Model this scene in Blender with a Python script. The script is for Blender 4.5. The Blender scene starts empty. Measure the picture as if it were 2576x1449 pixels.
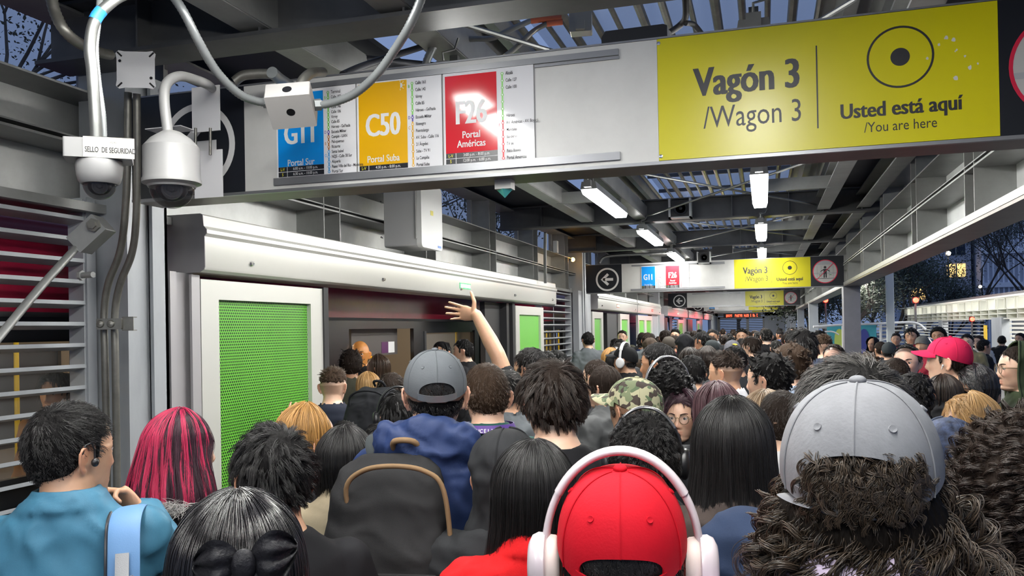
import bpy, bmesh, math, random
import numpy as np
from mathutils import Vector, Matrix, noise as mnoise, kdtree
PI = math.pi
D = bpy.data
C = bpy.context.scene.collection
rnd = random.Random(7)

# ---------------------------------------------------------------- camera, world, exposure
CAM_H = 1.8
F_PX, YAW, PITCH, ROLL, CY = 2130.2, 0.28987, 0.00698, -0.01773, 814.2
def _rot():
    fw = np.array([-math.sin(YAW)*math.cos(PITCH), math.cos(YAW)*math.cos(PITCH), math.sin(PITCH)])
    rt = np.array([math.cos(YAW), math.sin(YAW), 0.0]); dn = np.cross(fw, rt)
    c, s = math.cos(ROLL), math.sin(ROLL)
    return np.array([[c, -s, 0], [s, c, 0], [0, 0, 1]]) @ np.array([rt, dn, fw])
RC = _rot()
def ray(x, y): return RC.T @ np.array([(x-1288)/F_PX, (y-CY)/F_PX, 1.0])
def on_x(x, y, X): r = ray(x, y); return Vector(r*(X/r[0])) + Vector((0, 0, CAM_H))
def on_y(x, y, Y): r = ray(x, y); return Vector(r*(Y/r[1])) + Vector((0, 0, CAM_H))
def at(x, y, d): return Vector(ray(x, y)*d) + Vector((0, 0, CAM_H))

cam_data = D.cameras.new('camera'); cam = D.objects.new('camera', cam_data); C.objects.link(cam)
cam_data.sensor_width = 36; cam_data.sensor_fit = 'HORIZONTAL'; cam_data.lens = F_PX/2576*36
cam_data.shift_y = (CY-724.5)/2576; cam_data.clip_end = 600; cam_data.clip_start = .05
m3 = Matrix((RC[0], -RC[1], -RC[2])).transposed()
cam.matrix_world = Matrix.Translation((0, 0, CAM_H)) @ m3.to_4x4()
bpy.context.scene.camera = cam
vs = bpy.context.scene.view_settings
vs.view_transform = 'Standard'; vs.look = 'None'; vs.gamma = 1; vs.exposure = 0.0; vs.use_curve_mapping = False

world = D.worlds.new('dusk_sky'); bpy.context.scene.world = world; world.use_nodes = True
wn = world.node_tree.nodes; wl = world.node_tree.links
wbg = wn['Background']; wtc = wn.new('ShaderNodeTexCoord'); wsp = wn.new('ShaderNodeSeparateXYZ'); wcr = wn.new('ShaderNodeValToRGB')
wl.new(wtc.outputs['Generated'], wsp.inputs[0]); wl.new(wsp.outputs['Z'], wcr.inputs[0]); wl.new(wcr.outputs[0], wbg.inputs[0])
wcr.color_ramp.elements[0].color = (.12, .17, .30, 1); wcr.color_ramp.elements[1].color = (.17, .24, .43, 1)
wcr.color_ramp.elements[0].position = 0.0; wcr.color_ramp.elements[1].position = .6
wbg.inputs[1].default_value = 1.35

def area(name, loc, size, power, rot=(0, 0, 0), col=(1, 1, 1)):
    l = D.lights.new(name, 'AREA'); l.shape = 'RECTANGLE'; l.size, l.size_y = size; l.energy = power; l.color = col
    o = D.objects.new(name, l); o.location = loc; o.rotation_euler = rot; C.objects.link(o); return o
LAMP_ROWS = [(-1.42, y0) for y0 in (-2.2, .85, 3.75, 7.12, 10.4, 13.75, 17.2, 21.0, 24.5, 30.0, 34.0, 39.0, 45.0, 51.0)] + \
            [(-.02, y0) for y0 in (-2.2, .35, 3.6, 6.95, 10.4, 13.7, 17.2, 21.0, 24.5, 30.0, 34.0, 39.0, 45.0, 51.0)]
LAMP_LEN, LAMP_Z, LAMP_W = 1.72, 3.0, 38.0
for lx, ly in LAMP_ROWS:
    area('lamp_light', (lx, ly+LAMP_LEN/2, LAMP_Z-.062), (.11, LAMP_LEN-.1), LAMP_W*(.58 if (ly < 2 and lx < -1) else .62 if ly < 2 else 1.7 if ly > 16 else 1.0), col=(1, .985, .93))

# ---------------------------------------------------------------- object helpers
def tag(o, label=None, cat=None, group=None, kind=None):
    if label: o['label'] = label
    if cat: o['category'] = cat
    if group: o['group'] = group
    if kind: o['kind'] = kind
    return o
def thing(name, label, cat, loc=(0, 0, 0), rz=0, group=None, kind=None):
    o = D.objects.new(name, None); C.objects.link(o); o.location = loc; o.rotation_euler = (0, 0, rz); o.empty_display_size = .1
    return tag(o, label, cat, group, kind)
def copy_tree(o, parent=None):
    c = o.copy(); C.objects.link(c)
    if parent is not None:
        c.parent = parent; c.matrix_parent_inverse = o.matrix_parent_inverse.copy()
    for ch in CHILDREN.get(o.name, []):
        CHILDREN.setdefault(c.name, []).append(copy_tree(ch, c))
    return c
CHILDREN = {}
def put(o, parent):
    C.objects.link(o)
    if parent is not None:
        o.parent = parent; CHILDREN.setdefault(parent.name, []).append(o)
    return o

class MB:
    def __init__(s): s.v = []; s.f = []; s.m = []; s.mats = []; s.cur = 0
    def mat(s, m):
        if m not in s.mats: s.mats.append(m)
        s.cur = s.mats.index(m); return s
    def add(s, vs_, fs_):
        o = len(s.v); s.v.extend([tuple(v) for v in vs_]); s.f.extend([tuple(i+o for i in f) for f in fs_]); s.m.extend([s.cur]*len(fs_)); return s
    def box(s, x0, x1, y0, y1, z0, z1, M=None):
        vs_ = [Vector((x, y, z)) for x in (x0, x1) for y in (y0, y1) for z in (z0, z1)]
        if M is not None: vs_ = [M @ v for v in vs_]
        return s.add(vs_, [(0, 1, 3, 2), (4, 6, 7, 5), (0, 4, 5, 1), (2, 3, 7, 6), (0, 2, 6, 4), (1, 5, 7, 3)])
    def rbox(s, x0, x1, y0, y1, z0, z1, r=.01, axis='y', n=4, M=None):
        """box with rounded edges along one axis"""
        if axis == 'y': a0, a1, b0, b1, c0, c1 = x0, x1, z0, z1, y0, y1
        elif axis == 'z': a0, a1, b0, b1, c0, c1 = x0, x1, y0, y1, z0, z1
        else: a0, a1, b0, b1, c0, c1 = y0, y1, z0, z1, x0, x1
        pts = []
        for cx, cz, t0 in ((a1-r, b1-r, 0), (a0+r, b1-r, 1), (a0+r, b0+r, 2), (a1-r, b0+r, 3)):
            for k in range(n+1):
                t = (t0+k/n)*PI/2; pts.append((cx+r*math.cos(t), cz+r*math.sin(t)))
        return s.prism(pts, c0, c1, axis, M)
    def prism(s, pts, c0, c1, axis='y', M=None):
        n = len(pts)
        def mk(a, b, c):
            return Vector((a, c, b)) if axis == 'y' else (Vector((a, b, c)) if axis == 'z' else Vector((c, a, b)))
        vs_ = [mk(a, b, c0) for a, b in pts]+[mk(a, b, c1) for a, b in pts]
        if M is not None: vs_ = [M @ v for v in vs_]
        return s.add(vs_, [tuple(range(n)), tuple(range(2*n-1, n-1, -1))]+[(i, i+n, (i+1) % n+n, (i+1) % n) for i in range(n)])
    def tube(s, path, r, n=10, cap=True, closed=False, flat=1.0, up=None):
        """swept tube, r scalar or per point list; flat squeezes the section along the second frame axis"""
        P = [Vector(p) for p in path]; k = len(P); rs = r if isinstance(r, (list, tuple)) else [r]*k
        T = []
        for i in range(k):
            a = P[(i-1) % k] if (closed or i > 0) else P[i]; b = P[(i+1) % k] if (closed or i < k-1) else P[i]
            t = (b-a); T.append(t.normalized() if t.length > 1e-9 else Vector((0, 0, 1)))
        u = Vector(up) if up else (Vector((0, 0, 1)) if abs(T[0].z) < .9 else Vector((1, 0, 0)))
        vs_ = []
        for i in range(k):
            u = (u-T[i]*u.dot(T[i])); u = u.normalized() if u.length > 1e-6 else T[i].orthogonal().normalized(); w = T[i].cross(u)
            for j in range(n):
                a = 2*PI*j/n; vs_.append(P[i]+u*math.cos(a)*rs[i]*flat+w*math.sin(a)*rs[i])
        fs_ = []
        for i in range(k if closed else k-1):
            for j in range(n):
                a, b = i*n+j, i*n+(j+1) % n; c, d = ((i+1) % k)*n+(j+1) % n, ((i+1) % k)*n+j
                fs_.append((a, b, c, d))
        if cap and not closed: fs_ += [tuple(range(n-1, -1, -1)), tuple((k-1)*n+j for j in range(n))]
        return s.add(vs_, fs_)
    def lathe(s, prof, n=24, M=None):
        """profile of (r, z) round the z axis"""
        vs_ = []; k = len(prof)
        for r, z in prof:
            for j in range(n):
                a = 2*PI*j/n; v = Vector((r*math.cos(a), r*math.sin(a), z)); vs_.append(M @ v if M is not None else v)
        fs_ = [(i*n+j, i*n+(j+1) % n, (i+1)*n+(j+1) % n, (i+1)*n+j) for i in range(k-1) for j in range(n)]
        if prof[0][0] > 1e-6: fs_.append(tuple(range(n-1, -1, -1)))
        if prof[-1][0] > 1e-6: fs_.append(tuple((k-1)*n+j for j in range(n)))
        return s.add(vs_, fs_)
    def ell(s, c, r, n=16, m=10, M=None):
        prof = [(math.sin(PI*i/m), -math.cos(PI*i/m)) for i in range(m+1)]
        T = Matrix.Translation(c) @ Matrix.Diagonal((r[0], r[1], r[2], 1))
        if M is not None: T = M @ T
        return s.lathe([(max(a, 1e-7), z) for a, z in prof], n, T)
    def loft(s, rings, cap=True, closed=False):
        n = len(rings[0]); k = len(rings); vs_ = [p for r in rings for p in r]
        fs_ = [(i*n+j, i*n+(j+1) % n, ((i+1) % k)*n+(j+1) % n, ((i+1) % k)*n+j) for i in range(k if closed else k-1) for j in range(n)]
        if cap and not closed: fs_ += [tuple(range(n-1, -1, -1)), tuple((k-1)*n+j for j in range(n))]
        return s.add(vs_, fs_)
    def mesh(s, name, smooth=None):
        me = D.meshes.new(name); me.from_pydata(s.v, [], s.f)
        for mt in s.mats: me.materials.append(mt)
        if len(s.mats) > 1: me.polygons.foreach_set('material_index', s.m)
        bm = bmesh.new(); bm.from_mesh(me); bmesh.ops.recalc_face_normals(bm, faces=bm.faces); bm.to_mesh(me); bm.free()
        if smooth is not None:
            me.polygons.foreach_set('use_smooth', [True]*len(me.polygons))
            if smooth < 180: me.set_sharp_from_angle(angle=math.radians(smooth))
        me.update(); return me
    def build(s, name, m=None, parent=None, smooth=40):
        if m is not None and not s.mats: s.mats = [m]; s.m = [0]*len(s.f)
        return put(D.objects.new(name, s.mesh(name, smooth)), parent)
def struct(name, mb, m, label, cat='structure', smooth=40):
    return tag(mb.build(name, m, None, smooth), label, cat, None, 'structure')

# ---------------------------------------------------------------- materials
MATS = {}
def mat(name, col, rough=.5, metal=0., emit=None, estr=1., bump=0., bscale=40., var=0., vscale=3., spec=None, alpha=None, trans=None, coat=None, stretch=None, sheen=None):
    if name in MATS: return MATS[name]
    m = D.materials.new(name); m.use_nodes = True; nt = m.node_tree; b = nt.nodes['Principled BSDF']
    b.inputs['Base Color'].default_value = (*col, 1); b.inputs['Roughness'].default_value = rough; b.inputs['Metallic'].default_value = metal
    if spec is not None: b.inputs['Specular IOR Level'].default_value = spec
    if emit: b.inputs['Emission Color'].default_value = (*emit, 1); b.inputs['Emission Strength'].default_value = estr
    if alpha is not None: b.inputs['Alpha'].default_value = alpha
    if trans is not None: b.inputs['Transmission Weight'].default_value = trans
    if coat is not None: b.inputs['Coat Weight'].default_value = coat; b.inputs['Coat Roughness'].default_value = .15
    if sheen is not None: b.inputs['Sheen Weight'].default_value = sheen
    if bump or var:
        tc = nt.nodes.new('ShaderNodeTexCoord'); src = tc.outputs['Object']
        if stretch:
            mp = nt.nodes.new('ShaderNodeMapping'); mp.inputs['Scale'].default_value = stretch; nt.links.new(src, mp.inputs[0]); src = mp.outputs[0]
        if bump:
            n = nt.nodes.new('ShaderNodeTexNoise'); n.inputs['Scale'].default_value = bscale; n.inputs['Detail'].default_value = 4
            nt.links.new(src, n.inputs['Vector']); bp = nt.nodes.new('ShaderNodeBump'); bp.inputs['Strength'].default_value = bump; bp.inputs['Distance'].default_value = .01 if bscale < 100 else .0012
            nt.links.new(n.outputs['Fac'], bp.inputs['Height']); nt.links.new(bp.outputs[0], b.inputs['Normal'])
        if var:
            n2 = nt.nodes.new('ShaderNodeTexNoise'); n2.inputs['Scale'].default_value = vscale; n2.inputs['Detail'].default_value = 6; n2.inputs['Roughness'].default_value = .65
            nt.links.new(src, n2.inputs['Vector']); r = nt.nodes.new('ShaderNodeValToRGB')
            r.color_ramp.elements[0].position = .3; r.color_ramp.elements[1].position = .7
            r.color_ramp.elements[0].color = (*[max(0, c*(1-var)) for c in col], 1); r.color_ramp.elements[1].color = (*[min(1, c*(1+var)) for c in col], 1)
            nt.links.new(n2.outputs['Fac'], r.inputs[0]); nt.links.new(r.outputs[0], b.inputs['Base Color'])
    MATS[name] = m; return m
M_STEEL = mat('painted_grey_steel', (.26, .265, .26), .42, .35, var=.22, vscale=2.2, bump=.04, bscale=30)
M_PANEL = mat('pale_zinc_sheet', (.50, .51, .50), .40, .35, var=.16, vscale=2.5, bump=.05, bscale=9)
M_COL = mat('grey_column_paint', (.36, .38, .40), .45, .2, var=.13, vscale=2.5, bump=.03, bscale=20, stretch=(1, 1, .35))
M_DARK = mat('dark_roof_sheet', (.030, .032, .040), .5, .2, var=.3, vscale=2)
M_BEAM = mat('dark_grey_beam', (.10, .102, .106), .45, .35, var=.25, vscale=3, bump=.04, bscale=20)
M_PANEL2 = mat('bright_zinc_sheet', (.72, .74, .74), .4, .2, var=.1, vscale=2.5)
M_COL2 = mat('shaded_column_paint', (.20, .20, .22), .5, .2, var=.12, vscale=2.5)  # darker copy of the column paint, the shade is put into its colour
M_BROWN = mat('dusty_taupe_steel', (.15, .125, .11), .4, .4, var=.25, vscale=3)
M_HEAD = mat('silver_painted_aluminium', (.62, .62, .58), .33, .30, bump=.02, bscale=300)
M_HEADEND = mat('silver_end_cap', (.40, .39, .40), .4, .3)
M_CREAM = mat('off_white_panel', (.60, .60, .58), .38, 0, var=.05, vscale=6)
M_RAIL = mat('grey_aluminium_rail', (.27, .275, .29), .35, .6)
M_WHITE = mat('white_enamel', (.46, .46, .45), .35, 0, var=.04, vscale=8)
M_YEL = mat('yellow_sign_film', (.62, .56, .006), .28, 0, var=.04, vscale=2)
M_BLACKS = mat('black_sign_film', (.011, .013, .019), .30)
M_INK = mat('dark_lettering', (.020, .020, .024), .4)
M_INKW = mat('white_lettering', (.74, .74, .74), .4)
M_INKY = mat('yellow_lettering', (.75, .70, .03), .4)
M_BLUE = mat('route_blue', (.0, .28, .80), .30)
M_ORANGE = mat('route_amber', (.82, .44, .0), .30)
M_RED = mat('route_red', (.72, .03, .045), .10)
M_CARD = mat('white_card', (.80, .80, .82), .20)
M_CAMW = mat('camera_white', (.28, .28, .28), .4)
M_PLATE = mat('white_cover_plate', (.78, .78, .80), .4)
M_CONDUIT = mat('galvanised_conduit', (.22, .225, .22), .42, .85, var=.15, vscale=12)
M_CONDUIT2 = mat('dull_conduit', (.20, .195, .175), .42, .7, var=.25, vscale=9)
M_FLEX = mat('grey_flexible_conduit', (.24, .255, .26), .38, .4)
M_CHROME = mat('chrome', (.75, .75, .75), .12, 1)
M_BLACK = mat('black_plastic', (.012, .012, .014), .35)
M_RUBBER = mat('black_rubber', (.018, .018, .02), .6)
M_GLASSD = mat('smoked_dome', (.02, .02, .025), .05, 0, coat=1)
M_LAMP = mat('lamp_diffuser', (1, 1, 1), .4, 0, emit=(1, .99, .95), estr=42)
M_FLOOR = mat('worn_concrete_floor', (.16, .155, .15), .6, 0, var=.2, vscale=3)
M_ROAD = mat('dark_asphalt', (.05, .05, .055), .8, 0, var=.3, vscale=4)
def glass(name, col, alpha, rough=.05):
    return mat(name, col, rough, 0, alpha=alpha)
M_PANE = glass('dusty_window_glass', (.10, .12, .16), .22, .08)
M_SKYL = glass('skylight_sheet', (.25, .32, .46), .26, .25)
def light_mat(name, col, s): return mat(name, (.02, .02, .02), .5, emit=col, estr=s)
M_REDL = light_mat('red_signal', (1, .02, .01), 30)
M_GREENL = light_mat('green_lit_bar', (.35, 1, .55), 7)
M_WARML = light_mat('warm_lit_window', (1, .62, .22), 1.8)

def text_mb(mb, s, size, x, z, align='LEFT', sx=1.0, bold=0.0, M=None, depth=0.0, shear=0.0):
    """lettering laid out in the x-z plane facing -y, added to mb; M maps it to the sign"""
    cu = D.curves.new('t', 'FONT'); cu.body = s; cu.size = size; cu.align_x = align; cu.offset = min(bold, .006)*size; cu.shear = shear
    cu.resolution_u = 3; o = D.objects.new('t', cu); me = D.meshes.new_from_object(o)
    sh = [0] if bold <= 0 else [-bold*size*.9, 0, bold*size*.9]
    for ks, dx in enumerate(sh):
        vs_ = [Vector((x+v.co.x*sx+dx, -depth-.00025*ks, z+v.co.y)) for v in me.vertices]
        if M is not None: vs_ = [M @ v for v in vs_]
        mb.add(vs_, [tuple(p.vertices) for p in me.polygons])
    D.objects.remove(o); D.meshes.remove(me); D.curves.remove(cu)
def catmull(pts, n=8):
    P = [Vector(p) for p in pts]; out = []
    for i in range(len(P)-1):
        p0, p1, p2, p3 = P[max(i-1, 0)], P[i], P[i+1], P[min(i+2, len(P)-1)]
        for k in range(n):
            t = k/n; out.append(.5*((2*p1)+(p2-p0)*t+(2*p0-5*p1+4*p2-p3)*t*t+(3*p1-p0-3*p2+p3)*t**3))
    out.append(P[-1]); return out
# ================================================================ station shell
YB, YE = -2.5, 58.0
XL, XLB, XR, XRB = -3.1, -3.34, 1.2, 1.44           # girder faces left/right
BAY = 3.647; BEAM_Y = [3.31+BAY*i for i in range(-1, 15)]
Z0, Z1, Z2, Z3 = 2.44, 2.72, 2.98, 3.25
SIGN_Y = [3.3, 14.25, 28.2, 36.9, 43.4]
COLS = [3.45, 14.3, 25.2, 34.0, 43.0, 52.0]

b = MB(); b.box(-3.05, 9.5, YB, YE, -.12, 0); struct('floor', b, M_FLOOR, 'worn grey concrete floor of the station platform', 'floor')
b = MB(); b.box(-70, 120, -20, 260, -1.1, -.95); struct('ground', b, M_ROAD, 'dark asphalt busway beside the platform', 'ground')

def girder(side, xf, xb, Z3):
    s = 1 if xf < xb else -1
    x0, x1 = min(xf, xb), max(xf, xb)
    b = MB()
    for z, t in ((Z0, .016), (Z1, .012), (Z1+.028, .008), (Z2, .010), (Z3, .014)):
        b.box(x0, x1, YB, YE, z-t/2, z+t/2)
    b.box(x0-.0 if s > 0 else x0-.01, x1+.01 if s > 0 else x1, YB, YE, Z0-.035, Z0-.008)
    y = 3.62-1.97*3
    while y < YE-1:
        for yy in (y, y+.245):
            b.box(x0+.004, x1, yy-.005, yy+.005, Z0, Z3)
        y += 1.97
    b.mat(M_STEEL)
    g = struct('wall_%s_girder' % side, b, M_STEEL, 'grey steel lattice girder with shelf-like cells along the %s side' % ('doors' if side == 'left' else 'open'), 'girder')
    b = MB(); b.box(xb-.004*s if s < 0 else xb-.012, xb+.012 if s < 0 else xb+.004, YB, YE, Z0, Z2)
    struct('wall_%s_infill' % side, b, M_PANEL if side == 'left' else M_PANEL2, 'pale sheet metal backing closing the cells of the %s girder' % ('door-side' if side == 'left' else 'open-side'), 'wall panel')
    b = MB(); fr = MB()
    b.box(xb-.003, xb+.003, YB, YE, Z2+.01, Z3-.01)
    y = 3.62-1.97*3+.245
    while y < YE-2:
        for yy in (y+.25, y+1.97-.245-.1): fr.box(x0, x1-.12 if s < 0 else x1, yy-.02, yy+.02, Z2, Z3) if False else fr.box(min(xb, xb+.05*-s), max(xb, xb+.05*-s), yy-.02, yy+.02, Z2, Z3)
        y += 1.97
    w = tag(b.build('window_%s' % ('1' if side == 'left' else '2'), M_PANE), 'narrow high strip of dusty glass above the %s girder' % ('door-side' if side == 'left' else 'open-side'), 'window', None, 'structure')
    fr.build('window_frame', M_STEEL, w)
girder('left', XL, XLB, 3.345); girder('right', XR, XRB, 3.21)
# bottom taupe flange of the right girder
b = MB(); b.box(XR+.004, XRB+.012, YB, YE, Z0-.055, Z0-.036); struct('trim_1', b, M_BROWN, 'taupe underside flange of the open-side girder', 'trim')

# transverse beams
for i, y in enumerate(BEAM_Y):
    b = MB()
    b.box(-3.3, 1.42, y-.105, y+.105, 3.10, 3.118); b.box(-3.3, 1.42, y-.105, y+.105, 3.36, 3.375); b.box(-3.3, 1.42, y-.006, y+.006, 3.11, 3.37)
    for x in (-2.72, -2.08, -1.40, -.35, .3, .68, 1.1): b.box(x-.005, x+.005, y-.10, y+.10, 3.11, 3.365)
    struct('trim_beam', b, M_BEAM, 'dark steel roof beam crossing the platform, ' + ['behind the camera', 'just above the nearest hanging sign', 'hidden behind the nearest sign', 'carrying the square loudspeaker', 'above the second hanging sign'][min(i, 4)] if i < 5 else 'dark steel roof beam crossing far down the platform', 'beam')
# purlins
b = MB()
for x, w in ((-2.12, .07), (-1.45, .07), (.68, .07), (1.12, .07)):
    b.box(x-w, x+w, YB, YE, 3.135, 3.15); b.box(x-.006+w, x+.006+w, YB, YE, 3.14, 3.30); b.box(x-w, x+w, YB, YE, 3.295, 3.31)
struct('trim_purlins', b, M_STEEL, 'long grey purlins running down the roof', 'purlin')
# cross bars between purlins in each bay
b = MB()
for y in BEAM_Y[:-1]:
    for yy in (y+1.85,):
        b.box(-2.1, -1.45, yy-.02, yy+.02, 3.13, 3.25); b.box(.0, .68, yy-.02, yy+.02, 3.13, 3.25)
struct('trim_bridging', b, M_STEEL, 'short grey bridging bars between the purlins', 'bridging')
b = MB()
for y in BEAM_Y[:-1]:
    b.tube([(-1.38, y+.15, 3.19), (.6, y+BAY-.15, 3.19)], .012, 8); b.tube([(.6, y+.15, 3.16), (-1.38, y+BAY-.15, 3.16)], .012, 8)
struct('trim_bracing', b, M_CONDUIT, 'thin crossed bracing rods under the skylight', 'bracing')
# roof
b = MB()
b.box(-3.45, -2.05, YB, YE, 3.40, 3.43); b.box(.75, 1.6, YB, YE, 3.40, 3.43)
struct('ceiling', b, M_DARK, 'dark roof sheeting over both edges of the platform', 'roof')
b = MB()
for (x0, x1) in ((-2.05, -1.40), (.35, .75)):
    n = int(round((x1-x0)/.16)); pts = []
    for k in range(n):
        a = x0+(x1-x0)*k/n; w = (x1-x0)/n
        pts += [(a, 3.62), (a+w*.35, 3.62), (a+w*.5, 3.52), (a+w*.85, 3.52)]
    pts.append((x1, 3.62)); pts = pts+[(p[0], p[1]+.01) for p in reversed(pts)]
    b.prism(pts, YB, YE, 'y')
struct('ceiling_folded', b, M_STEEL, 'folded grey metal roof sheet either side of the skylight', 'roof')
b = MB(); b.box(-1.40, .35, YB, YE, 3.76, 3.77)
w = tag(b.build('window_3', M_SKYL), 'long translucent skylight down the middle of the roof', 'skylight', None, 'structure')
b = MB()
for k in range(13):
    x = -1.36+k*.141; r = (.022, .017, .028)[k % 3]
    b.tube([(x, YB, 3.60+.03*(k % 2)), (x, YE, 3.60+.03*(k % 2))], r, 8, cap=True)
b.build('glazing_bar', M_CONDUIT2, w)
b = MB()
for y in np.arange(YB, YE, 1.2155): b.box(-1.4, .35, y-.02, y+.02, 3.70, 3.745)
b.build('glazing_bar', M_BEAM, w)

# columns
for i, y in enumerate(COLS):
    b = MB()
    x0, x1 = -3.26, -2.98
    b.box(x0, x1, y-.02, y+.0, 0, 3.12); b.box(x1-.02, x1, y, y+.06, 0, 3.12)
    b.box(x1-.055, x1-.035, y+.05, y+.17, 0, 3.12); b.box(x1-.02, x1, y+.16, y+.27, 0, 3.12); b.box(x0, x1, y+.25, y+.27, 0, 3.12)
    b.box(x0, x0+.02, y, y+.26, 0, 3.12)
    struct('wall_left_column', b, M_COL, 'grey painted steel column beside the doors, ' + ['carrying the two bent conduits', 'at the arrow end of the second sign', 'far down the platform'][min(i, 2)], 'column')
    if i != 0 or True:
        b = MB(); b.box(XR, XRB+.005, y-.03, y+.30, 0, 2.44)
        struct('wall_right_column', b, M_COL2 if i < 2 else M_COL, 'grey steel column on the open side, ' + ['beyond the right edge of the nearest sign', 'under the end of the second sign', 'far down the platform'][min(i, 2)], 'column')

# louvre screens on the left
def louvre(y0, y1, x, z0, z1, label, pitch=.1017, mids=()):
    b = MB(); z = z0
    while z < z1:
        b.add([(x, y0, z), (x, y1, z), (x-.085, y1, z-.03), (x-.085, y0, z-.03), (x, y0, z-.018), (x, y1, z-.018), (x-.085, y1, z-.036), (x-.085, y0, z-.036)],
              [(0, 1, 2, 3), (4, 7, 6, 5), (0, 4, 5, 1), (2, 6, 7, 3), (0, 3, 7, 4), (1, 5, 6, 2)])
        z += pitch
    b.box(x-.10, x-.01, y1-.0, y1+.012, 0, z1+.05); b.box(x-.10, x-.01, y0-.012, y0, 0, z1+.05)
    b.box(x-.10, x+.0, y1+.012, y1+.07, 0, z1+.06)
    for ym in mids: b.box(x-.05, x-.042, ym-.006, ym+.006, 0, z1)
    return struct('wall_left_louvre', b, M_COL, label, 'louvre')
louvre(-2.2, 3.34, -3.15, .45, 2.42, 'grey horizontal louvre blades left of the nearest column')
louvre(12.05, 13.93, -3.12, .45, 2.42, 'grey louvre blades between the first door bay and the second column', mids=(12.9,))
louvre(19.5, 20.3, -3.12, .45, 2.1, 'narrow far louvre between the second and third door bays')
louvre(30.3, 33.6, -3.12, .45, 2.1, 'farthest louvre beyond the red-lit headers')

# door headers
def header(y0, y1, label, bar=None, screws=(), glow=None):
    xs = [(-3.145, 2.142), (-2.93, 2.142), (-2.905, 2.155), (-2.90, 2.17), (-2.90, 2.335), (-2.885, 2.352), (-2.885, 2.372), (-2.905, 2.392), (-2.91, 2.45), (-2.92, 2.458), (-3.145, 2.458)]
    t = thing('door_header', label, 'door header', (-2.9, (y0+y1)/2, 2.142), kind='structure')
    M = Matrix.Translation((2.9, -(y0+y1)/2, -2.142))
    b = MB(); b.prism(xs, y0, y1, 'y', M); b.build('casing', M_HEAD, t, 25)
    b = MB(); b.prism([(-3.147, 2.14), (-2.93, 2.14), (-2.90, 2.157), (-2.895, 2.17), (-2.895, 2.335), (-2.88, 2.352), (-2.88, 2.372), (-2.90, 2.392), (-2.905, 2.452), (-2.92, 2.46), (-3.147, 2.46)], y0-.006, y0, 'y', M)
    b.build('end_cap', M_HEADEND, t, 25)
    for y in screws:
        b = MB(); R_ = Matrix.Translation((-2.9+2.9, y-(y0+y1)/2, 2.215-2.142)) @ Matrix.Rotation(PI/2, 4, 'Y')
        b.lathe([(.017, 0), (.017, .006), (.012, .012), (.012, .02), (.004, .02), (.004, .014), (1e-6, .014)], 14, R_); b.build('key_lock', M_CHROME, t)
    if bar:
        y, mt = bar
        b = MB(); b.box(-2.9+2.9, .006, y-.16-(y0+y1)/2, y+.16-(y0+y1)/2, .075, .135); b.build('indicator_frame', mat('green_lens', (.12, .42, .22), .2, emit=(.05, .5, .2), estr=.5) if mt == M_GREENL else mat('red_lens', (.5, .1, .1), .2), t)
        b = MB(); b.box(.005, .010, y-.135-(y0+y1)/2, y+.135-(y0+y1)/2, .09, .122); b.build('indicator_light', mt, t)
    return t
H1 = header(3.92, 12.0, 'long silver header over the open door, green light bar above the raised hand', (8.08, M_GREENL), (4.35, 6.15, 7.95, 9.85, 11.75))
M_GREEND = light_mat('green_door_light', (.3, 1, .5), 6)
M_REDD = light_mat('red_door_light', (1, .05, .04), 6)
header(15.2, 20.2, 'silver header beyond the second column, with a small green light', (17.4, M_GREEND), (15.6, 19.8))
header(20.25, 25.0, 'silver header washed with a faint red light', (23.0, M_REDD), (20.6, 24.6))
header(26.8, 34.0, 'far silver header glowing red past the third column', (30.0, M_GREEND), ())
header(34.5, 42.4, 'farther header glowing strongly red', (37.5, M_REDD), ())
header(43.5, 51.0, 'farthest header glowing red near the end gate', (46.0, M_REDD), ())
for (y, w) in ((23, 3), (29.5, 10), (33.0, 10), (38.5, 22), (46, 25)):
    area('red_door_glow', (-2.35, y, 2.05), (.3, 1.0), w, (0, PI/2+.5, 0), (1, .05, .08))
area('green_door_glow', (-2.72, 8.08, 2.3), (.03, .25), .6, (0, PI/2+PI, 0), (.2, 1, .4))

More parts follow.
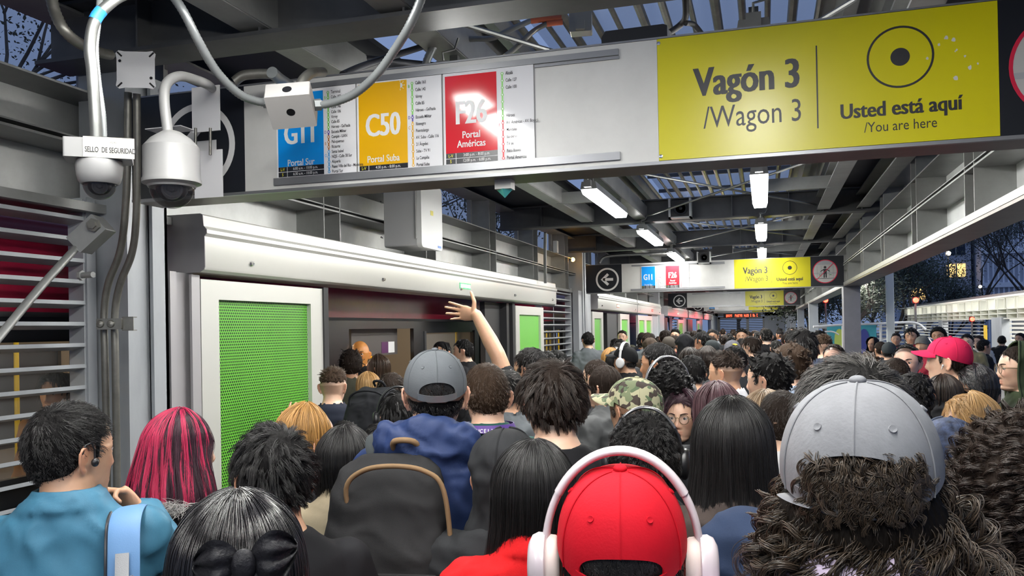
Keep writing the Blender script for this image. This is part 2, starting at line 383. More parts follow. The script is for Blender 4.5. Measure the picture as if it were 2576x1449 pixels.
# green platform doors
def hole_mat():
    m = D.materials.new('green_perforated_sheet'); m.use_nodes = True; nt = m.node_tree; N, L = nt.nodes, nt.links; p = N['Principled BSDF']
    tc = N.new('ShaderNodeTexCoord'); sp = N.new('ShaderNodeSeparateXYZ'); L.new(tc.outputs['Object'], sp.inputs[0])
    def mt(op, a, b_=None, c=None):
        n = N.new('ShaderNodeMath'); n.operation = op
        for i, v in enumerate((a, b_, c)):
            if v is None: continue
            if isinstance(v, (int, float)): n.inputs[i].default_value = v
            else: L.new(v, n.inputs[i])
        return n.outputs[0]
    P = .0195; H = P*.866
    def lattice(oy, oz):
        y = mt('SUBTRACT', mt('FRACT', mt('ADD', mt('DIVIDE', sp.outputs['Y'], P), oy)), .5); z = mt('SUBTRACT', mt('FRACT', mt('ADD', mt('DIVIDE', sp.outputs['Z'], 2*H), oz)), .5)
        y = mt('MULTIPLY', y, P); z = mt('MULTIPLY', z, 2*H)
        return mt('SQRT', mt('ADD', mt('MULTIPLY', y, y), mt('MULTIPLY', z, z)))
    d = mt('MINIMUM', lattice(0, 0), lattice(.5, .5)); a = mt('GREATER_THAN', d, .0066)
    mx = N.new('ShaderNodeMix'); mx.data_type = 'RGBA'; L.new(a, mx.inputs[0]); mx.inputs[6].default_value = (.004, .014, .006, 1)
    nz = N.new('ShaderNodeTexNoise'); nz.inputs['Scale'].default_value = 2.2; L.new(tc.outputs['Object'], nz.inputs['Vector']); cr = N.new('ShaderNodeValToRGB'); L.new(nz.outputs['Fac'], cr.inputs[0])
    cr.color_ramp.elements[0].color = (.11, .40, .035, 1); cr.color_ramp.elements[1].color = (.18, .56, .06, 1); L.new(cr.outputs[0], mx.inputs[7]); L.new(mx.outputs[2], p.inputs['Base Color'])
    p.inputs['Roughness'].default_value = .35; return m
M_HOLES = hole_mat(); M_GREEN = mat('green_door_sheet', (.14, .46, .06), .4, bump=.1, bscale=200)
def leaf(y0, y1, label, m, bd=.155, z1=2.10, top=.12, n=1):
    t = thing('door_%d' % n, label, 'door', (-2.98, (y0+y1)/2, 0), kind='structure'); yc = (y0+y1)/2; a, c = y0-yc, y1-yc
    b = MB(); b.box(-.055, 0, a, a+bd, .02, z1); b.box(-.055, 0, c-bd*1.0, c, .02, z1); b.box(-.055, 0, a+bd, c-bd, z1-top, z1); b.box(-.055, 0, a+bd, c-bd, .02, .12)
    b.build('door_frame', M_HEAD, t)
    b = MB(); b.box(-.045, -.03, a+bd, c-bd, .12, z1-top); b.build('perforated_panel', m, t)
    return t
d1 = leaf(3.99, 5.33, 'near platform door leaf with a green perforated panel and a pale frame', M_HOLES, .16, 2.11, .11, 1)
b = MB(); b.box(-.075, .012, .67, .735, .02, 2.12); b.build('rubber_edge', M_RUBBER, d1)
b = MB(); b.box(-3.12, -3.02, 3.80, 3.98, 0, 2.14); b.box(-3.0, -2.99, 3.75, 3.80, 0, 2.14); b.box(-2.99, -2.975, 3.905, 3.975, 0, 2.13)
struct('trim_2', b, M_HEADEND, 'grey jamb between the first column and the near green door', 'door jamb')
leaf(10.16, 11.55, 'narrow-looking green door leaf past the raised arm', M_GREEN, .17, 2.10, .11, 2)
b = MB(); b.box(-3.12, -3.02, 9.9, 10.0, 0, 2.13); b.box(-3.1, -2.99, 10.06, 10.16, 0, 2.13); b.box(-3.16, -3.1, 9.3, 9.9, 0, 2.13); struct('trim_3', b, M_RUBBER, 'black rubber seals at the far edge of the open doorway', 'door seal')
for k, (a, c) in enumerate(((15.08, 16.15), (18.15, 19.45), (20.85, 22.2), (22.2, 23.6))):
    leaf(a, c, ['green door leaf just beyond the second column', 'second green leaf of the far open door', 'left leaf of the closed far green pair', 'right leaf of the closed far green pair'][k], M_GREEN, .2, 2.1, .12, 3+k)
for k, (a, c) in enumerate(((31.0, 33.0), (40.0, 41.5))):
    leaf(a, c, ['small green leaf under the red-lit header', 'tiny green leaf near the end gate'][k], M_GREEN, .2, 2.05, .12, 7+k)
b = MB(); b.box(-3.1, -3.0, 23.62, 26.7, 0, 2.2); b.box(-3.1, -3.0, 33.1, 34.3, 0, 2.2); b.box(-3.1, -3.0, 41.6, 43.6, 0, 2.2); b.box(-3.1, -3.0, 51, 58, 0, 2.44)
b.box(-3.1, -3.0, 14.0, 15.05, 0, 2.44)
struct('wall_left', b, M_COL, 'flat grey wall sheets between the far door bays', 'wall')
b = MB(); b.box(-3.12, -3.04, 16.9, 18.1, 0, 2.1); b.box(-3.12, -3.04, 27.0, 28.0, 0, 2.1); b.box(-3.12, -3.04, 35.5, 38.0, 0, 2.1)
struct('trim_4', b, M_RUBBER, 'dark seals of the far open doorways', 'door seal')

# end of the platform: gate
t = thing('door_9', 'wide dark slatted gate closing the far end of the platform', 'gate', (-1.1, 57.6, 0), kind='structure')
b = MB()
for z in np.arange(.2, 2.25, .11): b.box(-1.75, 1.0, -.02, .02, z, z+.055)
b.build('slat_panel', M_BEAM, t)
b = MB(); b.box(-1.85, -1.72, -.04, .04, 0, 2.35); b.box(.98, 1.1, -.04, .04, 0, 2.35); b.box(-.05, .12, -.04, .04, 0, 2.3); b.box(-1.85, 1.1, -.04, .04, 2.25, 2.4); b.build('gate_frame', M_STEEL, t)
b = MB(); b.box(-3.3, -2.95, 57.4, 57.7, 0, 3.2); b.box(.0, 1.3, 57.4, 57.7, 0, 3.2); b.box(-3.3, 1.3, 57.4, 57.7, 2.42, 3.4); struct('wall_back', b, M_COL, 'pale wall round the far end gate', 'wall')
# ================================================================ hanging signs
def sheet(mb, x0, x1, z0, z1, y, t=.0008): mb.box(x0, x1, y-t, y, z0, z1)
def disc(mb, x, z, r, y, r0=0, n=48, t=.0006):
    if r0 == 0: mb.prism([(x+r*math.cos(2*PI*i/n), z+r*math.sin(2*PI*i/n)) for i in range(n)], y-t, y, 'y')
    else:
        o = [Vector((x+a*math.cos(2*PI*i/n), yy, z+a*math.sin(2*PI*i/n))) for yy in (y-t, y) for a in (r0, r) for i in range(n)]
        f = []
        for i in range(n):
            j = (i+1) % n; f += [(i, j, n+j, n+i), (2*n+i, 3*n+i, 3*n+j, 2*n+j), (n+i, n+j, 3*n+j, 3*n+i), (i, 2*n+i, 2*n+j, j)]
        mb.add(o, f)
CG, CV, CN, CA, CR2, CB2 = (mat('line_green', (.22, .62, .12), .4), mat('line_violet', (.12, .08, .38), .4), mat('line_brown', (.52, .22, .07), .4), mat('line_amber', (.82, .45, .03), .4), mat('line_red', (.72, .03, .05), .4), mat('line_blue', (.10, .42, .80), .4))
G11 = dict(code='G11', col=M_BLUE, names=['Portal Sur'], nz=[2.535], cz=2.632, times=[('L-V', '6:00 a.m. - 10:00 p.m.'), ('S', '6:30 a.m. - 10:00 p.m.')],
    stops=['*Terminal', 'Calle 187', '', 'Calle 146', 'Calle 106', 'Virrey', 'Calle 85', "Héroes - Gel'hada", 'Escuela Militar', 'Campin - UAN', 'Paloquemao', 'Ricaurte', 'Santa Isabel', 'NQS - Calle 30 Sur', 'Alquería', 'Paseo Villa del Río - Madelena', '*Portal Sur'],
    segs=[(0, 8, CG), (8, 9, CV), (9, 12, CN), (12, 17, CB2)], side=[('B', 1, CG), ('D', 8, CV), ('E', 10.3, CN), ('G', 12.7, CB2)], black=True)
C50 = dict(code='C50', col=M_ORANGE, names=['Portal Suba'], nz=[2.522], cz=2.634, times=[('L-V', '4:30 p.m. - 8:00 p.m.')],
    stops=['*Calle 161', 'Calle 142', 'Virrey', 'Calle 85', "Héroes - Gel'hada", 'Escuela Militar', 'Rionegro', 'Puentelargo', 'AV. Suba - Calle 116', '21 Ángeles', 'Suba - TV 91', 'La Campiña', '*Portal Suba'],
    segs=[(0, 5, CG), (5, 6, CV), (6, 13, CA)], side=[('B', .4, CG), ('D', 5, CV), ('C', 6.5, CA)], sun=True)
F26 = dict(code='F26', col=M_RED, names=['Portal', 'Américas'], nz=[2.592, 2.555], cz=2.652, times=[('L-V', '3:00 p.m. - 8:00 p.m.'), ('S', '12:00 p.m. - 6:00 p.m.')],
    stops=['*Alcalá', 'Calle 127', 'Calle 100', '', '', '', 'Héroes', 'AV. Américas - AV. Boyacá', 'Mandalay', 'Banderas', 'TV 86', 'Patio Bonito', '*Portal Américas'],
    segs=[(0, 7, CG), (7, 13, CR2)], side=[('F', 7.3, CR2)])
M_CARDG = mat('glossy_route_card', (.80, .80, .82), .09)
def card(cx, spec, X0, Y, dz, label, grp, detail=True):
    """cx: left edge in sign coordinates"""
    w, z0, z1 = .388, 2.484, 2.865
    t = thing('route_card', label, 'route card', (X0+cx, Y-.012, dz+2.484), 0, grp)
    M = Matrix.Translation((-cx, 0, -2.484)) @ Matrix.Identity(4)
    b = MB(); b.box(cx, cx+w, -.002, .0, z0, z1, M); b.build('card', M_CARDG if spec['code'] == 'F26' and Y < 5 else M_CARD, t)
    nt = len(spec['times']); zb = z0+.003+.023*nt
    b = MB(); b.box(cx+.008, cx+.232, -.003, -.002, zb, z1-.012 if not spec.get('sun') else z1-.006, M); b.build('colour_field', spec['col'], t)
    b = MB()
    for k in range(nt):
        za = zb-.023*(k+1)+.002; b.box(cx+.008, cx+.05, -.003, -.002, za, za+.0205, M); b.box(cx+.053, cx+.232, -.003, -.002, za, za+.0205, M)
    b.build('timetable_strip', M_BLACKS, t)
    M2 = M @ Matrix.Translation((0, -.0036, 0))
    b = MB().mat(M_INKW)
    text_mb(b, spec['code'], .135, cx+.120, spec['cz'], 'CENTER', .70, .030, M2)
    for s, z in zip(spec['names'], spec['nz']): text_mb(b, s, .041, cx+.120, z, 'CENTER', .80, .014, M2)
    for k, (a, c) in enumerate(spec['times']):
        za = zb-.023*(k+1)+.006; b.mat(M_INKW); text_mb(b, c, .0175, cx+.142, za+.001, 'CENTER', .80, .01, M2); b.mat(M_INKY); text_mb(b, a, .0185, cx+.029, za, 'CENTER', .8, .015, M2)
    b.mat(M_INKW)
    if spec.get('sun'):
        b.prism([(cx+.203+.011*math.sin(a*PI/8), 2.838+.011*math.cos(a*PI/8)) for a in range(9)], -.0036, -.003, 'y', M)
        for a in range(5):
            t_ = a*PI/4; R_ = Matrix.Translation((cx+.203, -.0033, 2.838)) @ Matrix.Rotation(t_, 4, 'Y'); b.box(-.0012, .0012, -.0003, .0003, .014, .021, M @ R_)
    b.build('lettering', None, t)
    if detail:
        b = MB(); n = len(spec['stops']); zt, ze = z1-.024, z0+.013; st = (zt-ze)/(n-1); lx = cx+.2565
        for a, c, m in spec['segs']:
            b.mat(m); za = zt-st*(a-.4) if a > 0 else zt; zc = zt-st*(c-.4) if c < n else ze
            b.box(lx-.0032, lx+.0032, -.0028, -.002, zc-st*.0, za, M)
            for k in range(a, c): disc_m(b, lx, zt-st*k, .0062, M)
        b.mat(M_CARD)
        for k in range(n): disc_m(b, lx, zt-st*k, .0032, M, .0034)
        b.mat(M_INK)
        for k, s in enumerate(spec['stops']):
            if s: text_mb(b, s.strip('*'), .0185 if s[0] != '*' else .0195, cx+.271, zt-st*k-.006, 'LEFT', .66, .012 if (s[0] == '*' or spec.get('black')) else .003, M2)
        for s, k, m in spec['side']: b.mat(m); text_mb(b, s, .018, cx+.242, zt-st*k-.006, 'CENTER', .8, .01, M2)
        b.build('stop_list', None, t)
    return t
def disc_m(b, x, z, r, M, y=.003):
    b.prism([(x+r*math.cos(2*PI*i/14), z+r*math.sin(2*PI*i/14)) for i in range(14)], -y-.0002, -y+.0004, 'y', M)

def sign(k, Y, X0, dz, cards, label, detail=True):
    t = thing('overhead_sign', label, 'sign', (X0, Y, dz), kind='thing')
    zb, zt = 2.44, 2.912
    b = MB(); b.box(-2.83, 1.29, .004, .20, zb-.012, zt+.006); b.box(-2.83, 1.29, -.006, .01, zb-.012, zb-.003); b.build('support_box', M_BROWN, t)
    b = MB(); b.box(-2.2195, -.379, -.004, .004, zb, zt); b.build('white_panel', M_CREAM, t)
    b = MB(); b.box(-2.83, 1.29, -.008, .012, zb-.0135, zb-.0005); b.box(-2.83, 1.29, -.006, .02, zt+.001, zt+.008); b.build('edge_strip', M_RAIL, t)
    b = MB(); b.box(-2.83, -2.2205, -.004, .004, zb, zt); b.build('arrow_panel', M_BLACKS, t)
    a = MB(); cx, cz = -2.466, 2.662
    disc(a, cx, cz, .197, -.0045, .167)
    s = .95
    for pts in ([(-.118, 0), (.0, .112), (.032, .08), (.018, .066), (-.05, 0)], [(-.118, 0), (-.05, 0), (.018, -.066), (.032, -.08), (.0, -.112)], [(-.075, .024), (.105, .024), (.105, -.024), (-.075, -.024)]):
        a.prism([(cx+p[0]*s, cz+p[1]*s) for p in pts], -.0052, -.0045, 'y')
    a.build('arrow_symbol', M_INKW, t)
    b = MB(); b.box(-.378, .795, -.0045, .004, zb+.002, zt); b.build('yellow_panel', M_YEL, t)
    M2 = Matrix.Translation((0, -.0052, 0)); b = MB()
    text_mb(b, 'Vagón 3', .152, .145, 2.678, 'RIGHT', .77, .030, M2); text_mb(b, '/Wagon 3', .118, .150, 2.552, 'RIGHT', .76, 0, M2)
    text_mb(b, 'Usted está aquí', .0765, .478, 2.545, 'CENTER', .84, .028, M2); text_mb(b, '/You are here', .052, .478, 2.489, 'CENTER', .82, 0, M2)
    b.box(.1985, .2035, -.0056, -.0046, 2.518, 2.822); disc(b, .482, 2.75, .111, -.0048, .1035); disc(b, .482, 2.75, .032, -.0048)
    b.build('lettering', M_INK, t)
    b = MB(); b.box(.796, 1.29, -.004, .004, zb, zt); b.build('prohibition_panel', M_BLACKS, t)
    b = MB(); cx, cz, R_ = 1.012, 2.672, .187
    b.mat(M_WHITE); disc(b, cx, cz, R_*.97, -.0044)
    b.mat(mat('pictogram_grey', (.36, .37, .40), .4)); 
    def seg(z0, z1, y=-.0052):
        pts = []
        for z, sg in [(z0+(z1-z0)*i/8, 1) for i in range(9)]+[(z1+(z0-z1)*i/8, -1) for i in range(9)]:
            pts.append((cx+sg*math.sqrt(max(0, (R_*.95)**2-z*z)), cz+z))
        b.prism(pts, y-.0003, y, 'y')
    seg(.105, R_*.93); seg(-.04, -.018)
    b.mat(M_INK); seg(-.115, -.108)
    for x in (-.12, -.06, .06, .12): b.box(cx+x-.001, cx+x+.001, -.0056, -.0052, cz-.1, cz+.09)
    b.mat(mat('pictogram_green', (.02, .25, .06), .4)); b.box(cx-.095, cx-.065, -.0058, -.0053, cz-.058, cz-.05); b.box(cx+.065, cx+.095, -.0058, -.0053, cz-.058, cz-.05)
    b.mat(M_INK); disc(b, cx, cz+.065, .02, -.0056)
    for pts in ([(-.024, .04), (.024, .04), (.024, -.10), (.006, -.10), (.004, -.04), (-.004, -.04), (-.006, -.10), (-.024, -.10)], [(-.02, .04), (-.024, .02), (-.072, -.008), (-.07, .006)], [(.02, .04), (.024, .02), (.072, -.008), (.07, .006)]):
        b.prism([(cx+p[0], cz+p[1]) for p in pts], -.0062, -.0056, 'y')
    b.mat(mat('prohibition_red', (.60, .01, .05), .4)); disc(b, cx, cz, R_, -.0056, R_*.93)
    b.box(-R_*.96, R_*.96, -.0003, .0003, -.005, .005, Matrix.Translation((cx, -.0066, cz)) @ Matrix.Rotation(-PI/4, 4, 'Y'))
    b.build('pictogram', None, t)
    b = MB(); b.box(-2.07 if not k == 0 else -2.068, -.528, -.016, -.004, 2.456, 2.487); b.box(-2.05, -.527, -.016, -.004, 2.866, 2.890); b.box(-.868, -.525, -.012, -.004, 2.852, 2.863)
    b.build('card_rail', M_RAIL, t)
    if k == 0:
        b = MB()
        for x, z in ((-.372, 2.895), (-.371, 2.458)):
            b.lathe([(.008, 0), (.007, .003), (1e-6, .004)], 12, Matrix.Translation((x, -.005, z)) @ Matrix.Rotation(PI/2, 4, 'X'))
        b.build('screw', M_CHROME, t)
        b = MB(); r3 = random.Random(3)
        for (x, z, s) in ((.608, 2.78, .010), (.632, 2.80, .012), (.655, 2.79, .012), (.665, 2.755, .006), (.69, 2.73, .007), (.705, 2.69, .012), (.73, 2.70, .007), (.66, 2.655, .014), (.57, 2.735, .009), (.66, 2.75, .005)):
            b.prism([(x+s*r3.uniform(.3, .7)*math.cos(2*PI*i/7), z+s*r3.uniform(.3, .9)*math.sin(2*PI*i/7)) for i in range(7)], -.0052, -.0046, 'y')
        b.build('scuff_mark', M_CREAM, t)
    return t
sign(0, SIGN_Y[0], 0, 0, None, 'nearest and largest hanging sign, yellow Vagón 3 panel with scuffs beside the circle')
g = 'route cards on the nearest sign'
card(-2.050, G11, 0, SIGN_Y[0], 0, 'blue G11 Portal Sur card partly covered by the junction box', g)
card(-1.656, C50, 0, SIGN_Y[0], 0, 'amber C50 Portal Suba card in the middle of three', g)
card(-1.260, F26, 0, SIGN_Y[0], 0, 'red F26 Portal Américas card with a bright glare on it', g)
b = MB(); b.box(-1.66, -1.658, SIGN_Y[0]-.018, SIGN_Y[0]-.005, 2.487, 2.866); b.box(-1.266, -1.264, SIGN_Y[0]-.018, SIGN_Y[0]-.005, 2.487, 2.866)
sign(1, SIGN_Y[1], -.08, -.04, None, 'second hanging sign with two small route cards, above the crowd')
g = 'route cards on the second sign'
card(-1.89, G11, -.08, SIGN_Y[1], -.04, 'small distant blue G11 card on the second sign', g)
card(-1.49, F26, -.08, SIGN_Y[1], -.04, 'small distant red F26 card on the second sign', g)
sign(2, SIGN_Y[2], -.20, -.02, None, 'third hanging sign directly below the second, with an empty card area')
sign(3, SIGN_Y[3], -.25, .0, None, 'fourth hanging sign mostly hidden, with one blue card')
card(-2.0, G11, -.25, SIGN_Y[3], 0, 'tiny blue route card at the left of the fourth sign', 'route cards far away', False)
sign(4, SIGN_Y[4], -.20, .0, None, 'farthest hanging sign just above the red display')
# red running-text display
t = thing('led_display', 'red running-text display hanging under the farthest sign', 'display', (-1.2, 50, 2.36))
b = MB(); b.box(-1.05, 1.0, 0, .1, -.11, .13); b.build('case', M_BLACK, t)
b = MB(); r3 = random.Random(5); x = -.9
while x < .85:
    if r3.random() > .16:
        for z in (-.07, -.03, .01, .05):
            if r3.random() > .25: b.box(x, x+.045, -.01, 0, z, z+.03)
        b.box(x, x+.012, -.01, 0, -.07, .08)
    x += .07
b.build('lit_text', light_mat('led_red', (1, .05, .02), 8), t)
# ================================================================ lamps, cameras, conduits, boxes
def lamp(x, y, label, grp):
    t = thing('ceiling_lamp', label, 'lamp', (x, y+LAMP_LEN/2, LAMP_Z), 0, grp); h = LAMP_LEN/2
    b = MB(); b.prism([(-.072, -.01), (-.06, .055), (.06, .055), (.072, -.01)], -h, h, 'y'); b.box(-.03, .03, -h-.06, -h, -.0, .06); b.build('housing', M_STEEL, t)
    b = MB(); b.prism([(-.068, -.011), (-.055, -.05), (.055, -.05), (.068, -.011)], -h+.02, h-.02, 'y'); b.build('diffuser', M_LAMP, t)
    b = MB(); b.tube([(0, -h-.03, .05), (0, -h-.05, .1), (.05, -h-.02, .12), (.07, -h-.02, .17)], .006, 6); b.box(-.02, .02, -h+.1, -h+.14, .055, .14); b.box(-.02, .02, h-.14, h-.1, .055, .14); b.build('hanger', M_CONDUIT, t)
    return t
for i, (lx, ly) in enumerate(LAMP_ROWS):
    if ly > 26: continue
    row = 'over the doors side' if lx < -1 else 'along the middle of the roof'
    pos = {True: 'behind the camera'}.get(ly < 0, None) or ('in front of the nearest sign' if ly < 3 else 'hidden above the nearest sign' if ly < 5 else 'first one seen below the nearest sign' if ly < 9 else 'second one seen below the nearest sign' if ly < 12 else 'just above the second sign' if ly < 15 else 'deep in the station')
    if ly > 16: pos = {17.2: 'just past the second sign', 21.0: 'midway between the second and third signs', 24.5: 'shortly before the third sign'}[ly]
    lamp(lx, ly, 'glowing tube lamp %s, %s' % (row, pos), 'tube lamps under the roof')

def dome_camera(loc, r, label, mount):
    t = thing('security_camera', label, 'security camera', loc)
    b = MB()
    if mount == 'box': b.lathe([(r*.5, .022), (r*.98, .020), (r*1.02, .008), (r*.98, -.018), (r*.90, -.036), (r*.80, -.043)], 32)
    else: b.lathe([(.02, .17), (r*.35, .165), (r*.72, .14), (r*.98, .11), (r*.99, .0), (r*1.03, -.008), (r*1.03, -.02), (r*.85, -.028), (r*.82, -.035)], 40)
    b.build('housing', M_CAMW, t)
    b = MB(); zz = -.043 if mount == 'box' else -.033; rr = r*(.72 if mount == 'box' else .78)
    b.lathe([(rr*math.cos(a*PI/16), zz-rr*math.sin(a*PI/16)) for a in range(0, 8)]+[(1e-6, zz-rr)], 32); b.build('dome', glass('clear_dome', (.02, .02, .025), .5, .03), t)
    b = MB(); d = (Vector((0, 0, CAM_H))-Vector(loc)).normalized(); Q = Matrix.Translation((0, 0, zz-.005)) @ d.to_track_quat('Z', 'Y').to_matrix().to_4x4()
    b.ell((0, 0, zz-.004), (rr*.72, rr*.72, rr*.62), 20, 10); e = b.build('camera_eye', M_BLACK, t)
    b = MB(); b.lathe([(rr*.5, rr*.5), (rr*.46, rr*.74), (rr*.36, rr*.74), (rr*.34, rr*.66), (rr*.12, rr*.66), (rr*.1, rr*.7), (1e-6, rr*.7)], 24, Q); b.build('lens', mat('lens_ring', (.05, .05, .055), .25), t)
    return t
# left camera with the sealed box
p = at(250, 425, 2.35)
c1 = dome_camera(tuple(p), .060, 'small dome camera under a torn paper-sealed box, leftmost of the two', 'box')
M = Matrix.Rotation(math.radians(38), 4, 'Z')
b = MB(); b.rbox(-.085, .085, -.05, .05, .022, .075, .006, 'z', M=M); b.build('mount_box', M_CAMW, c1)
lb = MB(); lb.box(-.035, .092, -.0535, -.0505, .022, .078, M); lb.add([M @ Vector(v) for v in [(-.035, -.054, .078), (.09, -.054, .080), (.06, -.02, .0815), (-.03, -.03, .0815)]], [(0, 1, 2, 3)]); s_ = lb.build('paper_seal', mat('worn_paper', (.58, .57, .52), .8, var=.15, vscale=30), c1)
lb = MB(); text_mb(lb, 'SELLO  DE SEGURIDAD', .0205, -.031, .036, 'LEFT', .60, .012, M @ Matrix.Translation((0, -.0541, 0))); text_mb(lb, 'VIGIAS', .007, .03, .062, 'LEFT', .8, 0, M @ Matrix.Translation((0, -.0541, 0))); lb.build('seal_lettering', M_INK, s_)
def conduit(name, pts, r, m, label, cat='conduit', seg=8, ridged=False, n=10, group=None):
    P = catmull(pts, seg); b = MB()
    if ridged:
        L = [0]
        for i in range(1, len(P)): L.append(L[-1]+(P[i]-P[i-1]).length)
        N_ = int(L[-1]/(r*.42)); Q = []; rs = []; j = 0
        for i in range(N_+1):
            d = L[-1]*i/N_
            while j < len(L)-2 and L[j+1] < d: j += 1
            f = (d-L[j])/max(1e-6, L[j+1]-L[j]); Q.append(P[j].lerp(P[j+1], min(1, f))); rs.append(r*(1.0 if i % 2 else .90))
        b.tube(Q, rs, n)
    else: b.tube(P, r, n)
    return tag(b.build(name, m, None, 60), label, cat, group)
q = lambda x, y, d: tuple(at(x, y, d))
conduit('rigid_conduit', [q(243, 372, 2.35), q(240, 300, 2.35), q(232, 180, 2.36), q(226, 120, 2.37), q(240, 50, 2.38), q(285, 2, 2.42), q(340, -30, 2.5), q(400, -90, 2.7)], .0155, M_CONDUIT, 'shiny rigid conduit with a blue tape ring holding the left dome camera', n=16)
b = MB(); P = catmull([q(238, 52, 2.38), q(246, 38, 2.385), q(256, 26, 2.39)], 3); b.tube(P, .0172, 16, cap=False); b.build('blue_tape', mat('blue_tape', (.02, .22, .62), .5), D.objects['rigid_conduit'])
conduit('flexible_conduit', [q(262, 370, 2.38), q(258, 290, 2.38), q(246, 200, 2.40), q(240, 120, 2.42), q(246, 60, 2.44), q(252, -10, 2.5)], .0095, M_FLEX, 'thin ribbed conduit taped alongside the shiny rigid one', ridged=True)
conduit('flexible_conduit', [q(125, -30, 2.9), q(138, 30, 2.9), q(165, 80, 2.9), q(205, 112, 3.0), q(255, 133, 3.2), q(278, 138, 3.3)], .020, M_CONDUIT2, 'thick dark ribbed conduit crossing the window at the upper left', ridged=True)
# square junction box plate and two conduits down the column
jc = at(342, 176, 3.55); t = thing('junction_box', 'square white cover plate with notched corners above two conduits', 'junction box', tuple(jc), math.radians(24))
b = MB(); b.rbox(-.058, .062, 0, .05, -.062, .058, .01, 'y'); b.build('back_box', M_STEEL, t)
b = MB(); s = .080; c_ = .022
pts = [(-s, -s+.012), (-s+.012, -s), (-s+.035, -s+.004), (s-.035, -s+.004), (s-.012, -s), (s, -s+.012), (s-.004, -s+.035), (s-.004, s-.035), (s, s-.012), (s-.012, s), (s-.035, s-.004), (-s+.035, s-.004), (-s+.012, s), (-s, s-.012), (-s+.004, s-.035), (-s+.004, -s+.035)]
b.prism(pts, -.004, 0, 'y'); b.build('cover_plate', M_PLATE, t)
b = MB()
for sx in (-1, 1):
    for sz in (-1, 1):
        b.box(-.013, .013, -.0045, -.0035, -.0035, .0035, Matrix.Translation((sx*(s-.016), 0, sz*(s-.016))) @ Matrix.Rotation(-sx*sz*PI/4, 4, 'Y'))
b.build('corner_slot', M_BLACK, t)
b = MB()
for x, z in ((-.062, .035), (.062, -.035)): b.lathe([(.008, 0), (.006, .004), (1e-6, .004)], 12, Matrix.Translation((x, -.004, z)) @ Matrix.Rotation(PI/2, 4, 'X'))
b.build('screw', M_CHROME, t)
conduit('rigid_conduit', [q(322, 232, 3.7), q(320, 420, 3.75), q(313, 560, 3.8), q(300, 640, 3.85), q(272, 715, 3.88), q(262, 790, 3.9), q(264, 900, 3.9), q(268, 1100, 3.92), q(273, 1449, 3.95), q(277, 1700, 4.0)], .0165, M_CONDUIT2, 'left of the two parallel bent conduits running down the column', n=14)
conduit('rigid_conduit', [q(344, 236, 3.7), q(345, 420, 3.75), q(342, 560, 3.8), q(331, 640, 3.85), q(302, 715, 3.88), q(289, 790, 3.9), q(290, 900, 3.9), q(293, 1100, 3.92), q(297, 1449, 3.95), q(301, 1700, 4.0)], .0165, M_CONDUIT2, 'right of the two parallel bent conduits running down the column', n=14)
cp = at(278, 815, 3.86); t = thing('pipe_clamp', 'dark double clamp fixing the bent conduits to the column', 'clamp', tuple(cp), math.radians(22))
b = MB(); b.rbox(-.055, .055, -.02, .0, -.025, .025, .005, 'y'); b.box(.05, .10, .0, .006, -.03, .03); b.box(.05, .10, .0, .05, -.032, -.028); b.box(.05, .10, .0, .05, .028, .032); b.build('bracket', M_CONDUIT2, t)
b = MB()
for x in (-.038, .008): b.lathe([(.018, 0), (.014, .008), (1e-6, .011)], 16, Matrix.Translation((x, -.02, 0)) @ Matrix.Rotation(PI/2, 4, 'X'))
b.build('bolt_head', M_CONDUIT2, t)
# dome camera on the white gooseneck
p2 = at(432, 448, 3.05); c2 = dome_camera(tuple(p2), .099, 'large white dome camera on a curved gooseneck arm before the black arrow', 'neck')
w_ = lambda x, y, d: Vector(at(x, y, d))-p2
b = MB(); b.tube(catmull([w_(428, 392, 3.05), w_(422, 330, 3.05), w_(413, 250, 3.06), w_(420, 210, 3.08), w_(450, 192, 3.12), w_(490, 200, 3.2), w_(522, 213, 3.3), on_y(533, 222, 3.185)-p2], 8), .0185, 16); b.build('gooseneck', M_CAMW, c2)
t = thing('sign_bracket', 'white folded bracket with two bolts fixing the nearest sign beside the gooseneck', 'bracket', (-2.49, 3.2, 2.44))
def bx(mb, x0, y0, x1, y1, Y, th): 
    a, c = on_y(x0, y0, Y), on_y(x1, y1, Y); mb.box(a.x+2.49, c.x+2.49, Y-3.2-th, Y-3.2, min(a.z, c.z)-2.44, max(a.z, c.z)-2.44)
b = MB(); bx(b, 484, 222, 555, 328, 3.2, .006); a = on_y(484, 328, 3.2); b.box(-.10, .085, -.10, .0, a.z-2.44-.004, a.z-2.44); bx(b, 490, 382, 562, 495, 3.2, .006); a = on_y(490, 382, 3.2); b.box(-.11, .085, -.10, .0, a.z-2.44, a.z-2.44+.004); b.build('plate', M_PLATE, t)
b = MB()
for x in (492, 529): a, c = on_y(x, 322, 3.15), on_y(x, 390, 3.15); b.tube([(a.x+2.49, -.05, a.z-2.44), (c.x+2.49, -.05, c.z-2.44)], .006, 10)
b.build('threaded_rod', M_CONDUIT2, t)
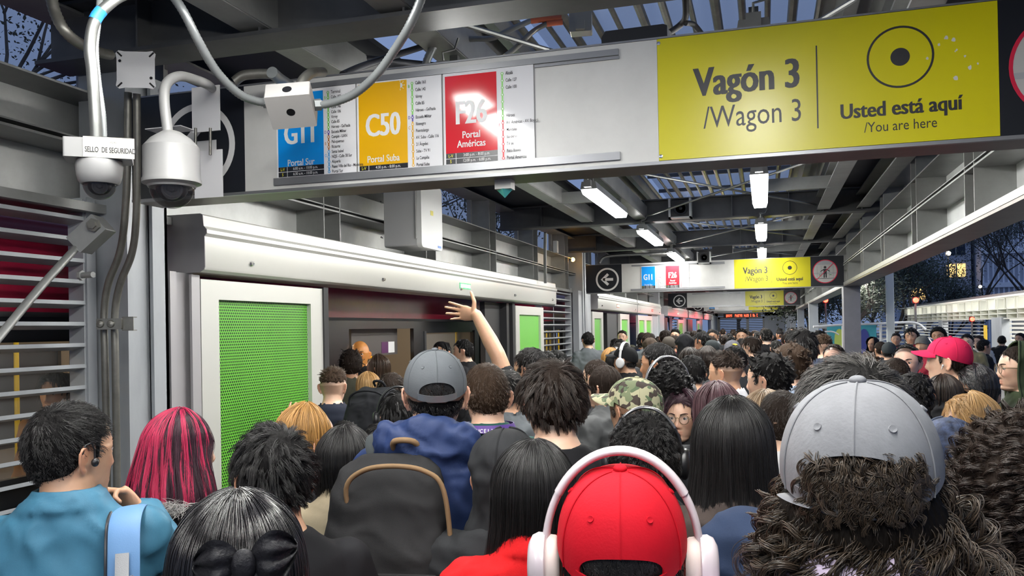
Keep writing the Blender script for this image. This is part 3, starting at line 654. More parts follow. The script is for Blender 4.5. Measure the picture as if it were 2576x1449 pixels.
# grey outlet box on the flexible conduit
bc = at(733, 266, 3.25); t = thing('outlet_box', 'grey square box with round knockouts hanging in front of the blue card', 'junction box', tuple(bc))
R_ = Matrix.Rotation(math.radians(16), 4, 'Z') @ Matrix.Rotation(math.radians(-38), 4, 'X') @ Matrix.Rotation(math.radians(-6), 4, 'Y')
b = MB(); b.rbox(-.085, .085, -.075, .075, -.04, .04, .006, 'z', M=R_); b.build('box', mat('matte_grey_box', (.42, .41, .40), .5), t)
b = MB(); b.lathe([(.0165, -.0405), (1e-6, -.0405)], 20, R_ @ Matrix.Translation((-.005, 0, 0)) @ Matrix.Scale(-1, 4, (0, 0, 1)) if False else R_); b.lathe([(.018, 0), (.018, .001), (1e-6, .001)], 20, R_ @ Matrix.Translation((0, -.075, 0)) @ Matrix.Rotation(PI/2, 4, 'X')); b.lathe([(.016, .0405), (1e-6, .041)], 20, R_); b.build('knockout', M_BLACK, t)
for nm, pts in (('left', [q(425, -25, 2.9), q(462, 30, 2.9), q(500, 105, 2.95), q(545, 180, 3.05), q(600, 235, 3.15), q(645, 254, 3.22), q(672, 258, 3.25)]), ('right', [q(797, 263, 3.28), q(830, 260, 3.26), q(890, 237, 3.2), q(945, 190, 3.12), q(990, 130, 3.05), q(1030, 65, 2.95), q(1062, -10, 2.9), q(1075, -60, 2.85)])):
    conduit('flexible_conduit', pts, .0165, M_FLEX, 'ribbed grey conduit looping down to the outlet box from the upper %s' % ('left' if nm == 'left' else 'middle'), ridged=True, n=14)
b = MB(); e = R_
for a, c, ax in ((q(664, 257, 3.25), q(684, 258, 3.25), 0), (q(790, 264, 3.27), q(808, 263, 3.28), 0)): b.tube([Vector(a)-bc, Vector(c)-bc], .023, 6)
b.build('connector', M_FLEX, t)
conduit('rigid_conduit', [q(752, 222, 3.28), q(765, 198, 3.3), q(785, 184, 3.35), q(812, 182, 3.5)], .020, M_CONDUIT2, 'short fat elbow pipe between the outlet box and the sign top', n=14)
conduit('rigid_conduit', [q(590, 205, 3.5), q(612, 190, 3.5), q(650, 186, 3.5), q(683, 186, 3.5)], .020, M_CONDUIT2, 'horizontal elbow pipe behind the sign left of the outlet box', n=14)
conduit('rigid_conduit', [q(684, 182, 3.42), q(705, 200, 3.5), q(740, 222, 3.7)], .024, M_FLEX, 'capped grey pipe stub pointing at the camera over the sign', n=18)
conduit('flexible_conduit', [q(1100, 60, 4.0), q(1092, 110, 4.0), q(1075, 150, 4.0), q(1060, 200, 4.0)], .020, M_FLEX, 'dark ribbed hose behind the sign, right of the looping conduit', ridged=True)
conduit('brace_rod', [q(738, 122, 4.3), q(800, 135, 4.5), q(1000, 155, 4.7), q(1100, 165, 4.95)], .018, M_DARK, 'dark rod crossing under the folded roof sheet above the route cards', 'rod')
conduit('brace_rod', [q(862, 188, 4.0), q(930, 160, 4.3), q(1080, 112, 4.9)], .018, M_DARK, 'second dark rod crossing the first above the route cards', 'rod')
# box with orange-taped conduits
t = thing('junction_box', 'galvanised box high in the roof where two orange-taped conduits end', 'junction box', q(1461, 60, 4.2), math.radians(8))
b = MB(); b.rbox(-.055, .055, -.04, .04, -.05, .05, .008, 'y'); b.box(-.022, .022, -.06, -.04, -.045, -.0); b.tube([(0, 0, .04), (0, 0, 3.62-t.location.z)], .008, 8); b.build('box', mat('zinc_box', (.30, .29, .26), .35, .7), t)
conduit('flexible_conduit', [q(1128, 106, 4.2), q(1170, 100, 4.2), q(1200, 98, 4.2), q(1240, 95, 4.2), q(1290, 72, 4.2), q(1335, 52, 4.2)], .014, M_FLEX, 'upper of two dark conduits reaching the galvanised roof box')
conduit('flexible_conduit', [q(1335, 52, 4.2), q(1370, 48, 4.2), q(1412, 46, 4.2)], .0165, mat('orange_tape', (.42, .10, .05), .5), 'orange-taped upper conduit end at the galvanised box')
conduit('flexible_conduit', [q(1270, 142, 4.0), q(1300, 118, 4.1), q(1340, 80, 4.2), q(1375, 60, 4.2)], .013, M_CONDUIT2, 'lower conduit curving up from the sign top to the galvanised box')
conduit('flexible_conduit', [q(1375, 60, 4.2), q(1395, 57, 4.2), q(1415, 55, 4.2)], .0155, MATS['orange_tape'], 'orange-taped lower conduit end at the galvanised box')
b = MB(); b.prism([(-.605, 2.918), (-.607, 2.965), (-.59, 2.99), (-.36, 2.992), (-.345, 2.985), (-.345, 2.918)], 3.36, 3.46, 'y'); tag(b.build('cable_tray', M_BLACK), 'black rounded case lying on top of the nearest sign', 'case')
conduit('cable', [q(1685, 82, 3.7), q(1712, 62, 3.7), q(1725, 40, 3.65), q(1723, -20, 3.6)], .014, M_RUBBER, 'thick black cable dropping behind the sign near the yellow panel', 'cable')
conduit('cable', [q(1725, 58, 3.66), q(1745, 62, 3.7), q(1765, 85, 3.7)], .012, M_RUBBER, 'short black cable branch hooked over the sign top', 'cable')
conduit('rigid_conduit', [q(1372, 585, 11.3), q(1371, 640, 11.4), q(1372, 712, 11.5)], .022, M_CONDUIT, 'thin white vertical pipe on the girder above the header', n=10)
conduit('rigid_conduit', [q(1508, 662, 14.0), q(1516, 650, 14.0), q(1535, 644, 14.0), q(1600, 640, 14.0), q(1700, 636, 14.0)], .022, M_CONDUIT, 'thin bent pipe along the top of the second sign', n=10)
conduit('brace_rod', [q(-60, 915, 3.0), q(0, 845, 3.15), q(100, 725, 3.4), q(193, 622, 3.65)], .0165, M_STEEL, 'diagonal brace rod in front of the left louvre', 'rod', n=14)
bp = at(230, 590, 3.68); t = thing('brace_bracket', 'heavy steel bracket at the top of the diagonal rod', 'bracket', tuple(bp))
Q = Matrix.Rotation(math.radians(17), 4, 'Z') @ Matrix.Rotation(math.radians(-42), 4, 'Y')
b = MB(); b.rbox(-.075, .075, -.05, .05, -.045, .045, .006, 'y', M=Q); b.build('block', M_STEEL, t)
b = MB(); b.lathe([(.03, .05), (.03, .065), (.018, .065), (.018, .075), (1e-6, .075)], 6, Q @ Matrix.Translation((.05, 0, 0)) @ Matrix.Rotation(PI/2, 4, 'X')); b.build('bolt_head', M_CONDUIT2, t)
t = thing('column_bolt', 'thick bolt sticking out of the first column beside the louvre', 'bolt', q(222, 692, 3.62))
b = MB(); b.tube([(-.03, 0, 0), (.035, -.01, 0)], .013, 10); b.lathe([(.022, -.03), (.022, -.045), (1e-6, -.045)], 6, Matrix.Rotation(PI/2, 4, 'Y')); b.build('shank', M_STEEL, t)
# electrical enclosure
t = thing('electrical_enclosure', 'pale grey enclosure with a white lid bolted to the left girder', 'enclosure', (-3.09, 6.6, 2.50))
b = MB(); b.rbox(.0, .30, 0, .47, .02, .56, .02, 'x'); b.build('box', mat('enclosure_grey', (.50, .51, .52), .45), t)
b = MB(); b.rbox(.30, .345, -.005, .475, .01, .56, .04, 'x', 6); b.build('lid', mat('enclosure_lid', (.78, .79, .78), .4), t)
b = MB(); b.tube([(.30, -.012, .08), (.30, -.012, .5)], .010, 8); b.build('hinge', M_WHITE, t)
b = MB(); b.box(.345, .347, .36, .44, .03, .05); b.build('blue_label', mat('small_blue_label', (.05, .2, .6), .4), t)
b = MB(); b.box(.345, .347, .2, .26, .3, .34); b.build('yellow_label', mat('small_yellow_label', (.8, .7, .1), .4), t)
b = MB(); b.tube([(-.02, .0, .1), (.0, -.06, .1)], .008, 8); b.tube([(-.02, .0, .4), (.0, -.06, .4)], .008, 8); b.build('mounting_stud', M_CHROME, t)
# loudspeakers
for (x, y, d, sc, lab) in ((1710, 524, 10.33, 1, 'square grey-framed black loudspeaker on the roof beam between the lamps'), (1770, 648, 13.985, .8, 'smaller dark loudspeaker just above the second sign')):
    t = thing('loudspeaker', lab, 'loudspeaker', tuple(on_y(x, y, d)))
    b = MB(); b.box(-.11*sc, .11*sc, .0, .16, -.10*sc, .10*sc); b.build('cabinet', M_BLACK, t)
    b = MB(); b.box(-.135*sc, -.11*sc, -.01, .16, -.115*sc, .12*sc); b.box(.11*sc, .135*sc, -.01, .16, -.115*sc, .12*sc); b.box(-.135*sc, .135*sc, -.01, .16, -.115*sc, -.10*sc); b.build('frame', M_PANEL, t)
    b = MB(); b.lathe([(.085*sc, 0), (.082*sc, .008), (.07*sc, .004), (.03*sc, -.01), (.02*sc, .0), (1e-6, .003)], 32, Matrix.Translation((.01, 0, 0)) @ Matrix.Rotation(PI/2, 4, 'X')); b.build('speaker_cone', M_RUBBER, t)
b = MB(); b.box(-.16, .16, 0, .12, -.06, .06); o = b.build('black_case', M_BLACK); o.location = on_y(1817, 628, 14.02); tag(o, 'black rectangular case fixed to the beam above the second sign', 'case')
# small warm lamp and box on the girder
t = thing('warm_indicator_lamp', 'small glowing amber lamp on the left girder before the second sign', 'lamp', tuple(on_x(1441, 653, -3.06)))
b = MB(); b.ell((0, 0, 0), (.035, .035, .035)); b.build('bulb', light_mat('amber_lamp', (1, .5, .08), 40), t)
b = MB(); b.box(-.05, .0, -.03, .06, -.02, .02); b.build('base', M_STEEL, t)
area('amber_light', q(1443, 654, 13.2), (.1, .1), 1.0, (0, PI/2, 0), (1, .6, .15))
b = MB(); b.box(-.06, .0, -.05, .05, -.09, .09); o = b.build('wall_box', M_CREAM); o.location = q(1403, 621, 12.9); tag(o, 'small cream box on the upper girder cell before the second sign', 'box')
t = thing('bell_sensor', 'small teal-lit sensor under the nearest sign, near its middle', 'sensor', (on_y(1270, 480, 3.40).x, 3.40, 2.388))
b = MB(); b.box(-.035, .035, -.03, .03, -.0, .04); b.build('case', M_WHITE, t); b = MB(); b.lathe([(.0, -.035), (.035, -.0)], 4, None); b.build('teal_lens', mat('teal_lens', (.1, .5, .5), .2), t)
# bright lamp inside the louvre gap etc.
# ================================================================ people: shared anatomy
HC = Vector((0, .015, 1.542))                    # head centre in body space
EC, ER = np.array([0, -.004, .012]), np.array([.0785, .098, .1005])   # skull ellipsoid in head space
LV = np.array([  # z, half width, front y, back y (below the skull ellipsoid)
 [-.120, .006, .052, .030], [-.1175, .022, .066, .010], [-.111, .034, .079, .0], [-.100, .044, .085, -.012], [-.085, .053, .087, -.03], [-.068, .060, .088, -.052],
 [-.045, .066, .089, -.075], [-.020, .0725, .0915, -.088], [.0, .0765, .0935, -.0965], [.012, .0785, .094, -.102]])
def level(z):
    if z >= .012:
        k = math.sqrt(max(0, 1-((z-.012)/ER[2])**2)); return ER[0]*k, EC[1]+.098*k, EC[1]-.098*k
    return tuple(np.interp(z, LV[:, 0], LV[:, i]) for i in (1, 2, 3))
def g_(v, s): return math.exp(-(v/s)**2)
def face_bump(x, z, fem=False):
    ax = abs(x); d = 0
    A = np.interp(z, [-.056, -.049, -.043, -.036, -.015, .006, .02], [0, .004, .017, .0225, .0125, .0055, 0]); W = np.interp(z, [-.05, -.038, -.02, .01], [.0155, .014, .008, .008]); d += A*g_(x, W)
    d += .005*g_(ax-.0125, .0055)*g_(z+.044, .006)
    d -= .0125*g_(ax-.031, .016)*g_(z-.001, .012); d += (.0045 if not fem else .002)*g_(ax-.027, .022)*g_(z-.019, .007)
    d += .004*g_(ax-.042, .016)*g_(z+.03, .014); d -= .003*g_(ax-.045, .012)*g_(z+.062, .014)
    d += .0060*g_(x, .018)*g_(z+.0645, .0042)+.0068*g_(x, .0165)*g_(z+.0765, .0050)-.0035*g_(x, .022)*g_(z+.0705, .0022)
    d -= .004*g_(x, .02)*g_(z+.087, .006); d += .006*g_(x, .018)*g_(z+.104, .011)
    return d
def head_rings(na=88, fem=False):
    zs = list(np.linspace(-.120, -.09, 12))+list(np.linspace(-.087, .03, 52))+[.012+.1005*math.sin(t) for t in np.linspace(.19, PI/2-.02, 26)]
    out = []
    for z in zs:
        w, yf, yb = level(z); c = (yf+yb)/2 if z < -.1 else EC[1]; r = []
        if fem and z < -.02: w *= 1-.10*min(1, (-.02-z)/.08)
        for i in range(na):
            a = 2*PI*i/na; s, co = math.sin(a), math.cos(a); e = 2.0 if z > .012 else 2.25
            x = w*math.copysign(abs(s)**(2/e), s); y = c+((yf-c) if co > 0 else (c-yb))*math.copysign(abs(co)**(2/e), co)
            if y > .03 and -.118 < z < .05: y += face_bump(x, z, fem)*min(1, (y-.03)/.03)
            r.append(Vector((x, y, z)))
        out.append(r)
    return out
def add_head(mb0, fem=False, ears=True, hy=0):
    mb = MB(); T = Matrix.Translation(HC); o = MB(); o.loft(head_rings(fem=fem)); mb.add([T @ Vector(v) for v in o.v], o.f)
    for s in (-1, 1):
        for dz, r in ((.0066, (.0160, .0126, .0064)), (-.0074, (.0148, .0117, .0052))): mb.ell(HC+Vector((s*.031, .0725, .001+dz)), r, 16, 10)
        if ears:
            E = T @ Matrix.Translation((s*.0745, -.008, -.016)) @ Matrix.Rotation(-s*math.radians(62), 4, 'Z') @ Matrix.Rotation(math.radians(-8), 4, 'X' if False else 'X')
            # ear plane: local x = backwards, z = up, y = outwards thickness
            path = [(s*p[0], 0, p[1]) for p in ((.0, -.006), (-.002, .012), (.004, .024), (.014, .0315), (.025, .029), (.0315, .018), (.031, .004), (.026, -.010), (.019, -.020), (.012, -.028), (.005, -.028), (.001, -.020))]
            P = [E @ Vector((abs(p[0])*s, 0, p[2])) for p in path]; mb.tube(catmull(P, 4), .0041, 8)
            mb.ell((0, 0, 0), (.0165, .0022, .025), 16, 8, E @ Matrix.Translation((s*.0145, .0, .003))); mb.ell((0, 0, 0), (.0085, .0045, .009), 12, 8, E @ Matrix.Translation((s*.011, .0, -.021)))
            mb.ell((0, 0, 0), (.003, .004, .007), 10, 6, E @ Matrix.Translation((s*.000, -.0, -.004))); mb.tube([E @ Vector((s*x, 0, z)) for x, z in ((.010, .020), (.020, .014), (.021, -.004))], .0032, 8)
    Z_ = turn_m(hy); mb0.add([Z_ @ Vector(v) for v in mb.v], mb.f)
def turn_m(hy): return Matrix.Translation(HC) @ Matrix.Rotation(math.radians(hy), 4, 'Z') @ Matrix.Translation(-HC)
def ring(z, w, d, yc=0., n=40, e=2.35, xc=0.):
    return [Vector((xc+w*math.copysign(abs(math.sin(2*PI*i/n))**(2/e), math.sin(2*PI*i/n)), yc+d*math.copysign(abs(math.cos(2*PI*i/n))**(2/e), math.cos(2*PI*i/n)), z)) for i in range(n)]
TORSO = [(1.445, .056, .056, -.014), (1.425, .066, .060, -.018), (1.402, .092, .068, -.022), (1.380, .125, .076, -.022), (1.350, .155, .088, -.018), (1.305, .174, .102, -.010), (1.24, .178, .115, 0), (1.15, .172, .112, 0), (1.05, .155, .105, 0), (.97, .162, .108, 0), (.90, .175, .118, -.005), (.82, .17, .115, -.005), (.77, .13, .09, 0)]
def torso(mb, inf=0., zlo=.77, zhi=1.46, fem=False, k=1.0):
    R_ = []
    for z, w, d, yc in TORSO:
        if z < zlo-.001 or z > zhi: continue
        if fem and z > 1.2: w *= .91
        if fem and z < .95: w *= 1.03
        R_.append(ring(z, w*k+inf, d*k+inf, yc))
    mb.loft(R_)
def limb(mb, pts, rs, n=18, dens=6):
    P = [Vector(p) for p in pts]; Q = []; R_ = []
    for i in range(len(P)-1):
        for j in range(dens):
            t = j/dens; Q.append(P[i].lerp(P[i+1], t)); R_.append(rs[i]*(1-t)+rs[i+1]*t)
    Q.append(P[-1]); R_.append(rs[-1]); mb.tube(Q, R_, n)
    for p, r in zip(P, rs): mb.ell(p, (r, r, r), n, 10)
def hand(mb, w, f, n, side, curl=.35, spread=.05, s=1.0, curls=None, thumb=None):
    """w wrist, f finger direction, n palm direction; side +1 puts the thumb along f x n"""
    w, f, n = Vector(w), Vector(f).normalized(), Vector(n); n = (n-f*n.dot(f)).normalized(); t = f.cross(n)*side
    def pt(a, b_, c): return w+f*a*s+t*b_*s+n*c*s
    R_ = []
    for a, wd, th in ((-.01, .026, .020), (.015, .029, .019), (.04, .036, .0175), (.07, .0415, .0155), (.092, .040, .012), (.1, .034, .008)):
        R_.append([pt(a, .0+wd*math.cos(2*PI*i/20), th*math.sin(2*PI*i/20)) for i in range(20)])
    mb.loft(R_)
    cl = curls or [curl*.8, curl, curl*1.1, curl*1.25]
    for k, (bo, ba, ls) in enumerate(((.030, .090, (.040, .025, .020)), (.0105, .095, (.044, .028, .021)), (-.0105, .090, (.041, .026, .020)), (-.030, .082, (.032, .020, .018)))):
        p = pt(ba, bo, 0); ang = 0; P = [pt(ba-.02, bo*.9, 0), p]
        for j, l in enumerate(ls):
            ang += cl[k]*(1 if j else .8); dv = f*math.cos(ang)+n*math.sin(ang)+t*(1.5-k)*spread*2; p = p+dv.normalized()*l*s; P.append(p)
        rr = [.0092, .0090, .0082, .0076, .0066]; limb(mb, P, [x*s*(.9 if k == 3 else 1) for x in rr], 10, 3)
    td = thumb or (.62, .75, .22); dv = (f*td[0]+t*td[1]+n*td[2]).normalized(); dv2 = (f*(td[0]+.35)+t*(td[1]-.25)+n*td[2]).normalized()
    a = pt(.018, .022, .004); b_ = a+dv*.045*s; c = b_+dv2*.032*s; e = c+dv2*.024*s; limb(mb, [a, b_, c, e], [.014*s, .0115*s, .0100*s, .0082*s], 10, 3)
SH = (.160, -.014, 1.330)
ARMS = {   # shoulder, elbow, wrist, finger dir, palm dir, curl
 'down': [((s*SH[0], SH[1], SH[2]), (s*.222, -.035, 1.07), (s*.225, .06, .85), (s*-.05, .35, -.93), (-s, 0, 0), .35) for s in (-1, 1)]}
def arm_set(l=None, r=None):
    d = list(ARMS['down']); 
    if l: d[0] = l
    if r: d[1] = r
    return d
def add_arms(mb, arms, inf=0., hands=True, upto=1.0):
    for k, (a, e, w, f, n, cu) in enumerate(arms):
        side = -1 if k == 0 else 1; a, e, w = Vector(a), Vector(e), Vector(w); sd = a+Vector((-math.copysign(.05, a.x), 0, .0))
        if upto < 1: 
            limb(mb, [sd, a, a.lerp(e, .55), a.lerp(e, upto)], [.05+inf, .056+inf, .047+inf, .046+inf]); continue
        limb(mb, [sd, a, a.lerp(e, .5), e, e.lerp(w, .35), w], [.05+inf, .054+inf, .046+inf, .041+inf, .041+inf, (.029 if inf == 0 else .036)+inf*.6])
        if hands: hand(mb, w, f, n, (-1 if k else 1), curl=cu if not isinstance(cu, dict) else .3, **(cu if isinstance(cu, dict) else {}))
def remesh(mb, vox, smooth=2, name='m', fac=.5):
    me = D.meshes.new('t'); me.from_pydata(mb.v, [], mb.f); bm = bmesh.new(); bm.from_mesh(me); bmesh.ops.recalc_face_normals(bm, faces=bm.faces); bm.to_mesh(me); bm.free()
    o = D.objects.new('t', me); C.objects.link(o); m = o.modifiers.new('r', 'REMESH'); m.mode = 'VOXEL'; m.voxel_size = vox; m.use_smooth_shade = True
    if smooth: q_ = o.modifiers.new('s', 'SMOOTH'); q_.factor = fac; q_.iterations = smooth
    dg = bpy.context.evaluated_depsgraph_get(); dg.update(); out = D.meshes.new_from_object(o.evaluated_get(dg)); out.name = name
    D.objects.remove(o); D.meshes.remove(me); return out
def coords(me):
    a = np.empty(len(me.vertices)*3, np.float32); me.vertices.foreach_get('co', a); return a.reshape(-1, 3)
def setcoords(me, a): me.vertices.foreach_set('co', a.astype(np.float32).ravel()); me.update()
def zmin(y):     # hairline height for depth y in head space
    return np.interp(y, [-.1, -.06, -.045, -.028, -.014, .004, .008, .022, .030, .055, .072, .1], [-.078, -.076, -.066, -.035, .010, .026, -.012, -.020, .030, .050, .068, .074])
def sm(x, a, b_): t = np.clip((x-a)/(b_-a), 0, 1); return t*t*(3-2*t)
def skin_masks(me, fem, hy=0):
    p = coords(me)-np.array(HC); ca, sa = math.cos(math.radians(-hy)), math.sin(math.radians(-hy)); p = np.stack([p[:, 0]*ca-p[:, 1]*sa, p[:, 0]*sa+p[:, 1]*ca, p[:, 2]], 1); x, y, z = p.T; col = np.zeros((len(p), 4), np.float32); col[:, 3] = 1
    inh = (z > -.125) & (np.abs(x) < .0815)
    m = sm(z-zmin(y), -.004, .012)*inh*(z < .2)
    col[:, 0] = m
    f = (y > .05)
    col[:, 1] = f*np.exp(-(x/.021)**4)*(np.exp(-((z+.0645)/.0042)**2)+np.exp(-((z+.0765)/.0055)**2)).clip(0, 1)
    col[:, 2] = np.clip(((np.abs(x) > .078) & (z > -.06) & (z < .03) & (np.abs(z) < .2))*1.+f*(np.exp(-((z+.04)/.012)**2)*np.exp(-(x/.016)**2)+.6*np.exp(-((z+.03)/.018)**2)*np.exp(-((np.abs(x)-.045)/.018)**2)), 0, 1)
    a = me.color_attributes.new('masks', 'FLOAT_COLOR', 'POINT'); a.data.foreach_set('color', col.ravel())
    b_ = me.attributes.new('beard', 'FLOAT', 'POINT'); bd = f*sm(-z, .05, .062)*sm(.055-np.abs(x), -.02, .0)+(y > .0)*(np.abs(x) > .04)*sm(-z, .03, .06)*(z > -.13)
    b_.data.foreach_set('value', np.clip(bd*(z > -.125), 0, 1).astype(np.float32)); b2 = me.attributes.new('hz', 'FLOAT', 'POINT'); b2.data.foreach_set('value', z.astype(np.float32))
def shrink(me, ratio, zc=1.40):
    """thin out the surface below the neck, keep head and hands"""
    o = D.objects.new('t', me); C.objects.link(o); g = o.vertex_groups.new(name='g'); co = coords(me)
    lo = np.nonzero(co[:, 2] < zc)[0]; g.add([int(i) for i in lo], 1.0, 'REPLACE')
    m = o.modifiers.new('d', 'DECIMATE'); m.ratio = ratio; m.vertex_group = 'g'; m.vertex_group_factor = 1.0
    dg = bpy.context.evaluated_depsgraph_get(); dg.update(); out = D.meshes.new_from_object(o.evaluated_get(dg)); D.objects.remove(o); D.meshes.remove(me); return out
BODY = {}
def body_mesh(arms='down', fem=False, vox=.0055, key=None, ears=True, hy=0):
    k = (key or arms, fem, vox, ears, hy)
    if k in BODY: return BODY[k]
    mb = MB(); A = arms if not isinstance(arms, str) else ARMS[arms]
    add_head(mb, fem, ears, hy); nk = .052 if fem else .060
    mb.loft([ring(z, nk*w, nk*w*1.0, y) for z, w, y in ((1.52, .95, .0), (1.485, .93, -.006), (1.455, .95, -.013), (1.44, 1.05, -.018), (1.41, 1.3, -.02))])
    torso(mb, 0, fem=fem); add_arms(mb, A)
    for s in (-1, 1):
        limb(mb, [(s*.09, 0, .86), (s*.095, .0, .66), (s*.095, .01, .48), (s*.098, -.015, .36), (s*.10, -.02, .085)], [.088, .075, .055, .054, .036])
        mb.ell((s*.105, .05, .035), (.042, .115, .034), 20, 10)
    me = remesh(mb, vox, 3, 'person_body', .45)
    n0 = len(me.vertices); hn = int((coords(me)[:, 2] > 1.40).sum()); me = shrink(me, (hn*1.0+min(n0-hn, (9000 if not isinstance(arms, str) else 3500)))/n0); skin_masks(me, fem, hy); BODY[k] = me; return me
GAR = {}
def wrinkle(me, amp, sc, seed=0, puff=0., zmax=9, hood=False):
    p = coords(me); n = np.empty(len(me.vertices)*3, np.float32); me.vertices.foreach_get('normal', n); n = n.reshape(-1, 3); d = np.zeros(len(p))
    for i, v in enumerate(p):
        q_ = Vector((v[0]*sc+seed*7.3, v[1]*sc, v[2]*sc*.8)); w = mnoise.noise_vector(q_*.7)*.8; q2 = Vector((q_.x*.8+w.x, q_.y*.8+w.y, q_.z*1.5+w.z+q_.x*.5))
        t = mnoise.noise(q2); t2 = mnoise.noise(q2*2.1); d[i] = ((1-abs(t)*2.2)+.45*(1-abs(t2)*2.2)-.5)*amp*1.5
        if v[2] > zmax: d[i] *= .3
        if hood: d[i] *= .35+.65*max(0, min(1, (v[2]-1.30)/.06))*max(0, min(1, (.20-abs(v[0]))/.06))
    if puff: d += puff*np.abs(np.sin(p[:, 2]*PI/.055))**.6-puff*.5
    setcoords(me, p+n*d[:, None])
def garment(kind, arms='down', fem=False, key=None, vox=.009, far=False):
    """kind: tee, jacket, puffer, shirt, hoodie (hood lying on the back), hoodup base"""
    k = (kind, key or arms, fem, far)
    if k in GAR: return GAR[k]
    A = arms if not isinstance(arms, str) else ARMS[arms]; mb = MB()
    inf = {'tee': .012, 'shirt': .014, 'jacket': .024, 'puffer': .036, 'hoodie': .024, 'hoodup': .022, 'quilt': .03}[kind]
    torso(mb, inf, .80, 1.427 if kind in ('tee', 'shirt') else 1.43, fem); add_arms(mb, A, inf*.8, False, 1.0 if kind != 'tee' else .62)
    if kind in ('shirt', 'jacket', 'puffer', 'quilt'):
        h = {'shirt': .040, 'jacket': .040, 'puffer': .045, 'quilt': .05}[kind]; r0 = .067 if kind == 'shirt' else .074
        O = [ring(1.40, r0+.022, r0+.012, -.020), ring(1.415+h*.4, r0+.004, r0, -.018), ring(1.415+h, r0-.001, r0-.002, -.014)]; I = [ring(1.415+h, r0-.006, r0-.007, -.014), ring(1.40, r0-.004, r0-.004, -.018)]
        if kind == 'shirt': O = [ring(1.405, r0+.026, r0+.016, -.020), ring(1.412, r0+.028, r0+.02, -.023), ring(1.428, r0+.014, r0+.012, -.023), ring(1.418+h, r0+.001, r0, -.018)]+I[:0]
        mb.loft(O+I)
    if kind == 'hoodie':
        for k in range(-7, 8):
            t = k/7*2.1; w = 1-.35*abs(k/7); mb.ell((.088*math.sin(t), -.022-.078*math.cos(t), 1.432+.018*(1-abs(k/7))), (.040*w, .036*w, .040*w), 14, 9)
        for k in range(-4, 5): mb.ell((k*.026, -.122+abs(k)*.006, 1.375+abs(k)*.010), (.040, .034, .058), 14, 9)
        mb.ell((0, -.125, 1.335), (.05, .028, .05), 16, 10)
    me = remesh(mb, .016 if far else vox, 2 if far else 3, 'garment')
    amp, sc = {'tee': (.004, 7), 'shirt': (.006, 8), 'jacket': (.007, 9), 'puffer': (.003, 9), 'hoodie': (.0075, 14), 'hoodup': (.005, 6), 'quilt': (.002, 9)}[kind]
    wrinkle(me, amp, sc, len(GAR), .009 if kind == 'puffer' else 0, 1.44 if kind != 'hoodie' else 9, kind == 'hoodie')
    GAR[k] = me; return me
def trouser_mesh():
    if 'tr' in GAR: return GAR['tr']
    mb = MB(); mb.loft([ring(1.0, .162, .112), ring(.90, .185, .125), ring(.82, .185, .125), ring(.76, .17, .115)])
    for s in (-1, 1): limb(mb, [(s*.09, 0, .86), (s*.097, .0, .66), (s*.098, .01, .48), (s*.102, -.01, .13)], [.098, .085, .068, .060])
    me = remesh(mb, .014, 2, 'trousers'); GAR['tr'] = me; return me

# ---------------------------------------------------------------- materials for people
def skin(name, col, hair=None, hair_amt=0., fade=False, beard=0.):
    key = 'skin_'+name
    if key in MATS: return MATS[key]
    m = D.materials.new(key); m.use_nodes = True; N, L = m.node_tree.nodes, m.node_tree.links; p = N['Principled BSDF']; p.inputs['Roughness'].default_value = .42
    p.inputs['Subsurface Weight'].default_value = .12; p.inputs['Subsurface Radius'].default_value = (.01, .004, .002)
    at_ = N.new('ShaderNodeAttribute'); at_.attribute_name = 'masks'; sp = N.new('ShaderNodeSeparateColor'); L.new(at_.outputs['Color'], sp.inputs[0])
    nz = N.new('ShaderNodeTexNoise'); nz.inputs['Scale'].default_value = 45; nz.inputs['Detail'].default_value = 3; tc = N.new('ShaderNodeTexCoord'); L.new(tc.outputs['Object'], nz.inputs['Vector'])
    def mix(fac, a, b_):
        x = N.new('ShaderNodeMix'); x.data_type = 'RGBA'
        for i, v in ((0, fac), (6, a), (7, b_)):
            if isinstance(v, (int, float)): x.inputs[i].default_value = v
            elif isinstance(v, tuple): x.inputs[i].default_value = (*v, 1)
            else: L.new(v, x.inputs[i])
        return x.outputs[2]
    def mul(a, k):
        x = N.new('ShaderNodeMath'); x.operation = 'MULTIPLY'; L.new(a, x.inputs[0])
        if isinstance(k, (int, float)): x.inputs[1].default_value = k
        else: L.new(k, x.inputs[1])
        return x.outputs[0]
    base = mix(nz.outputs['Fac'], tuple(c*.88 for c in col), tuple(min(1, c*1.12) for c in col))
    base = mix(mul(sp.outputs[2], .35), base, (min(1, col[0]*1.05), col[1]*.62, col[2]*.55)); base = mix(mul(sp.outputs[1], .7), base, (col[0]*.80, col[1]*.42, col[2]*.40))
    if beard:
        ab = N.new('ShaderNodeAttribute'); ab.attribute_name = 'beard'; base = mix(mul(ab.outputs['Fac'], beard), base, (.03, .022, .018))
    if hair and hair_amt:
        f = mul(sp.outputs[0], hair_amt)
        if fade:
            ah = N.new('ShaderNodeAttribute'); ah.attribute_name = 'hz'; mr = N.new('ShaderNodeMapRange'); mr.inputs[1].default_value = -.07; mr.inputs[2].default_value = .05; mr.inputs[3].default_value = .25; mr.inputs[4].default_value = 1; L.new(ah.outputs['Fac'], mr.inputs[0]); f = mul(f, mr.outputs[0])
        base = mix(f, base, hair)
    L.new(base, p.inputs['Base Color']); bp = N.new('ShaderNodeBump'); bp.inputs['Strength'].default_value = .12; bp.inputs['Distance'].default_value = .002; n2 = N.new('ShaderNodeTexNoise'); n2.inputs['Scale'].default_value = 400; L.new(tc.outputs['Object'], n2.inputs['Vector']); L.new(n2.outputs['Fac'], bp.inputs['Height']); L.new(bp.outputs[0], p.inputs['Normal'])
    MATS[key] = m; return m
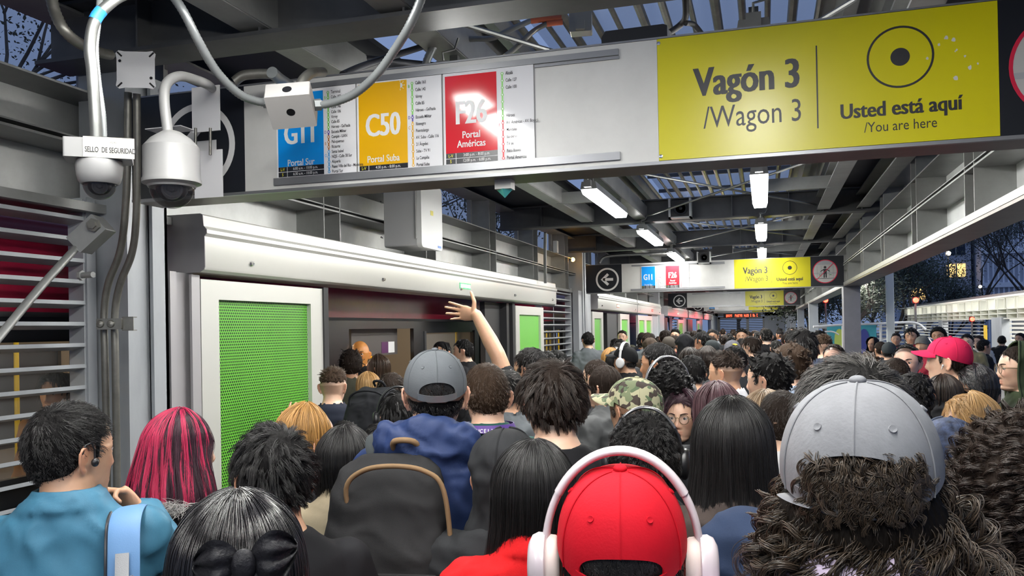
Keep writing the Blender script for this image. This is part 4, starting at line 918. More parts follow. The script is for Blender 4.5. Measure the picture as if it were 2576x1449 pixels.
def hair_mat(name, col, rough=.36, var=.45, spec=.42):
    key = 'hair_'+name
    if key in MATS: return MATS[key]
    m = D.materials.new(key); m.use_nodes = True; N, L = m.node_tree.nodes, m.node_tree.links; p = N['Principled BSDF']; p.inputs['Roughness'].default_value = rough; p.inputs['Specular IOR Level'].default_value = spec
    hi = N.new('ShaderNodeHairInfo'); x = N.new('ShaderNodeMix'); x.data_type = 'RGBA'; x.inputs[6].default_value = (*[c*(1-var) for c in col], 1); x.inputs[7].default_value = (*[min(1, c*(1+var)+.004) for c in col], 1)
    L.new(hi.outputs['Random'], x.inputs[0]); L.new(x.outputs[2], p.inputs['Base Color']); MATS[key] = m; return m
def cloth(name, col, rough=.8, bscale=500, sheen=.0, var=.08, weave=.25, kind=None):
    return mat('cloth_'+name, col, rough, 0, spec=.18, bump=weave, bscale=bscale, var=var, vscale=14, sheen=sheen)

# ---------------------------------------------------------------- hair
HAIRS = {}
def push_out(P, off=.002):
    q_ = (P-EC)/(ER+off); r = np.linalg.norm(q_, axis=-1, keepdims=True); return np.where(r < 1, EC+(P-EC)/np.maximum(r, 1e-6), P)
def roots(n, rg, front=0., mask=None, recede=0.):
    out = []
    while len(out) < n:
        v = rg.normal(size=(4000, 3)); v /= np.linalg.norm(v, axis=1, keepdims=True); p = EC+v*ER
        lim = zmin(p[:, 1])+recede*np.clip((p[:, 1]-.0)/.06, 0, 1)
        ok = (p[:, 2] > lim+.002)
        if mask: ok &= mask(p)
        out.extend(p[ok].tolist())
    return np.array(out[:n])
def strands(style, seed=0, n=5000, **k):
    """list of (polyline array, radius) -> arrays N x K x 3 in head space"""
    rg = np.random.default_rng(seed); K = k.get('K', 8); cl = k.get('clump', 10); ng = max(1, n//cl)
    g = roots(ng, rg, mask=k.get('mask'), recede=k.get('recede', 0)); N_ = (g-EC)/ER**2; N_ /= np.linalg.norm(N_, axis=1, keepdims=True)
    crown = np.array(k.get('crown', (0.012, -.055, .085))); top = sm(g[:, 2], k.get('f0', .0), k.get('f1', .07)); L = (k['side']+(k['top']-k['side'])*top)*(1+.22*rg.normal(size=ng)).clip(.5, 1.6)
    away = g-crown; away -= N_*(away*N_).sum(1, keepdims=True); away /= np.linalg.norm(away, axis=1, keepdims=True)+1e-6
    sw = np.cross(N_, away)*k.get('swirl', .35); fdir = np.array(k.get('dir', (0, 0, -.3))); d0 = away*k.get('comb', .8)+sw+fdir*k.get('fd', .5)+rg.normal(size=g.shape)*k.get('mess', .18)
    d0 -= N_*(d0*N_).sum(1, keepdims=True)*.8; d0 = d0+k.get('up', 0)*(sm(g[:, 1], .0, .07)[:, None])*np.array([0, -.35, 1.2]); vo = rg.uniform(0, 1, (ng, 1))*k.get('vol', .006); P = [g.copy()]; lift0, lift1 = k.get('lift', (.9, .25)); grav = k.get('grav', .25); cr, cf = k.get('curl', (0, 0)); ph = rg.uniform(0, 6.28, ng); cfv = cf*(1+.3*rg.normal(size=ng))
    cur = g.copy(); n2 = rg.normal(size=g.shape)*k.get('wav', .1)
    for i in range(1, K):
        t = i/(K-1); d = N_*(lift0*(1-t)+lift1*t)+d0+np.array([0, 0, -grav*t*2])+n2*t; d /= np.linalg.norm(d, axis=1, keepdims=True); cur = cur+d*(L/(K-1))[:, None]; cur = push_out(cur, .0015+.0006*i+vo*min(1, 2.2*t)); P.append(cur.copy())
    G = np.stack(P, 1)
    if cr:
        T = np.gradient(G, axis=1); T /= np.linalg.norm(T, axis=2, keepdims=True)+1e-9; U = np.cross(T, rg.normal(size=(ng, 1, 3))); U /= np.linalg.norm(U, axis=2, keepdims=True)+1e-9; V = np.cross(T, U); t = np.linspace(0, 1, K)[None, :, None]
        a = (ph[:, None, None]+t*cfv[:, None, None]*6.283*(L/ k['top'])[:, None, None]); G = G+(U*np.cos(a)+V*np.sin(a))*cr*np.minimum(1, t*4)
    ch = np.repeat(G, cl, axis=0); off = rg.normal(size=(len(ch), 1, 3))*k.get('cw', .0028); t = np.linspace(0, 1, K)[None, :, None]; tip = k.get('tip', .35); ch = ch+off*(1-(1-tip)*t); j = rg.normal(size=(len(ch), 1, 3))*k.get('fuzz', .0015); ch = ch+j*t**2
    Nn = np.repeat(N_, cl, axis=0); r0 = push_out(ch[:, 0], 0); ch[:, 0] = r0-Nn*.001
    ln = rg.uniform(.72, 1, len(ch)) if k.get('lenvar', True) else np.ones(len(ch)); 
    return ch
# long hair: paths follow a falling curtain round the head
def curtain(a, z, sp=1.0, wide=0., back=0.):
    """outline of falling hair: azimuth a (0 front), height z in head space"""
    zz = np.clip(z, -.6, .1120); k_ = np.sqrt(np.clip(1-((zz-.012)/.1005)**2, 0, 1))
    w = np.where(zz > -.01, .0785*np.where(zz > .012, k_, 1), np.interp(zz, [-.6, -.35, -.2, -.11, -.06, -.01], [.115, .105, .095, .083, .078, .0785])); yb = np.where(zz > -.01, .098*np.where(zz > .012, k_, 1), np.interp(zz, [-.6, -.35, -.22, -.14, -.08, -.01], [.15, .145, .12, .088, .088, .097]))
    w = w+wide*sm(-zz, -.05, .15); yb = yb+back*sm(-zz, -.05, .15); yf = np.where(zz > .012, .098*k_, .06)
    x = w*np.sin(a); y = EC[1]+np.where(np.cos(a) > 0, yf, yb)*np.cos(a); return x, y
def long_strands(seed, n, length, cl=10, off=(.006, .022), a0=78, wav=(.0, 0), wide=0., back=0., K=12, part=0.0, sub=1.0, endvar=.05, tuck=None, az=None, crown_y=.0):
    rg = np.random.default_rng(seed); ng = n//cl
    if az is None:
        a = rg.uniform(math.radians(a0), 2*PI-math.radians(a0), ng)
    else: a = math.radians(az[0])+rg.uniform(0, 1, ng)*math.radians(az[1]-az[0])
    o = off[0]+(off[1]-off[0])*rg.uniform(0, 1, ng)**.7; zt = .11; zb = -(length*(1+endvar*rg.normal(size=ng)))+.10; t = np.linspace(0, 1, K)
    # arc-length-like spacing: first quarter covers the skull cap
    th = np.minimum(1, t/.38); zc = .012+.1005*np.cos(th*PI/2); Z = np.where(t < .38, zc[None, :], .012+(zb[:, None]-.012)*((t-.38)/.62)[None, :])
    A = a[:, None]+np.zeros_like(Z); xx, yy = curtain(A, Z, wide=wide, back=back); k_ = np.minimum(1, t/.25)[None, :]
    OX = o[:, None]*np.sin(A); OY = o[:, None]*np.cos(A); OZ = o[:, None]*np.cos(np.minimum(1, t/.38)*PI/2)[None, :]
    G = np.stack([xx+OX*k_+part*(1-k_)*1.0, yy+OY*k_+crown_y*(1-k_), Z+OZ], 2)
    wr, wf = wav
    if wr:
        ph = rg.uniform(0, 6.28, (ng, 1)); f = wf*(1+.2*rg.normal(size=(ng, 1))); w_ = wr*np.minimum(1, t*2)[None, :]; G[:, :, 0] += w_*np.cos(ph+f*6.283*t[None, :]*length/.3)*np.abs(np.cos(A)); G[:, :, 1] += w_*np.sin(ph+f*6.283*t[None, :]*length/.3); G[:, :, 2] += 0
    low = rg.normal(size=(ng, 1, 2))*.006; G[:, :, :2] += low*t[None, :, None]
    ch = np.repeat(G, cl, axis=0); offv = rg.normal(size=(len(ch), 1, 3))*.0028; tt = t[None, :, None]; ch = ch+offv*(1-.4*tt)+rg.normal(size=(len(ch), 1, 3))*.003*tt**2
    return ch
def curves_obj(name, S, m, parent, r=.00045, taper=.35, loc=None):
    """link hair strands (N x K x 3) as one hair curves object"""
    key = id(S) if not isinstance(S, tuple) else S[0]
    hc = D.hair_curves.new(name); n, K = S.shape[:2]; hc.add_curves([K]*n)
    hc.attributes['position'].data.foreach_set('vector', S.reshape(-1, 3).astype(np.float32).ravel())
    ra = hc.attributes.get('radius') or hc.attributes.new('radius', 'FLOAT', 'POINT'); rr = r*(1-(1-taper)*np.linspace(0, 1, K)**1.5); ra.data.foreach_set('value', np.tile(rr, n).astype(np.float32))
    hc.materials.append(m); return hc
def shell(th, seed=0, zlim=None, res=(72, 40), recede=0., mask=None, lump=.0, lsc=30):
    """hair volume: skull surface pushed out by th(p)"""
    mb = MB(); na, nb = res; V = []
    for j in range(nb+1):
        el = PI/2-(PI/2+.95)*j/nb
        for i in range(na):
            a = 2*PI*i/na; v = np.array([math.cos(el)*math.sin(a), math.cos(el)*math.cos(a), math.sin(el)]); p = EC+v*ER
            h = th(p); hm = float(sm(p[2]-(zmin(p[1])+recede*min(1, max(0, p[1]/.06))), -.004, .02))
            if mask: hm *= mask(p)
            nz = mnoise.noise(Vector(p*lsc)+Vector((seed, 0, 0)))*lump; V.append(Vector(p+v*((h+nz)*hm-(.0025+.0*0)*(1-hm)-.0005)) if (hm > .02 or p[2] > .03) else Vector(EC+(p-EC)*.6))
    f = [(j*na+i, j*na+(i+1) % na, (j+1)*na+(i+1) % na, (j+1)*na+i) for j in range(nb) for i in range(na)]
    mb.add(V, f); return mb
def curtain_shell(length, off=.012, a0=78, wide=0., back=0., lump=.004, seed=0, taper=.0):
    mb = MB(); zs = [.012+.1005*math.cos(t) for t in np.linspace(.05, PI/2, 12)]+list(np.linspace(0, .10-length, 26)); na = 60; V = []; A0 = math.radians(a0)
    for j, z in enumerate(zs):
        for i in range(na+1):
            a = A0+(2*PI-2*A0)*i/na; x, y = curtain(np.array(a), np.array(z), wide=wide, back=back); o = off+lump*mnoise.noise(Vector((a*5, z*9, seed))); q_ = 1 if z < .03 else (z-.012)/.1005; o2 = o if z < .05 else o
            V.append(Vector((float(x)+o2*math.sin(a), float(y)+o2*math.cos(a), z+(o*max(0, (z-.012)/.1)))))
    f = [(j*(na+1)+i, j*(na+1)+i+1, (j+1)*(na+1)+i+1, (j+1)*(na+1)+i) for j in range(len(zs)-1) for i in range(na)]
    mb.add(V, f); c = len(mb.v); mb.add([(0, EC[1], .1145+off)], [(i+1-c, i-c, 0) for i in range(na)]) if False else None
    return mb
STY = {
 'fade': dict(side=.004, top=.028, f0=.03, f1=.08, lift=(.9, .5), comb=.5, dir=(0, 1, 0), fd=.5, grav=0, mess=.22, up=.5, clump=5, K=5, cw=.003, n=7000, r=.00042),
 'short': dict(side=.014, top=.030, f0=-.02, f1=.06, lift=(.8, .1), comb=.9, fd=.35, dir=(0, .2, -.8), grav=.1, mess=.2, clump=7, K=6, cw=.0035, n=7500, r=.00042, swirl=.5),
 'crop': dict(side=.009, top=.017, f0=-.02, f1=.06, vol=.002, lift=(.5, .15), comb=.9, fd=.35, dir=(0, .2, -.8), grav=.1, mess=.18, clump=4, K=5, cw=.003, n=7500, r=.0004, swirl=.5),
 'medium': dict(side=.040, top=.062, f0=-.04, f1=.05, lift=(.85, .05), comb=1.0, fd=.5, dir=(0, .0, -1), grav=.5, mess=.24, clump=12, K=9, cw=.0045, n=9000, r=.00046, swirl=.6, wav=.3, vol=.018),
 'spiky': dict(side=.016, top=.045, f0=-.01, f1=.05, lift=(1.1, .5), comb=.6, fd=.3, dir=(0, .2, .2), up=.8, vol=.008, grav=0, mess=.28, clump=14, K=7, cw=.004, n=8000, r=.00046, tip=.15),
 'curlytop': dict(side=.010, top=.036, f0=.02, f1=.06, lift=(1.0, .5), comb=.5, fd=.3, dir=(0, .6, 0), grav=.1, mess=.5, clump=12, K=14, cw=.003, n=6500, r=.00046, curl=(.006, 2.0)),
 'curly': dict(side=.10, top=.12, f0=-.05, f1=.05, lift=(1.3, .1), comb=.5, fd=.4, dir=(0, -.1, -1), grav=1.0, mess=.4, clump=14, K=22, cw=.0035, n=9000, r=.00048, curl=(.009, 3.2), wav=.3),
 'bigcurly': dict(side=.20, top=.17, f0=-.05, f1=.05, lift=(1.5, -.1), comb=.6, fd=.5, dir=(0, -.1, -1), grav=1.2, mess=.45, clump=16, K=28, cw=.0045, n=13000, r=.0005, curl=(.011, 4.5), wav=.4),
 'afro': dict(side=.035, top=.04, f0=-.05, f1=.05, lift=(1.3, .9), comb=.2, fd=.0, grav=0, mess=.5, clump=6, K=10, cw=.002, n=6500, r=.0005, curl=(.004, 2.5)),
}
SHELL_TH = {'fade': lambda p: .003+.006*float(sm(p[2], .03, .085)), 'short': lambda p: .003+.004*float(sm(p[2], .0, .07)), 'crop': lambda p: .0025+.003*float(sm(p[2], .0, .07)), 'medium': lambda p: .006+.006*float(sm(p[2], .0, .07)), 'spiky': lambda p: .003+.009*float(sm(p[2], .01, .07)),
 'curlytop': lambda p: .003+.014*float(sm(p[2], .03, .07)), 'curly': lambda p: .016, 'bigcurly': lambda p: .030, 'afro': lambda p: .020}
HCACHE = {}
def make_hair(parent, style, hm, seed=0, dens=1.0, kw=None, hc_key=None, recede=0., maskf=None, r_mul=1.0, capcut=None, front=False):
    """adds a hair part (volume) with fine strands under the person"""
    kw = kw or {}; T = tuple(HC); lowd = dens < .5; rk = min(2.4, 1.0/math.sqrt(max(.12, dens)))
    base = hair_base_mat(hm)
    if style == 'fade' and maskf is None: maskf = lambda p: float(p[2] > .030+.02*mnoise.noise(Vector((p[0]*60, p[1]*60, 1))))
    if style in STY:
        st = dict(STY[style]); st.update(kw)
        if lowd: st['K'] = max(4, int(st['K']*.6))
        key = (style, seed, dens, hc_key, recede, hm.name)
        if key not in HCACHE:
            mb = shell(SHELL_TH[style], seed, recede=recede, mask=maskf, lump=.006 if style in ('medium', 'curly', 'bigcurly', 'afro') else .002)
            me = mb.mesh('hair', 180); n = int(st.pop('n')*dens*.72); r = st.pop('r')*rk*r_mul*1.14; S = strands(style, seed, n, recede=recede, mask=(lambda P: np.array([maskf(p) > .5 for p in P])) if maskf else None, **st)
            if capcut is not None:
                a_ = np.arctan2(S[..., 0], S[..., 1]+.004); rho = np.sqrt((S[..., 0]/.0785)**2+((S[..., 1]+.004)/.098)**2); lim = .018+.030*np.cos(a_)+capcut-.035*np.maximum(0, rho-1.1)
                lim = lim-np.random.default_rng(9).uniform(0, .035, (len(S), 1))*np.linspace(0, 1, S.shape[1])[None, :]; S[..., 2] = np.minimum(S[..., 2], lim)
            HCACHE[key] = (me, curves_obj('hair_strands', S, hm, None, r))
        me, hc = HCACHE[key]
    else:
        key = (style, seed, dens, hm.name, str(kw)); kk = dict(kw)
        if lowd: kk['K'] = 9
        if key not in HCACHE:
            length = kk.pop('length'); n = int(kk.pop('n', 9000)*dens*.72); wd = kk.get('wide', 0); bk = kk.get('back', 0); a0 = kk.get('a0', 78)
            me = curtain_shell(length-.02, .010+kk.pop('vol', .0), a0+3, wd, bk, seed=seed).mesh('hair', 180); S = long_strands(seed, n, length, **kk); HCACHE[key] = (me, curves_obj('hair_strands', S, hm, None, (.00057*rk)*r_mul))
        me, hc = HCACHE[key]
    o = put(D.objects.new('hair', me), parent); o.location = T
    if not me.materials: me.materials.append(None)
    o.material_slots[0].link = 'OBJECT'; o.material_slots[0].material = base
    s = put(D.objects.new('hair_strands', hc), o)
    if front:
        k2 = ('front', hm.name, seed % 3)
        if k2 not in HCACHE:
            F_ = strands('x', seed, 2200, side=.085, top=.085, lift=(.45, .0), comb=0, swirl=0, fd=.8, dir=(0, -.9, -.35), grav=.5, mess=.10, clump=12, K=8, cw=.004, vol=.006, mask=lambda P: P[:, 1] > .012, lenvar=False)
            F_[..., 0] += np.sign(F_[:, :1, 0])*.020*np.linspace(0, 1, 8)[None, :]**1.3; F_ = push_out(F_, .004); HCACHE[k2] = curves_obj('front_hair', F_, hm, None, .0006)
        put(D.objects.new('front_hair', HCACHE[k2]), o)
    return o
def hair_base_mat(hm):
    k = hm.name+'_base'
    if k not in MATS:
        c = [x for x in hm.node_tree.nodes if x.type == 'MIX'][0]; a = c.inputs[6].default_value; MATS[k] = mat(k, (a[0]*1.0, a[1]*1.0, a[2]*1.0), .7, spec=.12, bump=.8, bscale=90, stretch=(1, 1, .25))
    return MATS[k]
# ---------------------------------------------------------------- caps, headphones, hoods, glasses, packs
CC, CRr = np.array([0, -.004, .020]), np.array([.0875, .1075, .098])
def cap_rim(a): return .018+.030*math.cos(a)          # rim height by azimuth (0 front)
def cap_pt(a, t, off=0, lo=None):
    """t 0 top .. 1 rim"""
    zr = cap_rim(a) if lo is None else lo; er = math.asin(max(-.9, min(.9, (zr-CC[2])/CRr[2]))); el = PI/2-(PI/2-er)*t; e = 1.0
    ce = math.cos(el)**.80; return Vector((CC[0]+(CRr[0]+off)*ce*math.sin(a), CC[1]+(CRr[1]+off)*ce*math.cos(a), CC[2]+(CRr[2]+off)*math.sin(el)))
def make_cap(parent, m, label=None, opening=True, brim_len=.07, tilt=0, turn=0, strap=None, hole_h=.062, hole_a=40, eyelets=None, brim_m=None, puff=0):
    na, nt = 96, 26; V = []; HA = math.radians(hole_a); mb = MB()
    def lo(a):
        d = abs(((a-PI+PI) % (2*PI))-PI)          # distance from the back
        if opening and d < HA: return cap_rim(a)+.016+(hole_h-.016)*math.sqrt(max(0, 1-(d/HA)**2))
        return None
    A = sorted(set([2*PI*i/na for i in range(na)]+[PI+s*HA*k for s in (-1, 1) for k in (1.0001, .985, .95, .9)])); n = len(A)
    for off in (0.0, -.0025):
        for j in range(nt+1):
            for a in A: V.append(cap_pt(a, j/nt, off, lo(a)))
    L = n*(nt+1); F = []
    for j in range(nt):
        for i in range(n): F += [(j*n+i, j*n+(i+1) % n, (j+1)*n+(i+1) % n, (j+1)*n+i), (L+j*n+i, L+(j+1)*n+i, L+(j+1)*n+(i+1) % n, L+j*n+(i+1) % n)]
    for i in range(n): F.append((nt*n+i, nt*n+(i+1) % n, L+nt*n+(i+1) % n, L+nt*n+i))
    mb.add(V, F)
    for k in range(6):
        a = PI/2*0+PI*k/3
        P = [cap_pt(a, j/20, .0008, lo(a)) for j in range(1, 21)]; mb.tube(P, .0011, 5)
    R_ = Matrix.Rotation(math.radians(turn), 4, 'Z') @ Matrix.Rotation(math.radians(tilt), 4, 'X')
    def fin(b_, name, mt, par):
        o = b_.build(name, mt, par, 50); 
        return o
    cap = fin(mb, 'cap', m, parent); cap.matrix_local = Matrix.Translation(HC) @ R_
    if label: cap['label'] = label
    b = MB(); b.ell(tuple(cap_pt(0, 0, .002)), (.0095, .0095, .0055), 16, 8); fin(b, 'cap_button', m, cap)
    bm_ = brim_m or m; b = MB(); V = []; nu, nr = 30, 8
    for s_ in (0, 1):
        for j in range(nr+1):
            for i in range(nu+1):
                u = -1+2*i/nu; a = u*math.radians(66); e = cap_pt(a, 1, 0); ext = brim_len*math.sqrt(max(0, 1-abs(u)**2.4))*j/nr; d = Vector((math.sin(a)*.25, 1, 0)).normalized()
                V.append(e+d*ext+Vector((0, 0, -.16*ext-.010*abs(u)**2*0-(e.x**2)*2.2*(j/nr)-.0025*s_)))
    n1 = (nu+1)*(nr+1); F = []
    for j in range(nr):
        for i in range(nu):
            q_ = (j*(nu+1)+i, j*(nu+1)+i+1, (j+1)*(nu+1)+i+1, (j+1)*(nu+1)+i); F += [q_, tuple(x+n1 for x in reversed(q_))]
    for i in range(nu): F.append((nr*(nu+1)+i, nr*(nu+1)+i+1, n1+nr*(nu+1)+i+1, n1+nr*(nu+1)+i))
    b.add(V, F); fin(b, 'brim', bm_, cap)
    if opening:
        b = MB(); V = []; k = 24
        for off in (.001, -.0015):
            for j in (0, 1):
                for i in range(k+1):
                    a = PI-HA*1.08+2*HA*1.08*i/k; zr = cap_rim(a); V.append(cap_pt(a, 1, off, zr+(.0165 if j else -.001)))
        n1 = k+1; F = []
        for i in range(k): F += [(i, i+1, n1+i+1, n1+i), (2*n1+i, 3*n1+i, 3*n1+i+1, 2*n1+i+1), (i, 2*n1+i, 2*n1+i+1, i+1), (n1+i, n1+i+1, 3*n1+i+1, 3*n1+i)]
        b.add(V, F); fin(b, 'strap', strap or m, cap)
    b = MB()
    for k in range(6):
        a = PI/6+PI*k/3; p = cap_pt(a, .50, .001); nrm = (Vector(p)-Vector(CC)).normalized(); Q = Matrix.Translation(p) @ nrm.to_track_quat('Z', 'Y').to_matrix().to_4x4()
        b.lathe([(.0016, .0), (.0042, .001), (.0046, .0), (.0046, -.001)], 14, Q)
    fin(b, 'eyelet', eyelets or m, cap); return cap
def headphones(person_root, scale, rotz, m_shell, m_pad, label, band_r=.148, w=.098, thin=1.0, tilt=0, m_band=None):
    t = thing('headphones', label, 'headphones', person_root, rotz); t.scale = (scale,)*3
    T = Matrix.Translation(HC) @ Matrix.Rotation(math.radians(tilt), 4, 'X'); mb_ = m_band or m_shell
    def arc(a0, a1, n, rx, rz, zc=.0): return [T @ Vector((rx*math.sin(a), -.002, zc+rz*math.cos(a))) for a in np.linspace(a0, a1, n)]
    b = MB(); b.tube(arc(-.95, .95, 24, w+.006, band_r), .0155*thin, 14, flat=.42, up=(1, 0, 0)); b.build('headband', mb_, t, 60)
    for s in (-1, 1):
        b = MB(); b.tube([T @ Vector((s*(w+.006)*math.sin(a), -.002, band_r*math.cos(a))) for a in np.linspace(.93, 1.45, 8)]+[T @ Vector((s*(w+.010), 0, .0)), T @ Vector((s*(w+.014), .0, -.02))], [.011*thin]*8+[.013*thin, .012*thin], 12, flat=.5, up=(1, 0, 0)); b.build('yoke', m_shell, t, 60)
        Q = T @ Matrix.Translation((s*(w-.014), -.004, -.018)) @ Matrix.Rotation(s*PI/2, 4, 'Y') @ Matrix.Diagonal((1, .86, 1, 1))
        b = MB(); b.lathe([(.018, .0), (.034, -.001), (.040, .006), (.041, .014), (.036, .020)], 30, Q); b.build('ear_cushion', m_pad, t, 60)
        b = MB(); b.lathe([(.036, .018), (.043, .020), (.044, .030), (.040, .038), (.030, .043), (1e-6, .044)], 30, Q); b.build('ear_cup', m_shell, t, 60)
    return t
def make_hood(parent, m, open_deg=52, off=.024, seed=1, drop=-.16, peak=0., name='hood', vox=None):
    mb = MB(); na, nb = 64, 40; V = []; A0 = math.radians(open_deg)
    for so in (0, -.006):
        for j in range(nb+1):
            t = j/nb
            for i in range(na+1):
                a = A0+(2*PI-2*A0)*i/na; fr = abs(i/na-.5)*2
                if t < .55: el = PI/2*(1-t/.55); ce = math.cos(el)**.9; z = .012+(.1005+off)*math.sin(el)
                else: el = 0; ce = 1; z = .012+(drop-.012)*(t-.55)/.45
                w = .0785+off+so+.03*max(0, (t-.8))/.2-.020*math.sin(min(1, max(0, (t-.45)/.4))*PI); bk = .100+off+so+(-.018*math.sin(min(1, max(0, (t-.55)/.45))*PI)); yf = .098+off+peak
                n_ = mnoise.noise(Vector((a*1.7, z*14, seed)))*.010+mnoise.noise(Vector((a*4, z*30, seed+5)))*.005
                r = 1+n_/.1; x = w*ce*math.sin(a)*r; y = EC[1]+(yf if math.cos(a) > 0 else bk)*ce*math.cos(a)*r
                if t < .5 and fr > .9: z += 0
                V.append(Vector((x, y, z)))
    n1 = na+1; L = n1*(nb+1); F = []
    for j in range(nb):
        for i in range(na): F += [(j*n1+i, j*n1+i+1, (j+1)*n1+i+1, (j+1)*n1+i), (L+j*n1+i, L+(j+1)*n1+i, L+(j+1)*n1+i+1, L+j*n1+i+1)]
        F += [(j*n1, (j+1)*n1, L+(j+1)*n1, L+j*n1), (j*n1+na, L+j*n1+na, L+(j+1)*n1+na, (j+1)*n1+na)]
    for i in range(na): F.append((nb*n1+i, nb*n1+i+1, L+nb*n1+i+1, L+nb*n1+i))
    mb.add(V, F)
    mb.tube([Vector(V[j*n1]) for j in range(2, nb)], .006, 6); mb.tube([Vector(V[j*n1+na]) for j in range(2, nb)], .006, 6)
    ctr = [Vector(V[j*n1+na//2])+Vector((0, -.0008, .0008)) for j in range(0, nb, 2)]; mb.tube(ctr, .0022, 5)
    o = mb.build(name, m, parent, 70); o.location = HC; return o
def glasses(parent, m, lens=True, round_=False):
    b = MB(); rx, rz = (.024, .021) if not round_ else (.0235, .0235)
    for s in (-1, 1):
        b.tube([HC+Vector((s*.0325+rx*math.cos(t), .098-.0*abs(math.cos(t)), -.002+rz*math.sin(t)*(1 if round_ else (.9 if math.sin(t) < 0 else .8)))) for t in np.linspace(0, 2*PI, 25)[:-1]], .0016, 6, closed=True)
        b.tube([HC+Vector((s*.0565, .097, .003)), HC+Vector((s*.073, .085, .005)), HC+Vector((s*.0785, .03, .004)), HC+Vector((s*.0795, -.005, .0)), HC+Vector((s*.081, -.02, -.015))], .0019, 6)
    b.tube([HC+Vector((-.0095, .099, .004)), HC+Vector((0, .101, .007)), HC+Vector((.0095, .099, .004))], .0016, 6)
    o = b.build('glasses', m, parent, 60)
    if lens:
        b = MB()
        for s in (-1, 1): b.prism([(s*.0325+(rx-.001)*math.cos(t), -.002+(rz-.001)*math.sin(t)*(1 if round_ else .86)) for t in np.linspace(0, 2*PI, 21)[:-1]], .0972, .0978, 'y', Matrix.Translation(HC))
        b.build('lens', glass('clear_lens', (.5, .55, .6), .06, .03), o)
    return o
def eyes(parent, iris=(.05, .025, .012), look=0.):
    """eyeballs with iris under the body"""
    for s in (-1, 1):
        b = MB(); c = HC+Vector((s*.031, .0735, .001)); b.mat(mat('eye_white', (.50, .47, .45), .25)); b.ell(c, (.0120, .0120, .0120), 20, 14)
        Q = Matrix.Translation(c) @ Matrix.Rotation(math.radians(-look), 4, 'Z') @ Matrix.Rotation(-PI/2, 4, 'X')
        b.mat(mat('iris', iris, .15)); b.lathe([(.0062, .0105), (.0050, .0112), (.0026, .0120)], 18, Q); b.mat(mat('pupil', (.004, .004, .004), .1)); b.lathe([(.0026, .0120), (1e-6, .0122)], 14, Q)
        b.build('eye', None, parent, 60)
def brows(parent, m, thick=1.0):
    for s in (-1, 1):
        b = MB(); P = []
        for t in np.linspace(0, 1, 9):
            x = .013+.034*t; z = .0185+.006*math.sin(t*PI*.75); w, yf, yb = level(z); y = EC[1]+(yf-EC[1])*math.sqrt(max(.1, 1-(x/w)**2))+face_bump(x, z)
            P.append(HC+Vector((s*x, y+.0012, z)))
        b.tube(P, [.0030*thick*(1-.75*abs(t-.35)**1.3) for t in np.linspace(0, 1, 9)], 6, flat=.6, up=(0, 1, 0)); b.build('eyebrow', m, parent, 60)
def lashes(parent):
    for s in (-1, 1):
        b = MB(); b.tube([HC+Vector((s*(.031+.0135*math.cos(t)), .0828-.006*abs(math.cos(t))**2, .0025+.0038*math.sin(t))) for t in np.linspace(.0, PI, 9)], .0008, 5); b.build('eyelash_line', M_BLACK, parent, 60)
def backpack(loc, rz, m, label, w=.30, h=.46, d=.17, piping=None, strap_m=None, sc=1.0, drop=0., simple=False, dx=0.):
    """a pack worn on the back; loc/rz are the wearer's"""
    t = thing('backpack', label, 'backpack', loc, rz); t.scale = (sc,)*3; zt = 1.36-drop; y0 = -.125
    b = MB(); R_ = []
    for k, (f, ww, dd) in enumerate(((0, .80, .55), (.04, .93, .80), (.2, 1.0, 1.0), (.55, 1.0, .95), (.8, .93, .72), (.93, .80, .48), (1, .55, .22))):
        R_.append([Vector((v.x, v.y-.0, v.z)) for v in ring(zt-h+h*f, w/2*ww, d/2*dd, y0-d/2*dd, 36, 3.2)])
    b.loft(R_); me = remesh(b, .009, 3, 'pack'); wrinkle(me, .004, 9, 3); me.materials.append(m); o = put(D.objects.new('pack_body', me), t)
    o.location = (dx, 0, 0)
    if not simple:
        b = MB(); R_ = []
        for f, ww, dd in ((0, .8, .3), (.06, 1, .8), (.5, 1, .9), (.9, .96, .6), (1, .85, .2)): R_.append(ring(zt-h+.015+h*.46*f, w*.42*ww, .032*dd, y0-d*1.0, 28, 3.5))
        b.loft(R_); b.build('front_pocket', m, t, 60)
        b = MB(); b.tube(catmull([(-.11, y0-d*.62, zt-h*.35), (-.125, y0-d*.70, zt-h*.14), (-.08, y0-d*.72, zt-h*.05), (0, y0-d*.74, zt-h*.025), (.08, y0-d*.72, zt-h*.05), (.125, y0-d*.72, zt-h*.14), (.14, y0-d*.66, zt-h*.45), (.142, y0-d*.6, zt-h*.75)], 6), .0065, 8); b.build('zip_piping', piping or m, t, 60)
        b = MB(); b.tube(catmull([(-.035, y0+.0, zt+.005), (-.025, y0-.03, zt+.035), (.025, y0-.03, zt+.035), (.035, y0, zt+.005)], 6), .008, 8); b.build('grab_handle', piping or m, t, 60)
        b = MB(); b.tube([(.06, y0-d*.98, zt-h*.56), (.063, y0-d-.01, zt-h*.66)], .007, 8); b.build('zip_pull', M_WHITE, t)
    for s in (-1, 1):
        b = MB(); P = catmull([(s*.075, y0+.005, zt-.03), (s*.095, -.10, 1.435-.02), (s*.115, -.02, 1.432), (s*.13, .07, 1.38), (s*.14, .135, 1.25), (s*.15, .12, 1.08), (s*.15, -.02, zt-h+.08), (s*.12, y0-.02, zt-h+.06)], 7)
        b.tube(P, .027, 12, flat=.22, up=(0, -1, .6)); b.build('shoulder_strap', strap_m or m, t, 60)
    return t
